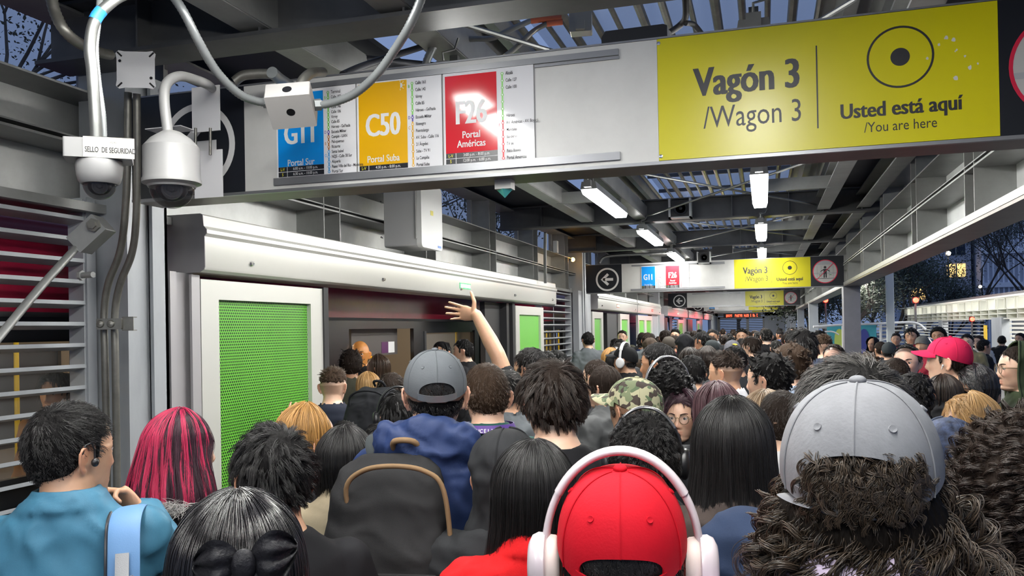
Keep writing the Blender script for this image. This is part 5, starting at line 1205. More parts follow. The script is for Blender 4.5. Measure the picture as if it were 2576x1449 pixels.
# ---------------------------------------------------------------- person assembly
SK = dict(orange=(.62, .25, .06), tan=(.52, .30, .19), light=(.66, .42, .30), brown=(.36, .185, .105), dark=(.17, .08, .045), olive=(.50, .32, .20), pink=(.68, .41, .31))  # orange is a skin tone with the bus's orange light mixed in
HM = dict(black=hair_mat('black', (.012, .011, .011)), dkbrown=hair_mat('dkbrown', (.028, .018, .013)), brown=hair_mat('brown', (.060, .036, .022)), grey=hair_mat('greying', (.075, .070, .066), var=.9),
          blonde=hair_mat('blonde', (.42, .25, .10), var=.35), ginger=hair_mat('ginger', (.38, .20, .06), var=.4), mauve=hair_mat('mauve', (.11, .055, .065), var=.3), bleach=hair_mat('dusty_blonde', (.30, .21, .13), var=.3),
          pink=hair_mat('pink', (.46, .025, .085), var=.35), purple=hair_mat('purple_tint', (.035, .010, .020)), white=hair_mat('white', (.35, .34, .33), var=.4), gloss=hair_mat('glossy_black', (.014, .013, .014), rough=.22, spec=.8), curlbrown=hair_mat('curl_brown', (.040, .027, .017), var=.85))
HAIRC = dict(black=(.014, .012, .012), dkbrown=(.035, .024, .018), brown=(.07, .045, .03), grey=(.10, .095, .09))
NP = [0]
def person(px, py, d, face, label, style='short', hair='black', sk='tan', gar='jacket', col=('black', (.012, .012, .014)), fem=False, arms='down', akey=None, seed=0, near=False, extra=.012,
           fade=False, hamt=.85, beard=0., kw=None, recede=0., maskf=None, detail=False, group=None, xs=1.0, dens=None, rmul=1.0, garkw=None, low=False, capcut=None, ears=True, front=False, hy=0, glift=0.):
    P = at(px, py, d); s = P.z/(1.654+extra); r = ray(px, py); az = math.atan2(-r[0], r[1]); rz = az+math.radians(face)
    off = Matrix.Rotation(rz, 3, 'Z') @ Vector((0, .015*s, 0)); t = thing('person', label, 'person', (P.x-off.x, P.y-off.y, 0), rz, group); t.scale = (s*xs, s*xs, s)
    NP[0] += 1; vox = (.0038 if d < 3.4 and detail else .0046) if near else (.0055 if d < 5.6 else .010)
    bm_ = body_mesh(arms, fem, vox, akey, ears, hy); b = put(D.objects.new('body', bm_), t)
    if not bm_.materials: bm_.materials.append(None)
    hs = hair if style not in (None, 'bald') else None
    hc = HAIRC.get(hair, (.02, .018, .017)); skn = skin('%s_%s_%s_%s' % (sk, hair, fade, beard) if hs else sk+'_plain', SK[sk], hc if hs else None, hamt, fade, beard)
    b.material_slots[0].link = 'OBJECT'; b.material_slots[0].material = skn
    if gar:
        gm = garment(gar, arms, fem, akey, far=d > 4.5); g = put(D.objects.new({'tee': 't_shirt', 'shirt': 'shirt', 'hoodie': 'hooded_sweatshirt', 'hoodup': 'hooded_sweatshirt', 'quilt': 'quilted_jacket', 'puffer': 'puffer_jacket'}.get(gar, 'jacket'), gm), t)
        if not gm.materials: gm.materials.append(None)
        g.material_slots[0].link = 'OBJECT'; g.material_slots[0].material = cloth(*col, **(garkw or {}))
        g.location = (0, 0, glift)
        tr = put(D.objects.new('trousers', trouser_mesh()), t)
        if not tr.data.materials: tr.data.materials.append(cloth('dark_trousers', (.02, .022, .03)))
    if hs and style:
        make_hair(t, style, HM[hair], seed, dens if dens is not None else (1.0 if d < 2.3 else (.6 if d < 3.3 else (.28 if d < 5.5 else .12))), kw, None, recede, maskf, rmul, capcut, front)
    if detail:
        eyes(t); brows(t, hair_base_mat(HM[hair if hair in HM else 'black'])); lashes(t)
    t['_s'] = s; return t
def turn_head(t, hy):
    M_ = turn_m(hy)
    for ch in CHILDREN[t.name]:
        if ch.name.split('.')[0] not in ('body', 'trousers') and 'jacket' not in ch.name and 'shirt' not in ch.name and 'fur' not in ch.name: ch.matrix_basis = M_ @ ch.matrix_basis
def wearer(t): return dict(loc=tuple(t.location), rz=t.rotation_euler[2], sc=t['_s'])
# ================================================================ the crowd, nearest rows first
NAVY = ('navy', (.020, .032, .085)); BLK = ('black', (.012, .012, .014)); CHAR = ('charcoal', (.030, .031, .034)); TEAL = ('teal', (.045, .150, .235)); LILAC = ('lilac', (.56, .47, .62))
M_REDCAP = cloth('redcap', (.50, .005, .016), bscale=260, weave=.35); M_GREYCAP = cloth('greycap', (.20, .205, .22), bscale=220, var=.16, weave=.5)
def below_cap(lift=0., hole=True):
    def f(p):
        a = math.atan2(p[0], p[1]-EC[1]); z = cap_rim(a)
        d = abs(((a-PI+PI) % (2*PI))-PI)
        return max(0., min(1., (z-.004+lift-p[2])/.022))
    return f
def hole_hair(parent, hm, seed, n=1500, L=.012, hz=.048, **k):
    """hair seen through the opening at the back of a cap"""
    rg = np.random.default_rng(seed); mk = lambda P: (np.abs(P[:, 0]) < .046) & (P[:, 1] < -.04) & (P[:, 2] < hz) & (P[:, 2] > .0)
    kw = dict(side=L, top=L, lift=(.4, .3), comb=.4, fd=.6, dir=(0, -.1, -1), grav=.3, mess=.4, clump=10, K=8, cw=.004, mask=mk); kw.update(k)
    maxr = k.pop('maxr', 1.065) if 'maxr' in k else 1.065; kw.pop('maxr', None); S = strands('x', seed, n, **kw); q_ = (S-EC)/ER; r_ = np.linalg.norm(q_, axis=-1, keepdims=True); mr_ = np.where(S[..., 2:3] > hz+.004, 1.04, maxr); S = EC+(S-EC)*np.minimum(1, mr_/r_); o = put(D.objects.new('hair_tuft', curves_obj('hair_tuft', S, hm, None, .0006)), parent); o.location = HC; return o

# 1 teal shirt, left foreground
A_ = arm_set(r=((.160, -.014, 1.33), (.27, .13, 1.14), (.11, .25, 1.33), (-.62, -.05, .78), (-.4, -.6, -.4), .9))
p = person(176, 1004, 1.98, -16, 'man with a short dark fade and ear clip, teal shirt, blue strap on his shoulder', 'short', 'black', 'tan', 'shirt', TEAL, arms=A_, akey='chin', near=True, fade=True, seed=1,
    kw=dict(side=.006, top=.026, n=9500, clump=6, mess=.14, lift=(.5, .15), vol=.003), detail=True, hy=-42, glift=.012, garkw=dict(rough=.5))
b = MB(); b.tube([HC+Vector((.085, -.028, -.004)), HC+Vector((.088, -.02, .022)), HC+Vector((.084, -.002, .026)), HC+Vector((.083, .006, .008)), HC+Vector((.086, .004, -.014))], .0022, 8); b.ell(HC+Vector((.087, .004, -.02)), (.008, .009, .010), 12, 8); b.build('ear_clip', M_BLACK, p, 60); turn_head(p, -42)
W = wearer(p); t = thing('shoulder_bag', 'light blue padded strap with a grey buckle over the teal shirt', 'bag', W['loc'], W['rz']); t.scale = (W['sc'],)*3
b = MB(); P = catmull([(.150, -.150, 1.02), (.150, -.155, 1.18), (.148, -.142, 1.31), (.142, -.10, 1.392), (.138, -.02, 1.410), (.132, .06, 1.37), (.125, .13, 1.25)], 8); b.tube(P, .036, 14, flat=.16, up=(0, -1, 0)); b.build('strap', mat('strap_blue', (.10, .22, .42), .6, bump=.2, bscale=300), t, 60)
b = MB(); b.tube([Vector(v)+Vector((-.035, -.004, 0)) for v in P], .0035, 6); b.build('strap_piping', M_BLACK, t)
b = MB(); b.tube(catmull([(.152, -.172, 1.12), (.151, -.170, 1.24), (.148, -.148, 1.335)], 6), .015, 10, flat=.25, up=(0, -1, 0)); b.build('webbing', mat('grey_webbing', (.35, .36, .37), .7, bump=.6, bscale=500), t, 60)
b = MB(); Q = Matrix.Translation((.151, -.174, 1.265)) @ Matrix.Rotation(-.12, 4, 'X')
for z in (-.022, 0, .022): b.rbox(-.021, .021, -.004, .004, z-.0035, z+.0035, .002, 'x', M=Q)
for x in (-.021, .021): b.rbox(x-.003, x+.003, -.004, .004, -.026, .026, .002, 'z', M=Q)
b.rbox(-.018, .018, -.004, .003, -.085, -.032, .003, 'z', M=Q); b.build('buckle', mat('grey_buckle', (.16, .165, .18), .35), t, 60)
# 2 pink streaks
p = person(458, 1034, 2.5, -62, 'woman with long black hair streaked pink, fur collar on a black coat', 'longA', 'purple', 'light', 'jacket', BLK, fem=True, near=True, detail=True, seed=2, kw=dict(length=.40, n=7000, a0=58, wide=.045, back=.055, off=(.004, .018), wav=(.005, 1.4)))
S = long_strands(22, 2300, .385, cl=26, off=(.0120, .0192), a0=60, wide=.045, back=.055, wav=(.005, 1.4)); o = put(D.objects.new('pink_streaks', curves_obj('pink_streaks', S, HM['pink'], None, .0006)), p); o.location = HC; o['label'] = 'bright pink streaks'
def fur(parent, path, n, L, hm, seed, r=.0007):
    rg = np.random.default_rng(seed); P = np.array([list(v) for v in catmull(path, 12)]); i = rg.integers(0, len(P), n); c = P[i]+rg.normal(size=(n, 3))*.008; d = rg.normal(size=(n, 3)); d[:, 2] = np.abs(d[:, 2])*.4; d /= np.linalg.norm(d, axis=1, keepdims=True); t = np.linspace(0, 1, 6)[None, :, None]
    S = c[:, None, :]+d[:, None, :]*L*t+np.array([0, -.25, -.35])*L*t**2; o = put(D.objects.new('fur_trim', curves_obj('fur_trim', S, hm, None, r)), parent); return o
fur(p, [(-.15, .02, 1.37), (-.13, -.08, 1.395), (-.05, -.135, 1.40), (.05, -.135, 1.40), (.13, -.08, 1.395), (.15, .02, 1.37)], 3600, .045, HM['white'], 3)
# 3 wavy dark hair, centre left
p = person(688, 1060, 1.92, 6, 'person with thick wavy black hair and visible ears, behind the woman with the satin bow', 'medium', 'black', 'tan', 'tee', BLK, near=True, seed=3, extra=.024, kw=dict(top=.046, side=.012, f0=-.04, f1=.03, mess=.28, wav=.35, clump=16, lift=(.8, .05), swirl=.9, n=10500, grav=.3))
# 4 satin bow
p = person(598, 1240, 1.17, -6, 'woman with glossy straight black hair tied with a black satin bow', 'longB', 'gloss', 'tan', 'jacket', BLK, fem=True, near=True, seed=4, kw=dict(length=.30, n=13000, a0=64, cl=14, off=(.004, .014), wide=-.004, back=-.01))
t = thing('hair_bow', 'large black satin bow at the back of the glossy hair', 'hair bow', wearer(p)['loc'], wearer(p)['rz']); t.scale = (wearer(p)['sc'],)*3
sat = mat('black_satin', (.009, .009, .012), .55, spec=.3, bump=.5, bscale=60)
for s in (-1, 1):
    b = MB(); V = []; nu, nv = 16, 14
    for so in (0, .004):
        for i in range(nu+1):
            for j in range(nv+1):
                u, v = i/nu, -1+2*j/nv; wd = .004+.040*abs(math.sin(.12+u*(PI-.13)))**.7; fold = (.010*math.sin(v*9+u*2)+.004*math.sin(v*21))*u
                V.append(Vector((.022+s*(.006+.060*u), -.128-.030*math.sin(u*PI)*(1-.3*v*v)+fold+so+.02*u*u, 1.600+v*wd*.85+.012*u*(1 if s > 0 else -.2))))
    n1 = (nu+1)*(nv+1); F = []
    for i in range(nu):
        for j in range(nv): q_ = (i*(nv+1)+j, (i+1)*(nv+1)+j, (i+1)*(nv+1)+j+1, i*(nv+1)+j+1); F += [q_, tuple(x+n1 for x in reversed(q_))]
    b.add(V, F); b.build('bow_loop', sat, t, 180)
b = MB(); b.ell((.022, -.140, 1.600), (.016, .014, .022), 18, 12); b.build('bow_knot', sat, t, 180)
b = MB()
for s in (-1, 1): b.tube(catmull([(.022+s*.008, -.137, 1.59), (.022+s*.03, -.140, 1.55), (.022+s*.04, -.134, 1.50)], 6), [.014+.001*k for k in range(13)], 10, flat=.2, up=(0, -1, 0)); 
b.build('bow_tail', sat, t, 180)
# 5 ginger woman
A_ = arm_set(l=((-.160, -.014, 1.33), (-.26, .12, 1.20), (-.16, .30, 1.42), (0, .25, 1), (-.2, 1, 0), .25))
p = person(775, 1020, 2.75, -58, 'woman with ginger blonde hair tied back and dark-rimmed glasses beside the green door', 'longC', 'ginger', 'light', 'jacket', BLK, fem=True, near=True, detail=True, seed=5, kw=dict(length=.205, n=7000, a0=74, wav=(.006, 2.5), off=(.003, .020), wide=-.016, back=-.025)); glasses(p, mat('tortoise', (.06, .03, .02), .3))
b = MB(); b.ell(HC+Vector((.02, -.10, -.09)), (.02, .02, .045), 14, 10); b.build('hair_tie', mat('gold_scrunchie', (.35, .20, .05), .5, bump=1, bscale=120), p, 180)
# 6 black-haired woman in a quilted beige jacket
p = person(868, 1078, 2.62, -6, 'woman with grey-parted black hair in a quilted beige jacket', 'longD', 'black', 'tan', 'quilt', ('beige', (.24, .20, .135)), fem=True, near=True, seed=6, glift=.02, kw=dict(length=.195, n=8000, a0=68, off=(.006, .022), back=-.02, wide=-.012))
# 7 grey snapback, navy jacket, black backpack
p = person(1093, 866, 2.46, -14, 'man in a slate grey snapback cap and navy hooded jacket with a black backpack', 'crop', 'black', 'light', 'hoodie', ('navy2', (.020, .036, .105)), near=True, seed=7, fade=True, extra=.022, capcut=-.004, maskf=below_cap(-.005), kw=dict(n=2500), garkw=dict(rough=.55), hy=17)
make_cap(p, cloth('slatecap', (.115, .125, .135), bscale=240, weave=.4), hole_h=.052, hole_a=34, tilt=3, strap=M_RAIL, puff=0); hole_hair(p, HM['black'], 71); turn_head(p, 17)
w7 = wearer(p); backpack(Vector(w7['loc'])+Matrix.Rotation(w7['rz'], 3, 'Z') @ Vector((-.045, 0, 0)), w7['rz'], cloth('packblack', (.020, .020, .021), weave=.4), 'large black backpack with tan zip piping on the man in the slate cap', w=.32, h=.52, d=.17, piping=cloth('tan_piping', (.22, .14, .075)), strap_m=cloth('strap_grey', (.045, .052, .055)), sc=w7['sc'], drop=-.035, dx=-.035)
# 8 short brown hair, lanyard, green shirt
p = person(1222, 908, 3.05, 8, 'man with thinning short brown hair, purple lanyard and dark green collar', 'crop', 'brown', 'light', 'shirt', ('deepgreen', (.015, .065, .055)), near=True, seed=8, fade=True, kw=dict(side=.008, top=.014, n=6500), hamt=.7)
b = MB(); b.loft([ring(1.424, .101, .097, -.022, 48, 2.05), ring(1.450, .090, .090, -.022, 48, 2.05), ring(1.450, .088, .088, -.022, 48, 2.05), ring(1.424, .099, .095, -.022, 48, 2.05)], closed=True, cap=False); b.build('lanyard', mat('purple_lanyard', (.11, .05, .28), .5), p)
b = MB()
for k, ch in enumerate('BGENCELL'):
    a = math.radians(52-k*7.5); b2 = Matrix.Translation((-math.sin(a)*.102, -.022-math.cos(a)*.0985, 1.427)) @ Matrix.Rotation(-a, 4, 'Z') @ Matrix.Rotation(math.radians(-24), 4, 'X'); text_mb(b, ch, .019, 0, 0, 'CENTER', .9, .015, b2)
b.build('lanyard_lettering', M_INKW, p)
# 9 big dark hair with glasses
p = person(1388, 890, 2.5, 14, 'man with big brushed dark brown hair, clear-rimmed glasses and black T-shirt', 'medium', 'dkbrown', 'light', 'tee', BLK, near=True, detail=True, seed=9, extra=.030, kw=dict(top=.056, side=.024, f0=-.02, f1=.06, clump=14, mess=.3, lift=(1.0, .1), crown=(.0, -.06, .10), n=12000, swirl=.5)); glasses(p, mat('silver_rim', (.5, .5, .5), .3, .6))
# 10 hood up in black
p = person(1268, 1060, 2.2, -12, 'person in a black hooded sweatshirt with the hood up', None, 'black', 'tan', 'hoodup', ('hoodblack', (.022, .023, .025)), near=True, seed=10, extra=.05); make_hood(p, cloth('hoodblack2', (.022, .023, .025)), 46, .030, 4, -.20)
# 11 long black hair with a pale parting, red top
p = person(1340, 1113, 1.85, 10, 'woman with long straight black hair, pale parting and a red collar', 'longE', 'black', 'tan', 'shirt', ('redtop', (.52, .008, .010)), fem=True, near=True, seed=11, glift=.02, kw=dict(length=.245, n=13000, a0=60, cl=12, off=(.004, .016), wide=.0, back=-.014, part=.004))
b = MB(); b.tube([HC+Vector(v) for v in ((.004, .06, .102), (.004, .02, .1225), (.003, -.02, .1255), (.002, -.05, .1165), (.0, -.07, .104))], [.0012, .0022, .0022, .0018, .0008], 8, flat=.7); b.build('parting', mat('parting_skin', (.30, .18, .12), .6), p, 180)
# 12 red cap, white headphones
p = person(1560, 1142, 1.13, -1, 'person in a bright red baseball cap worn forward with white headphones', 'crop', 'black', 'tan', 'tee', BLK, near=True, seed=12, ears=False, extra=.022, capcut=-.004, maskf=below_cap(-.004), kw=dict(n=3500, side=.03, top=.03))
cp_ = make_cap(p, M_REDCAP, hole_h=.050, hole_a=38, tilt=9, strap=M_REDCAP); hole_hair(p, HM['black'], 121, 2600, .016)
b = MB(); P = [cap_pt(PI-a, 1, .0022, cap_rim(PI)+.009) for a in np.linspace(math.radians(-46), math.radians(-24), 6)]; b.tube(P, .0085, 8, flat=.15); b.build('metal_buckle', mat('silver_buckle', (.6, .6, .62), .3, .8), cp_)
W = wearer(p); headphones(Vector(W['loc']), W['sc'], W['rz'], mat('pinkish_white_plastic', (.60, .53, .56), .25, coat=.3), mat('cream_pad', (.66, .56, .52), .5), 'large white headphones over the bright red cap', band_r=.139, w=.0985)
# 13 camo cap
p = person(1592, 940, 3.0, 38, 'man in a green camouflage cap facing left', 'crop', 'dkbrown', 'tan', 'jacket', CHAR, near=True, detail=True, seed=13, fade=True, extra=.02, capcut=-.004, maskf=below_cap(-.004), kw=dict(n=2500))
def camo():
    m = D.materials.new('camouflage'); m.use_nodes = True; N, L = m.node_tree.nodes, m.node_tree.links; p_ = N['Principled BSDF']; p_.inputs['Roughness'].default_value = .85; tc = N.new('ShaderNodeTexCoord'); last = None
    for k, (c, th, sc) in enumerate((((.40, .38, .24), 0, 1), ((.10, .14, .075), .52, 26), ((.055, .04, .032), .57, 31), ((.17, .20, .11), .60, 22))):
        if k == 0: last = c; continue
        nz = N.new('ShaderNodeTexNoise'); nz.inputs['Scale'].default_value = sc; nz.inputs['Detail'].default_value = 1.2; mp = N.new('ShaderNodeMapping'); mp.inputs['Location'].default_value = (k*3.1, k, 0); L.new(tc.outputs['Object'], mp.inputs[0]); L.new(mp.outputs[0], nz.inputs['Vector'])
        gt = N.new('ShaderNodeMath'); gt.operation = 'GREATER_THAN'; gt.inputs[1].default_value = th; L.new(nz.outputs['Fac'], gt.inputs[0]); x = N.new('ShaderNodeMix'); x.data_type = 'RGBA'; L.new(gt.outputs[0], x.inputs[0])
        if isinstance(last, tuple): x.inputs[6].default_value = (*last, 1)
        else: L.new(last, x.inputs[6])
        x.inputs[7].default_value = (*c, 1); last = x.outputs[2]
    L.new(last, p_.inputs['Base Color']); return m
make_cap(p, camo(), opening=False, tilt=6, brim_m=None, turn=24)
# 14 dark curly hair with silver-black headphones
p = person(1622, 1030, 2.25, -2, 'person with dark wavy hair wearing black headphones with a silver band', 'medium', 'black', 'tan', 'jacket', BLK, near=True, seed=14, extra=.022, kw=dict(side=.06, top=.045, n=9500, curl=(.003, 1.5), K=12))
W = wearer(p); headphones(Vector(W['loc']), W['sc'], W['rz'], M_BLACK, M_RUBBER, 'black headphones with a silver-edged band on dark wavy hair', band_r=.140, w=.094, thin=.75, m_band=mat('silver_band', (.22, .22, .23), .25, .7))
# 15 very long black hair
p = person(1840, 1008, 2.1, 6, 'woman with very long straight black hair over a dark brown top', 'longF', 'black', 'tan', 'jacket', ('darkbrown', (.045, .034, .030)), fem=True, near=True, seed=15, kw=dict(length=.50, n=14000, a0=60, cl=12, off=(.006, .020), wide=.008, back=.004, wav=(.004, 1)))
# 16 grey cap, curly brown hair, lilac shirt
p = person(2158, 918, 1.02, -3, 'man in a light grey cap with big curly brown hair and a lilac shirt', 'bigcurly', 'curlbrown', 'tan', 'shirt', LILAC, near=True, ears=False, glift=.03, capcut=-.010, seed=16, extra=.024, maskf=lambda p_: max(0., min(1., (cap_rim(math.atan2(p_[0], p_[1]+.004))-.004-p_[2])/.035)), kw=dict(side=.15, top=.13, n=14000, curl=(.011, 3.4), lift=(1.25, -.1), fd=.9, grav=1.1, mess=.6, wav=.6, cw=.004), garkw=dict(rough=.7))
cp_ = make_cap(p, M_GREYCAP, hole_h=.066, hole_a=42, tilt=4, strap=M_GREYCAP); hole_hair(p, HM['curlbrown'], 161, 4200, .034, lift=(.35, .1), mess=.6, curl=(.004, 1.2), K=14, cw=.003, clump=14, dir=(.6, -.2, -.4), maxr=1.2, hz=.046)
b = MB(); P = [cap_pt(PI-a, 1, .0024, cap_rim(PI)+.008) for a in np.linspace(math.radians(-62), math.radians(-28), 8)]; b.tube(P, .009, 8, flat=.18); b.build('leather_buckle_strap', mat('pewter_strap', (.22, .22, .24), .4, .5), cp_)
# 17 tall person in navy behind the cap
p = person(2142, 884, 1.52, 4, 'tall person with greying dark hair and navy jumper, mostly hidden behind the grey cap', 'short', 'grey', 'tan', 'hoodup', ('navyjumper', (.016, .028, .062)), near=True, seed=17, extra=.016, kw=dict(side=.022, top=.03, mess=.2), xs=1.13)
# 18 curly dark hair far right
p = person(2592, 985, 1.27, 4, 'person with a mass of tight dark curls and a pale denim jacket at the edge', 'bigcurly', 'dkbrown', 'tan', 'jacket', ('denim', (.34, .42, .50)), near=True, ears=False, seed=18, extra=.055, kw=dict(side=.10, top=.07, curl=(.009, 3.6), n=15000, lift=(1.7, .1), grav=.9, K=30, cw=.0035))
# ---------------------------------------------------------------- middle rows
def simple_mask(b_, m): pass
# person whose raised arm touches the header
A_ = arm_set(l=((-.160, -.0, 1.37), (-.19, .09, 1.63), (-.205, .21, 1.835), (-.1, 1, .18), (-1, 0, 0), dict(curls=[.1, .2, .35, .5], thumb=(.15, 1, -.1))))
p = person(1335, 872, 4.55, 55, 'black-haired person in a black T-shirt reaching one bare arm up to the door header', 'short', 'black', 'tan', 'tee', BLK, arms=A_, akey='reach', near=True, seed=31)
# hand on the green door edge
A_ = arm_set(l=((-.160, -.014, 1.33), (-.30, .16, 1.40), (-.36, .30, 1.585), (.25, .10, 1), (.3, 1, 0), dict(curls=[.25, .35, .5, .6])))
p = person(868, 1056, 4.1, -4, 'short person in a grey jacket with one hand raised against the green door edge', 'short', 'black', 'tan', 'jacket', ('greyjacket', (.10, .11, .12)), arms=A_, akey='push', near=True, seed=32)
p = person(838, 922, 5.1, -16, 'man with a brown fade and dark navy quilted puffer jacket in the bus doorway', 'fade', 'brown', 'light', 'puffer', ('puffernavy', (.018, .022, .036)), seed=33, fade=True, near=True)
p = person(1000, 985, 4.0, 4, 'person in black with over-ear headphones beside the slate cap', 'medium', 'black', 'tan', 'jacket', BLK, seed=34)
W = wearer(p); headphones(Vector(W['loc']), W['sc'], W['rz'], M_BLACK, M_RUBBER, 'black over-ear headphones on the person beside the slate cap', w=.100, band_r=.150)
p = person(985, 935, 5.0, -30, 'person in dark blue stepping into the bus under a tall black backpack', 'short', 'dkbrown', 'tan', 'jacket', ('slateblue', (.04, .055, .10)), seed=35)
W = wearer(p); backpack(W['loc'], W['rz'], cloth('packblack2', (.016, .017, .02)), 'tall black backpack worn high in the bus doorway', w=.36, h=.50, d=.22, sc=W['sc'], drop=-.22)
p = person(958, 1060, 3.3, 0, 'person with short dark hair just left of the navy hood', 'short', 'black', 'tan', 'jacket', BLK, seed=36)
# people inside the bus
M_ = dict(seed=37)
p = person(905, 858, 7.6, 168, 'bald man lit orange inside the bus doorway, looking down', 'bald', 'black', 'orange' if 'orange' in SK else 'brown', 'jacket', BLK, extra=.0, near=True, detail=True)  # orange light is painted into his skin colour too
p = person(882, 880, 7.0, 0, 'person with tight dark curls in front of the bald man', 'afro', 'dkbrown', 'brown', 'jacket', ('darkolive', (.05, .05, .035)), seed=38)
p = person(948, 893, 7.2, 60, 'woman with light brown hair inside the bus doorway', 'longG', 'brown', 'light', 'jacket', ('bluegrey', (.06, .09, .11)), fem=True, seed=39, kw=dict(length=.35))
p = person(925, 938, 6.3, 10, 'person with pale blonde hair low in the bus doorway', 'longG2', 'blonde', 'light', 'jacket', ('offwhite', (.4, .38, .35)), fem=True, seed=40, kw=dict(length=.25))
p = person(1165, 852, 8.6, 75, 'person seen in profile through the bus window', 'short', 'black', 'light', 'jacket', BLK, seed=41, detail=True)
p = person(1110, 858, 8.9, 150, 'dark-haired passenger behind the bus window', 'medium', 'black', 'tan', 'jacket', CHAR, seed=42, detail=True)
p = person(140, 935, 4.75, 150, 'passenger seen through the louvre blades at the left edge', 'medium', 'black', 'tan', 'jacket', ('amberbrown', (.20, .10, .03)), seed=43, detail=True)
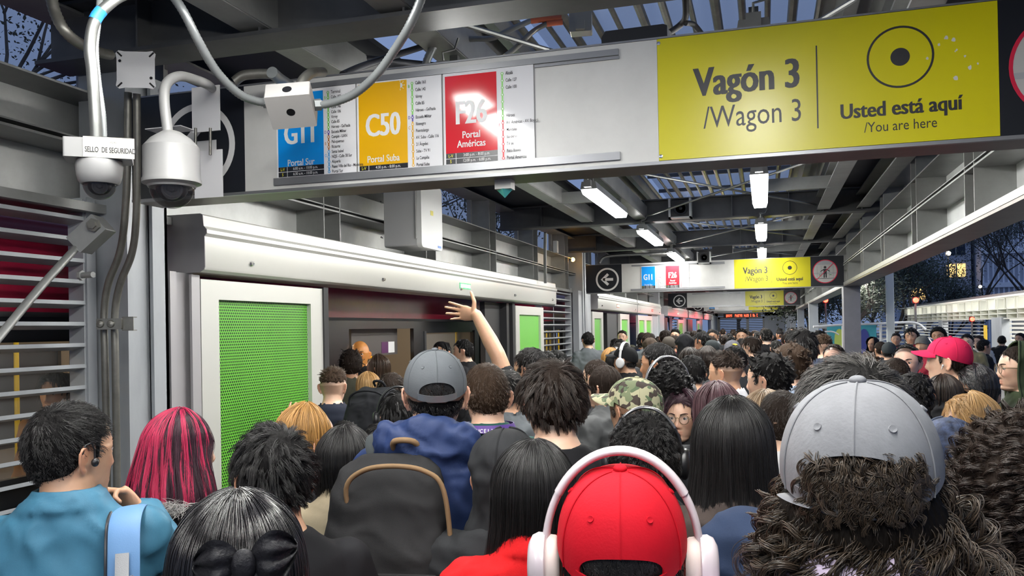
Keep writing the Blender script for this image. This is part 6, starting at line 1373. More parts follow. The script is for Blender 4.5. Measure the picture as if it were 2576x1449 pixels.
# right half, middle rows
G = 'crowd'
T = [
 # px, py, d, face, label, style, hair, skin, garment, colour, fem, kwargs
 (1278, 925, 4.2, -30, 'dark-haired man in a grey jacket wedged behind the lanyard man', 'short', 'grey', 'tan', 'jacket', ('greyjacket', (.10, .11, .12)), 0, {}),
 (1500, 900, 5.2, 48, 'short-haired man half hidden left of the ponytailed woman', 'crop', 'dkbrown', 'light', 'jacket', CHAR, 0, dict(detail=True)),
 (1518, 916, 4.5, 52, 'woman with slicked dark hair and a reddish ponytail, grey jacket', 'longH', 'dkbrown', 'light', 'jacket', ('greyparka', (.075, .078, .08)), 1, dict(detail=True, kw=dict(length=.13, n=5000, a0=62, off=(.001, .006), wide=-.012, back=-.03))),
 (1572, 866, 7.0, 65, 'man in a black cap with a white logo facing left', 'crop', 'black', 'tan', 'jacket', BLK, 0, dict(detail=True, cap='ne')),
 (1655, 858, 4.8, 68, 'man with dense short black hair in left profile', 'short', 'black', 'brown', 'jacket', BLK, 0, dict(detail=True, fade=True, near=True, kw=dict(side=.008, top=.022))),
 (1678, 906, 3.9, 20, 'person with loose curly black hair and silver headphones', 'curly', 'black', 'tan', 'jacket', CHAR, 0, dict(phones='silver', kw=dict(side=.09, top=.06))),
 (1742, 888, 5.6, 10, 'person with thick cropped black hair right of the silver headphones', 'medium', 'black', 'tan', 'jacket', ('skyblue', (.25, .38, .52)), 0, dict(kw=dict(side=.025, top=.04, curl=(.003, 2), K=12))),
 (1716, 984, 3.8, 165, 'woman with dark red curly hair and thin glasses looking up and sideways', 'curlyred', 'purple', 'light', 'jacket', CHAR, 1, dict(detail=True, near=True, look=35, front=True, kw=dict(length=.26, n=7000, a0=48, wav=(.010, 3), off=(.006, .028)))),
 (1803, 962, 3.5, 12, 'woman with straight mauve-tinted hair', 'longJ', 'mauve', 'light', 'jacket', CHAR, 1, dict(kw=dict(length=.30, n=8000, a0=66))),
 (1824, 880, 4.8, 62, 'man with a high skin fade looking left over the crowd', 'fade', 'dkbrown', 'tan', 'shirt', ('whiteshirt', (.55, .55, .56)), 0, dict(detail=True, near=True, fade=True, hamt=.55)),
 (1932, 878, 3.8, 62, 'man with spiky black hair in left profile', 'spiky', 'black', 'light', 'jacket', BLK, 0, dict(detail=True, near=True, beard=.25, kw=dict(top=.030, side=.011, n=11000, clump=9))),
 (1988, 858, 4.5, 40, 'young man with tousled brown hair and shaved lines over the ear', 'curlytop', 'brown', 'light', 'shirt', ('paleblue', (.30, .38, .52)), 0, dict(fade=True, near=True, detail=True)),
 (2016, 822, 5.3, 14, 'tallest man with thick glossy black hair beside the far column', 'medium', 'black', 'light', 'jacket', ('navywhite', (.03, .04, .07)), 0, dict(kw=dict(side=.03, top=.055))),
 (1925, 985, 3.0, 20, 'person with fine dusty-blonde hair below the spiky-haired man', 'shortb', 'bleach', 'light', 'jacket', CHAR, 1, dict(kw=dict(length=.15, n=6000, a0=66, wide=-.01, back=-.02))),
 (1965, 975, 2.9, 24, 'boyish short brown hair and a red ear left of the grey cap', 'crop', 'dkbrown', 'light', 'shirt', ('whiteshirt', (.55, .55, .56)), 0, dict(near=True, fade=True)),
 (1722, 838, 9.5, 8, 'person under a shiny black rounded hood', None, 'black', 'tan', 'hoodup', BLK, 0, dict(hood=1)),
 (1682, 843, 11, 10, 'person in a flat grey-brown cap at the far left of the crowd', 'crop', 'grey', 'tan', 'jacket', ('tanjacket', (.2, .14, .08)), 0, dict(cap='taupe')),
 (1765, 832, 11.5, 60, 'man in dark-rimmed glasses with swept dark hair', 'medium', 'black', 'tan', 'jacket', CHAR, 0, dict(detail=True, gl=1, kw=dict(top=.045, side=.012))),
 (1790, 852, 10.5, 40, 'man in a dark grey knitted cap', 'crop', 'black', 'tan', 'jacket', CHAR, 0, dict(cap='slate2')),
 (1842, 852, 9, -10, 'person in a grey cap with a yellow patch', 'crop', 'black', 'tan', 'jacket', BLK, 0, dict(cap='grey2')),
 (1848, 866, 6.2, 30, 'person with slicked-back black hair below the yellow-patched cap', 'short', 'black', 'tan', 'jacket', CHAR, 0, {}),
 (1888, 842, 9.3, 60, 'man with wavy dark hair looking down before the grey fabric', 'medium', 'dkbrown', 'light', 'jacket', CHAR, 0, dict(detail=True)),
 (1735, 876, 6.8, 0, 'low head of smooth brownish-black hair in the middle of the crowd', 'longK', 'dkbrown', 'tan', 'jacket', CHAR, 1, dict(kw=dict(length=.22))),
 (1778, 872, 7.4, 0, 'second low head of smooth dark hair in the middle', 'longL', 'dkbrown', 'tan', 'jacket', BLK, 1, dict(kw=dict(length=.22))),
 (1535, 876, 8.5, 10, 'person with long auburn hair by the far green door', 'longM', 'ginger', 'tan', 'jacket', BLK, 1, dict(kw=dict(length=.3), hair2=1)),
 (1557, 860, 8.8, 5, 'person with short grey-black hair by the far green door', 'short', 'grey', 'tan', 'jacket', CHAR, 0, {}),
 (1550, 884, 7.4, 8, 'person with long black hair under the cap brim', 'longN', 'black', 'tan', 'jacket', BLK, 1, dict(kw=dict(length=.3))),
 (1375, 880, 6.5, 0, 'dark head just behind the man with big brushed hair', 'short', 'grey', 'tan', 'jacket', BLK, 0, {}),
 (1400, 876, 7.2, 5, 'second dark head in front of the louvre blades', 'medium', 'black', 'tan', 'jacket', CHAR, 0, {}),
 (1635, 848, 11, 5, 'person in a brown hood near the grey column', None, 'black', 'tan', 'hoodup', ('brownhood', (.05, .035, .025)), 0, dict(hood=1)),
 # right side
 (2098, 862, 6.6, 165, 'balding man facing the camera left of the column', 'short', 'dkbrown', 'pink', 'shirt', ('redstripe', (.4, .05, .06)), 0, dict(detail=True, recede=.045)),
 (2070, 838, 8, 20, 'man with a pale fade haircut left of the column', 'fade', 'brown', 'light', 'jacket', ('navywhite', (.03, .04, .07)), 0, dict(fade=True)),
 (2215, 857, 11, 25, 'man with a round bald spot at the crown', 'crop', 'dkbrown', 'tan', 'jacket', CHAR, 0, {}),
 (2180, 884, 4.9, 0, 'brown-haired head right behind the tall grey-haired person', 'medium', 'brown', 'tan', 'jacket', BLK, 0, {}),
 (2280, 862, 5.5, 168, 'balding man with dark side hair facing the camera', 'short', 'black', 'pink', 'jacket', BLK, 0, dict(detail=True, recede=.05)),
 (2252, 896, 5.2, 30, 'head with thinning dark hair before the balding man', 'crop', 'dkbrown', 'tan', 'jacket', CHAR, 0, dict(recede=.05)),
 (2384, 840, 4.4, 76, 'man in a bright crimson cap and white earbud in left profile', 'crop', 'dkbrown', 'light', 'jacket', BLK, 0, dict(detail=True, near=True, cap='crimson')),
 (2562, 855, 4.4, 108, 'young man in a green hood and round glasses facing left', 'crop', 'dkbrown', 'light', 'hoodup', ('greenhood', (.040, .055, .028)), 0, dict(detail=True, near=True, hood=2, gl=2)),
 (2300, 930, 4.1, 8, 'person with messy dark curly hair right of the grey cap', 'medium', 'black', 'tan', 'jacket', BLK, 0, dict(near=True, kw=dict(side=.045, top=.055, curl=(.005, 1.5), K=12))),
 (2372, 945, 4.3, 10, 'woman with smooth dark brown hair below the crimson cap', 'longO', 'dkbrown', 'tan', 'jacket', BLK, 1, dict(kw=dict(length=.25, n=8000))),
 (2446, 918, 4.3, 95, 'woman with shiny black hair and glasses in a burgundy coat', 'longP', 'gloss', 'tan', 'jacket', ('burgundy', (.16, .012, .025)), 1, dict(detail=True, gl=1, front=True, kw=dict(length=.2, n=8000, a0=86, wide=-.01, back=-.02))),
 (2437, 988, 3.3, 82, 'blonde woman in left profile behind the dark patterned hood', 'longQ', 'blonde', 'light', 'jacket', ('tanjacket', (.2, .14, .08)), 1, dict(detail=True, near=True, front=True, kw=dict(length=.32, n=10000, a0=96, wide=-.006))),
 (2385, 1045, 2.9, 30, 'person in a navy patterned hood right of the grey cap', None, 'black', 'tan', 'hoodup', ('paisley', (.02, .028, .055)), 0, dict(hood=3)),
 (2292, 822, 12, 172, 'man with swept black hair facing the camera on the open side', 'medium', 'black', 'tan', 'jacket', ('redtop2', (.35, .03, .05)), 0, dict(detail=True)),
 (2360, 820, 11.5, 168, 'man with a rounded afro facing the camera behind the crimson cap', 'afro', 'black', 'brown', 'jacket', BLK, 0, dict(detail=True)),
 (2254, 836, 15, 176, 'man with short black hair facing the camera beside the grey pole', 'short', 'black', 'tan', 'jacket', CHAR, 0, dict(detail=True)),
 (2195, 846, 14, 150, 'woman in a dark hood with white earphones near the column', None, 'black', 'tan', 'hoodup', BLK, 1, dict(hood=1, detail=True)),
 (2236, 858, 10, 0, 'person in a dark grey rounded cap near the pole', 'crop', 'black', 'tan', 'jacket', CHAR, 0, dict(cap='slate2')),
 (2432, 838, 11.5, 172, 'man in an olive coat and pink shirt facing the camera', 'short', 'black', 'light', 'jacket', ('olivecoat', (.20, .17, .09)), 0, dict(detail=True)),
 (2462, 842, 14, 150, 'man with light hair right of the olive coat', 'short', 'brown', 'light', 'jacket', ('offwhite', (.4, .38, .35)), 0, dict(detail=True)),
 (2475, 852, 12, -60, 'person in black walking right on the open side', 'short', 'black', 'tan', 'jacket', BLK, 0, {}),
 (2520, 843, 17, 0, 'small dark head before the far station right of the post', 'short', 'black', 'tan', 'jacket', BLK, 0, {}),
 (2566, 836, 15, 150, 'dark-haired person at the right edge before the far station', 'short', 'black', 'tan', 'jacket', CHAR, 0, dict(detail=True)),
 (2320, 842, 10.5, 160, 'person in a grey beanie holding up a phone', 'crop', 'grey', 'tan', 'jacket', ('redtop2', (.35, .03, .05)), 0, dict(cap='knit')),
]
CAPM = dict(ne=('necap', (.010, .010, .011)), taupe=('taupecap', (.07, .06, .05)), slate2=('slate2cap', (.035, .042, .045)), grey2=('grey2cap', (.14, .14, .16)), crimson=('crimsoncap', (.55, .015, .07)), knit=('knitcap', (.12, .12, .11)))
for i, (px, py, d, fa, lab, sty, hr, sk_, ga, co, fem, kk) in enumerate(T):
    kk = dict(kk); cap_ = kk.pop('cap', None); hood = kk.pop('hood', 0); gl = kk.pop('gl', 0); ph = kk.pop('phones', None); look = kk.pop('look', 0); kk.pop('hair2', None); ex = .016
    if sty in ('medium', 'spiky', 'curlytop', 'afro', 'curly'): ex = .026
    if cap_: ex = .022; kk['maskf'] = below_cap(-.004); kk['capcut'] = -.004
    if hood: ex = .035
    p = person(px, py, d, fa, lab, sty, hr, sk_, ga, co, fem=bool(fem), seed=50+(i if d < 3.3 else i % 7), extra=ex, **kk)
    W = wearer(p)
    if cap_:
        cm = CAPM[cap_]; cm = cm if not isinstance(cm, tuple) else cloth(*cm, bscale=240)
        c_ = make_cap(p, cm, opening=False, tilt=4 if cap_ != 'knit' else -6, brim_len=.075 if cap_ not in ('knit', 'slate2', 'taupe') else .012)
        if cap_ == 'crimson':
            b = MB(); Q = Matrix.Translation(cap_pt(.10, .62, .002)) @ Matrix.Rotation(math.radians(-38), 4, 'X'); b.mat(M_INKW); b.rbox(-.030, .030, -.003, 0, -.020, .020, .008, 'y', M=Q); b.mat(M_BLACK); b.rbox(-.026, .026, -.004, -.003, -.016, .016, .006, 'y', M=Q) if False else b.box(-.018, .018, .000, .0042, -.012, .012, Q @ Matrix.Rotation(PI, 4, 'Z')); b.box(-.03, .03, 0, .0035, -.02, .02, Q) if False else None
            b.build('cap_patch', None, c_); b = MB(); b.ell(HC+Vector((-.083, .004, -.022)), (.005, .006, .007), 12, 8); b.tube([HC+Vector((-.084, .006, -.024)), HC+Vector((-.086, .010, -.040))], .0024, 8); b.build('earbud', M_WHITE, p)
        if cap_ == 'ne':
            b = MB().mat(M_INKW); Q = Matrix.Translation(cap_pt(0, .6, .004)) @ Matrix.Rotation(PI, 4, 'Z') @ Matrix.Rotation(math.radians(35), 4, 'X'); text_mb(b, 'N', .05, 0, -.016, 'CENTER', 1, .02, Q); b.build('cap_emblem', None, c_)
            headphones(Vector(W['loc']), W['sc'], W['rz'], mat('white_phones', (.7, .7, .7), .3), M_CREAM, 'white headphones worn over the black cap with a white logo', band_r=.15, w=.10)
        if cap_ == 'grey2':
            b = MB(); Q = Matrix.Translation(cap_pt(2.6, .55, .003)); b.ell((0, 0, 0), (.03, .006, .018), 14, 8, Q); b.build('cap_patch', mat('yellow_patch', (.7, .5, .02), .6), c_)
    if hood: make_hood(p, cloth(co[0]+'_hood', co[1]) if hood != 3 else mat('paisley_print', (.035, .05, .10), .8, var=.85, vscale=28, bump=.3, bscale=60), 50 if hood != 2 else 76, .028, i, -.19, peak=.018 if hood == 2 else 0)
    if gl: glasses(p, M_BLACK if gl == 1 else mat('gold_rim', (.25, .2, .12), .3, .7), round_=gl == 2)
    if ph: headphones(Vector(W['loc']), W['sc'], W['rz'], mat('silver_phones', (.35, .35, .36), .25, .7), M_RUBBER, 'silver headphones on the loose curly black hair', band_r=.155, w=.106)
    if 'looking up' in lab: glasses(p, mat('gold_rim', (.25, .2, .12), .3, .7), round_=True)
# far rows: many heads across the platform
HS = [('short', 'black'), ('medium', 'black'), ('short', 'dkbrown'), ('crop', 'dkbrown'), ('medium', 'dkbrown'), ('fade', 'black'), ('short', 'grey')]
GA = [BLK, CHAR, ('greyjacket', (.10, .11, .12)), ('navy', (.020, .032, .085)), ('darkolive', (.05, .05, .035)), ('burgundy', (.16, .012, .025))]
HN = {'black': 'black hair', 'dkbrown': 'dark brown hair', 'grey': 'greying hair'}; GN = ['a black jacket', 'a charcoal jacket', 'a grey jacket', 'a navy jacket', 'an olive jacket', 'a burgundy jacket']
r5 = random.Random(11); k = 0
for row, (d, n) in enumerate(((7.6, 0), (9.0, 0), (12.0, 8), (13.5, 9), (15.5, 11), (18, 11), (22, 11), (27, 10))):
    y = d
    for j in range(n):
        x = -2.45+3.4*(j+.5*(row % 2)+r5.uniform(-.15, .15))/n; yy = y+r5.uniform(-.45, .45); z = r5.uniform(1.60, 1.765)
        cx = RC @ np.array([x, yy, z-CAM_H]); px, py = cx[0]/cx[2]*F_PX+1288, cx[1]/cx[2]*F_PX+CY
        if px > 2000 and row < 3: continue
        if px < 1420: continue
        st, hr = HS[k % 7]; gi = (k*3+row) % 6; face = r5.choice([0, 10, -15, 20, -5, 60, 170]) if row > 1 else r5.choice([0, 12, -12])
        where = ['by the far green leaf', 'before the louvre', 'nearing the second sign', 'under the second sign', 'past the second sign', 'beyond the second sign', 'before the third sign', 'under the third sign'][row]
        side = 'door side' if j < n*.3 else ('open side' if j > n*.7 else 'mid-platform')
        person(px, py, cx[2], face, 'person in %s, %s %s, %s %s' % (GN[gi], ['short', 'tousled', 'neat', 'cropped', 'fuller', 'faded', 'thinning'][k % 7], HN[hr], side, where), st, hr, ['tan', 'light', 'brown'][k % 3], 'jacket', GA[gi], seed=k % 3, dens=.12, group='distant people on the platform', detail=(face > 90 and row < 5))
        k += 1
# ================================================================ buses, trees, buildings, the other station
M_BUSRED = mat('bus_maroon', (.26, .010, .030), .2, 0, coat=.35, var=.1, vscale=3); M_BUSBLK = mat('bus_black', (.010, .011, .013), .25, coat=.4); M_BUSIN = mat('bus_interior', (.17, .15, .135), .5); M_YPOLE = mat('yellow_pole', (.70, .52, .02), .35)
M_BLAMP = mat('bus_ceiling_strip', (1, .9, .7), .4, emit=(1, .85, .6), estr=5)
def bus(y0, y1, doors, wins, label):
    t = thing('bus', label, 'bus', (-4.7, (y0+y1)/2, -.85)); O = Matrix.Translation((4.7, -(y0+y1)/2, .85)); x0, x1 = -5.95, -3.5
    # roof and upper side: rounded section
    def shell_pts(th): 
        P = [(x1-th, 1.93), (x1-th, 2.12)]+[(x1-th-.30+.30*math.cos(a), 2.22+(.30-th)*math.sin(a)) for a in np.linspace(.1, PI/2, 7)]; Q = [(x0+x1-p_[0], p_[1]) for p_ in reversed(P)]; return P+Q
    a, c = shell_pts(0), shell_pts(.04); b = MB(); n = len(a)
    V = [Vector((p_[0], y, p_[1])) for y in (y0, y1) for p_ in a]+[Vector((p_[0], y, p_[1])) for y in (y0, y1) for p_ in c]; F = []
    for i in range(n-1): F += [(i, i+1, n+i+1, n+i), (2*n+i, 3*n+i, 3*n+i+1, 2*n+i+1)]
    F += [(0, n, 3*n, 2*n), (n-1, 3*n-1, 4*n-1, 2*n-1)]; b.add([O @ v for v in V], F); b.box(x0, x1, y0, y0+.03, 1.93, 2.3, O); b.box(x0, x1, y1-.03, y1, 1.93, 2.3, O); b.build('roof_shell', M_BUSRED, t, 60)
    ops = sorted([(a_, c_, 'd') for a_, c_ in doors]+[(a_, c_, 'w') for a_, c_ in wins]); b = MB(); y = y0
    for a_, c_, k_ in ops:
        b.box(x1-.04, x1, y, a_, -.0, 1.93, O); b.box(x1-.04, x1, a_, c_, 1.78 if k_ == 'w' else 1.83, 1.93, O)
        if k_ == 'w': b.box(x1-.04, x1, a_, c_, 0, 1.12, O)
        y = c_
    b.box(x1-.04, x1, y, y1, 0, 1.93, O); b.box(x1-.035, x1-.005, y0, y1, -.6, 0, O); b.build('side_panel', M_BUSBLK, t)
    b = MB()
    for a_, c_, k_ in ops:
        if k_ == 'w':
            for yy in (a_, c_): b.rbox(x1-.045, x1+.012, yy-.025, yy+.025, 1.10, 1.80, .01, 'z', M=O)
    b.box(x1-.04, x1+.006, y0, y1, 1.905, 1.93, O); b.build('window_rubber', M_RUBBER, t)
    b = MB(); 
    for a_, c_, k_ in ops:
        if k_ == 'w': b = MB(); b.box(x1-.03, x1-.026, a_+.02, c_-.02, 1.12, 1.78, O); b.build('window_pane', glass('bus_glass', (.3, .32, .33), .16, .04), t)
    b = MB(); b.box(x0+.05, x1-.05, y0+.05, y1-.05, -.05, 0, O); b.box(x0+.04, x1-.3, y0+.05, y1-.05, 2.10, 2.14, O); b.box(x0+.0, x0+.04, y0, y1, -.6, .9, O); b.box(x0, x0+.04, y0, y1, 1.75, 1.95, O)
    y = y0+.5
    while y < y1: b.box(x0, x0+.04, y-.12, y+.12, .9, 1.75, O); y += 1.6
    b.box(x0+.05, x1-.05, y0, y0+.04, 0, 2.1, O); b.box(x0+.05, x1-.05, y1-.04, y1, 0, 2.1, O); b.build('interior_lining', M_BUSIN, t)
    b = MB(); b.box(x0, x0+.005, y0, y1, .9, 1.75, O); b.build('far_window_pane', mat('far_bus_glass', (.05, .05, .06), .1), t)
    b = MB()
    for y in np.arange(y0+.6, y1, 1.3): b.tube([O @ Vector((x1-.55, y, 0)), O @ Vector((x1-.55, y, 2.1))], .018, 10); b.tube([O @ Vector((x0+.7, y+.5, 0)), O @ Vector((x0+.7, y+.5, 2.1))], .018, 10)
    b.tube([O @ Vector((x1-.55, y0+.2, 1.95)), O @ Vector((x1-.55, y1-.2, 1.95))], .016, 8); b.build('grab_pole', M_YPOLE, t)
    b = MB(); b.box(x1-1.5, x1-1.2, y0+.3, y1-.3, 2.085, 2.10, O); b.build('ceiling_light_strip', M_BLAMP, t)
    b = MB()
    for y in np.arange(y0+1.2, y1-.5, 3.4):
        for x in (x0+.3, x1-.15):
            b.tube([O @ Vector((x-.12, y, -.55)), O @ Vector((x+.12, y, -.55))], .40, 20)
    b.build('wheel', M_RUBBER, t); return t
bus(-4.0, 11.0, [(6.72, 8.15)], [(.2, 1.9), (2.2, 3.66), (4.2, 5.6), (8.45, 10.05), (10.3, 10.8)], 'maroon articulated bus standing at the open platform door')
bus(13.0, 24.5, [(16.2, 17.6)], [(13.4, 14.9), (18.2, 20.0), (20.6, 22.4)], 'second maroon bus behind the far open doors')
for y, w in ((2.9, 14), (7.2, 30), (9.2, 20), (17, 26), (21, 16)): area('bus_light', (-4.85, y, 2.07), (.3, 1.4), w, col=(1, .78, .5))
area('bus_orange_light', (-4.1, 7.6, 2.05), (.2, .3), 16, col=(1, .42, .06))
t = thing('door_sticker', 'purple and white notice stuck on the bus door panel', 'notice', (-3.62, 7.95, 1.64)); 
b = MB(); b.box(-.002, .0, -.32, -.17, -.05, .06); b.build('purple_field', mat('sticker_purple', (.10, .02, .10), .4), t); b = MB(); b.box(-.002, .0, -.165, -.02, -.05, .06); b.build('white_field', M_INKW, t)
b = MB(); b.box(-.05, -.003, -.95, .06, -.07, .24); b.build('panel', mat('bus_brown_panel', (.09, .08, .075), .4), t)
M_LEAF = mat('night_leaves', (.016, .026, .010), .6, var=.5, vscale=3); M_LEAF2 = mat('grey_green_leaves', (.026, .034, .020), .6, var=.4, vscale=3); M_BARK = mat('dark_bark', (.05, .04, .035), .8)
def tree(x, y, h, cr, n, label, seed, leaf=M_LEAF, trunk=.10, leafsize=.16, base=-.95, squash=1.0):
    rr = random.Random(seed); t = thing('tree', label, 'tree', (x, y, base)); b = MB(); tips = []
    def br(p, d, l, r, lev):
        q_ = p+d*l; mid = p+d*l*.5+Vector((rr.uniform(-1, 1), rr.uniform(-1, 1), 0))*l*.06; b.tube([p, mid, q_], [r, r*.85, r*.65], 6, cap=False)
        if lev >= (5 if leafsize < .08 else 4): tips.append(q_); return
        for _ in range(rr.choice([2, 3, 3]) if lev else 4):
            dd = (d+Vector((rr.uniform(-1, 1), rr.uniform(-1, 1), rr.uniform(-.35, .6)))*.75).normalized(); br(q_, dd, l*rr.uniform(.6, .82), r*.6, lev+1)
        if lev > 1: tips.append(q_)
    br(Vector((0, 0, 0)), Vector((0, 0, 1)), h*.34, trunk, 0); b.build('trunk', M_BARK, t, 60)
    f = MB(); V = []; F = []
    for i in range(n):
        c = rr.choice(tips)+Vector((rr.gauss(0, 1), rr.gauss(0, 1), rr.gauss(0, .8)))*cr*.13; u = Vector((rr.gauss(0, 1), rr.gauss(0, 1), rr.gauss(0, 1))).normalized(); w = u.orthogonal().normalized(); s = leafsize*rr.uniform(.5, 1.2); k_ = len(V)
        V += [c-u*s*.5, c+w*s*.22, c+u*s*.5, c-w*s*.22]; F.append((k_, k_+1, k_+2, k_+3))
    f.add(V, F); tag(f.build('foliage', leaf, t), None, None, None, 'stuff'); return t
tree(-9.5, 4.8, 8.0, 3.0, 12000, 'tree with fine branches behind the bus at the upper left window', 1, leafsize=.055)
tree(-11, 9.5, 9.5, 3.0, 5200, 'tree behind the bus seen through the window past the enclosure', 2, leafsize=.07)
tree(-10, 17, 9.0, 3.0, 3500, 'tree behind the bus seen over the header far left', 3, leafsize=.12); tree(-11, 1.0, 9.5, 3.0, 5200, 'tree behind the bus at the left edge', 4, leafsize=.06)
tree(-10, 27, 9.0, 3.0, 2500, 'distant tree behind the second bus', 5, leafsize=.16)
TP = [(2105, 34, 5.2, 3.6, 'dark tree right of the column below the girder', .15), (2255, 40, 6.6, 4.4, 'dark rounded tree behind the grey post', .17), (2195, 50, 8.5, 5, 'tall dark tree under the girder corner', .18), (2035, 44, 5.0, 4, 'dark tree seen between the two right columns', .17),
      (2330, 52, 6.3, 4.5, 'dark tree before the grey apartment block', .18), (2475, 72, 12.5, 5, 'tall thin-stemmed tree before the white ribbed facade', .20), (2600, 55, 11, 8, 'huge dark tree at the right edge', .2), (2395, 60, 5.0, 4, 'low dark tree at the foot of the apartment block', .2), (1995, 60, 6, 5, 'far dark tree beyond the last columns', .2)]
for i, (px_, d, h, cr, l, ls) in enumerate(TP):
    v = at(px_, 820, d); tree(v.x, v.y, h, cr, 7000 if i < 5 else 4000, l, 20+i, leafsize=ls, leaf=M_LEAF if i % 2 else M_LEAF2, trunk=.14)
tree(-2, 70, 9, 6, 4500, 'dark tree beyond the far end gate', 61, leafsize=.34, trunk=.2); tree(-7, 66, 9, 6, 4000, 'dark tree behind the end gate on the bus side', 62, leafsize=.34, trunk=.2)  # both trees are added as a dark backdrop to cover sky gaps
# buildings far right
M_BLDG = mat('blue_grey_render', (.42, .45, .52), .8, var=.1, vscale=1); M_WIN = mat('dark_window', (.02, .03, .05), .15)
def block(x0, x1, y, z1, label, m=M_BLDG, wins=(), lit=()):
    t = thing('apartment_building', label, 'building', ((x0+x1)/2, y+6, -1)); xm = (x0+x1)/2
    b = MB(); b.box(x0-xm, x1-xm, -6, 6, 0, z1+1); b.build('wall', m, t)
    for i, (wx, wz, ww, wh) in enumerate(wins):
        b = MB(); b.box(wx-xm, wx+ww-xm, -6.05, -6.0, wz+1, wz+1+wh); f = b.build('window', M_WARML if i in lit else M_WIN, t)
        b = MB(); b.box(wx+ww/2-.06-xm, wx+ww/2+.06-xm, -6.1, -6.0, wz+1, wz+1+wh); b.build('mullion', M_STEEL, f)
    return t
block(12.5, 19.0, 90, 22, 'blue-grey apartment block with a few lit windows behind the girder', wins=[(16.9, z, 1.6, 1.25) for z in (3.4, 6.1, 8.2, 10.3, 12.6)]+[(13.6, z, 1.4, 1.2) for z in (4.0, 6.4, 8.8)], lit=(1, 5))
t = block(19.4, 24.5, 88, 26, 'white building with vertical ribs and deep floor bands', m=mat('pale_concrete', (.62, .64, .70), .8))
b = MB()
for x in np.arange(-2.5, 2.5, .42): b.box(x, x+.12, -6.3, -6, 1, 27)
b.build('facade_rib', mat('pale_rib', (.80, .82, .88), .8), t)
b = MB()
for z in (2.6, 4.9, 8.0, 11.2, 14.4, 17.6): b.box(-2.6, 2.6, -6.5, -6, z+1, z+1.45)
b.build('floor_band', mat('pale_rib', (.80, .82, .88), .8), t)
block(25.5, 40, 92, 30, 'tall near-black building at the right edge', m=mat('black_glass_wall', (.015, .02, .03), .3))
def lamp_dot(x, y, d, r, m, label, cat='signal light', w=None, c=None):
    t = thing('street_light' if 'street' in label else 'signal_light', label, cat, q(x, y, d)); b = MB(); b.ell((0, 0, 0), (r, r, r), 14, 8); b.build('lit_lens', m, t)
    b = MB(); b.box(-r*1.1, r*1.1, r*.6, r*1.5, -r*1.2, r*1.2); b.build('housing', M_BLACK, t)
    hz = t.location.z+.95
    b = MB(); b.tube([(0, r*1.2, -hz), (0, r*1.2, 0)], r*.4, 6); b.build('pole', M_BEAM, t)
    if w: area('signal_glow', Vector(q(x, y, d))+Vector((0, -.3, 0)), (r*2, r*2), w, (PI/2, 0, 0), c)
lamp_dot(2077, 755, 30, .085, M_REDL, 'glowing red signal light left of the near column'); lamp_dot(2304, 755, 30, .095, M_REDL, 'glowing red signal light right of the grey post'); lamp_dot(2446, 803, 22, .055, M_REDL, 'red signal light low before the far station girder')
M_WLAMP = light_mat('street_lamp_white', (1, .9, .7), 25)
lamp_dot(2386, 637, 70, .18, M_WLAMP, 'small white street lamp before the apartment block', 'street light'); lamp_dot(2466, 721, 70, .12, M_WLAMP, 'small white street lamp before the white ribbed building', 'street light')
# grey post and the teal hoarding
b = MB(); p_ = at(2240, 820, 20.5); b.rbox(-.09, .09, -.06, .06, 0, 3.35, .02, 'z'); o = b.build('lamp_post', mat('pale_post', (.50, .52, .50), .5)); o.location = (p_.x, p_.y, 0); tag(o, 'pale square post standing on the open side right of the column', 'post')
t = thing('hoarding', 'teal hoarding panel on the open side behind the near column', 'hoarding', (0, 0, 0)); a = at(2080, 820, 23); c = at(2200, 820, 23)
b = MB(); b.box(a.x, c.x, a.y, a.y+.04, 0, a.z+.02); b.build('panel', mat('teal_board', (.03, .22, .27), .6, var=.15, vscale=2), t)
for x, cc in ((2112, (.35, .42, .08)), (2172, (.03, .04, .20))):
    v = at(x, 855, 22.9); b = MB(); b.prism([(v.x+.13*math.cos(k*PI/8), v.z+.30*math.sin(k*PI/8)) for k in range(9)]+[(v.x-.13, v.z-.5), (v.x+.13, v.z-.5)], a.y-.02, a.y, 'y'); b.build('painted_shape', mat('painted_%d' % x, cc, .6), t)
b = MB(); v0 = at(2046, 822, 22); v1 = at(2300, 812, 22); b.tube(catmull([tuple(v0), tuple(at(2120, 817, 22)), tuple(at(2220, 814, 22)), tuple(v1), tuple(at(2330, 830, 21.8))], 8), .03, 8); b.tube(catmull([tuple(at(2046, 838, 22)), tuple(at(2090, 834, 22)), tuple(at(2110, 842, 22))], 5), .02, 8); b.tube([tuple(at(2200, 862, 22)), tuple(at(2330, 826, 22))], .02, 8)
for x_ in (2120, 2215, 2300): v = at(x_, 816, 22); b.tube([(v.x, v.y, 0), (v.x, v.y, v.z)], .03, 8)
tag(b.build('pipe_railing', mat('white_pipe', (.5, .5, .5), .4)), 'white pipe railing along the open side behind the heads', 'railing')
b = MB()
for k in range(15):
    z = 1.78-k*.12; e = at(2206, 820, 26); f_ = at(2270, 820, 26); b.box(e.x, f_.x, e.y, e.y+.05, z, z+.05)
    e = at(2046, 820, 26); f_ = at(2080, 820, 26); b.box(e.x, f_.x, e.y, e.y+.05, z, z+.05)
tag(b.build('slat_fence', M_STEEL), 'grey slatted fence beside the teal hoarding', 'fence')
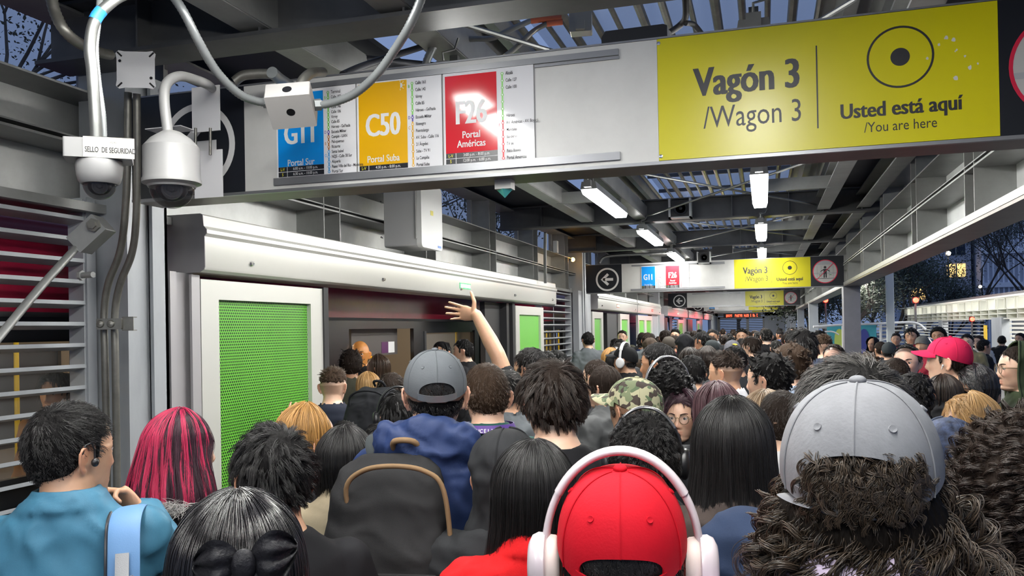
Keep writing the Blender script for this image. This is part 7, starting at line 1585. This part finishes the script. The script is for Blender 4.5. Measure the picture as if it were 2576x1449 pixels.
# the other station across the busway
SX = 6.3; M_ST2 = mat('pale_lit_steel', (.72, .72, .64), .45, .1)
t = thing('far_station', 'lit station building across the busway with a pale cellular girder', 'station', (SX, 30, 0)); Z = [1.86, 2.0, 2.13, 2.38]
b = MB(); o_ = Matrix.Translation((-SX, -30, 0))
for z in Z[:3]: b.box(SX, SX+.25, 18, 43.5, z-.012, z+.012, o_)
b.box(SX-.10, SX+.3, 17.8, 45, 2.44, 2.49, o_); y = 18.0
while y < 43.5: b.box(SX, SX+.25, y-.02, y+.02, 1.86, 2.42, o_); b.box(SX, SX+.25, y+.22, y+.25, 2.13, 2.42, o_); y += .98
b.box(SX+.23, SX+.26, 18, 43.5, 1.86, 2.13, o_); b.build('girder', M_ST2, t)
b = MB(); b.prism([(43.3, 2.42), (44.2, 2.42), (43.3, .2), (43.1, .2)], SX, SX+.12, 'x', o_); b.build('slanted_end', M_ST2, t)
b = MB()
for z in np.arange(.15, 1.84, .11): b.box(SX, SX+.05, 35.2, 43.4, z, z+.055, o_); b.box(SX, SX+.05, 23.3, 25.6, z, z+.055, o_)
b.build('louvre_blades', M_ST2, t)
b = MB()
for z in np.arange(.15, 1.84, .11): b.box(SX, SX+.05, 28.5, 34.5, z, z+.03, o_)
b.build('dark_slats', M_STEEL, t)
b = MB(); b.box(SX-.05, SX+.2, 26.2, 27.3, 0, 1.9, o_); b.build('column', M_COL, t); b = MB(); b.box(SX-.02, SX+.2, 34.6, 35.2, 0, 1.86, o_); b.build('column', M_COL, t)
b = MB(); b.box(SX-.05, SX+.1, 20.5, 23.2, 1.55, 1.83, o_); b.build('door_header', M_HEAD, t); b = MB(); b.box(SX, SX+.04, 21.6, 22.6, .1, 1.5, o_); b.build('door_leaf', M_HEAD, t); b = MB(); b.box(SX-.01, SX+.0, 21.8, 22.4, .2, 1.38, o_); b.build('green_panel', M_GREEN, t)
b = MB(); b.box(SX-.03, SX-.0, 28.0, 28.3, 1.2, 1.68, o_); b.build('red_yellow_notice', mat('red_yellow', (.7, .45, .03), .5), t)
b = MB(); b.box(SX+.25, SX+4.5, 17.8, 44, 2.5, 2.6, o_); b.build('roof', M_BEAM, t); b = MB(); b.box(SX+4.4, SX+4.5, 18, 43, 0, 2.5, o_); b.build('back_wall', M_COL, t)
for k, y in enumerate(np.arange(19.2, 42, 2.45)):
    b = MB(); b.box(SX+.7, SX+.9, y, y+1.3, 2.26, 2.31, o_); b.build('tube_lamp', M_LAMP, t)
    if k % 2 == 0: area('far_lamp', (SX+1.2, y+.6, 2.3), (.2, 2.4), 70, col=(1, .97, .88))
area('far_front_fill', (SX-2.6, 30, 3.3), (.5, 20), 520, (0, -.9, 0), (1, .98, .9))  # added light without a fixture, brightens the front of the far station
HCACHE.clear(); BODY.clear(); GAR.clear()
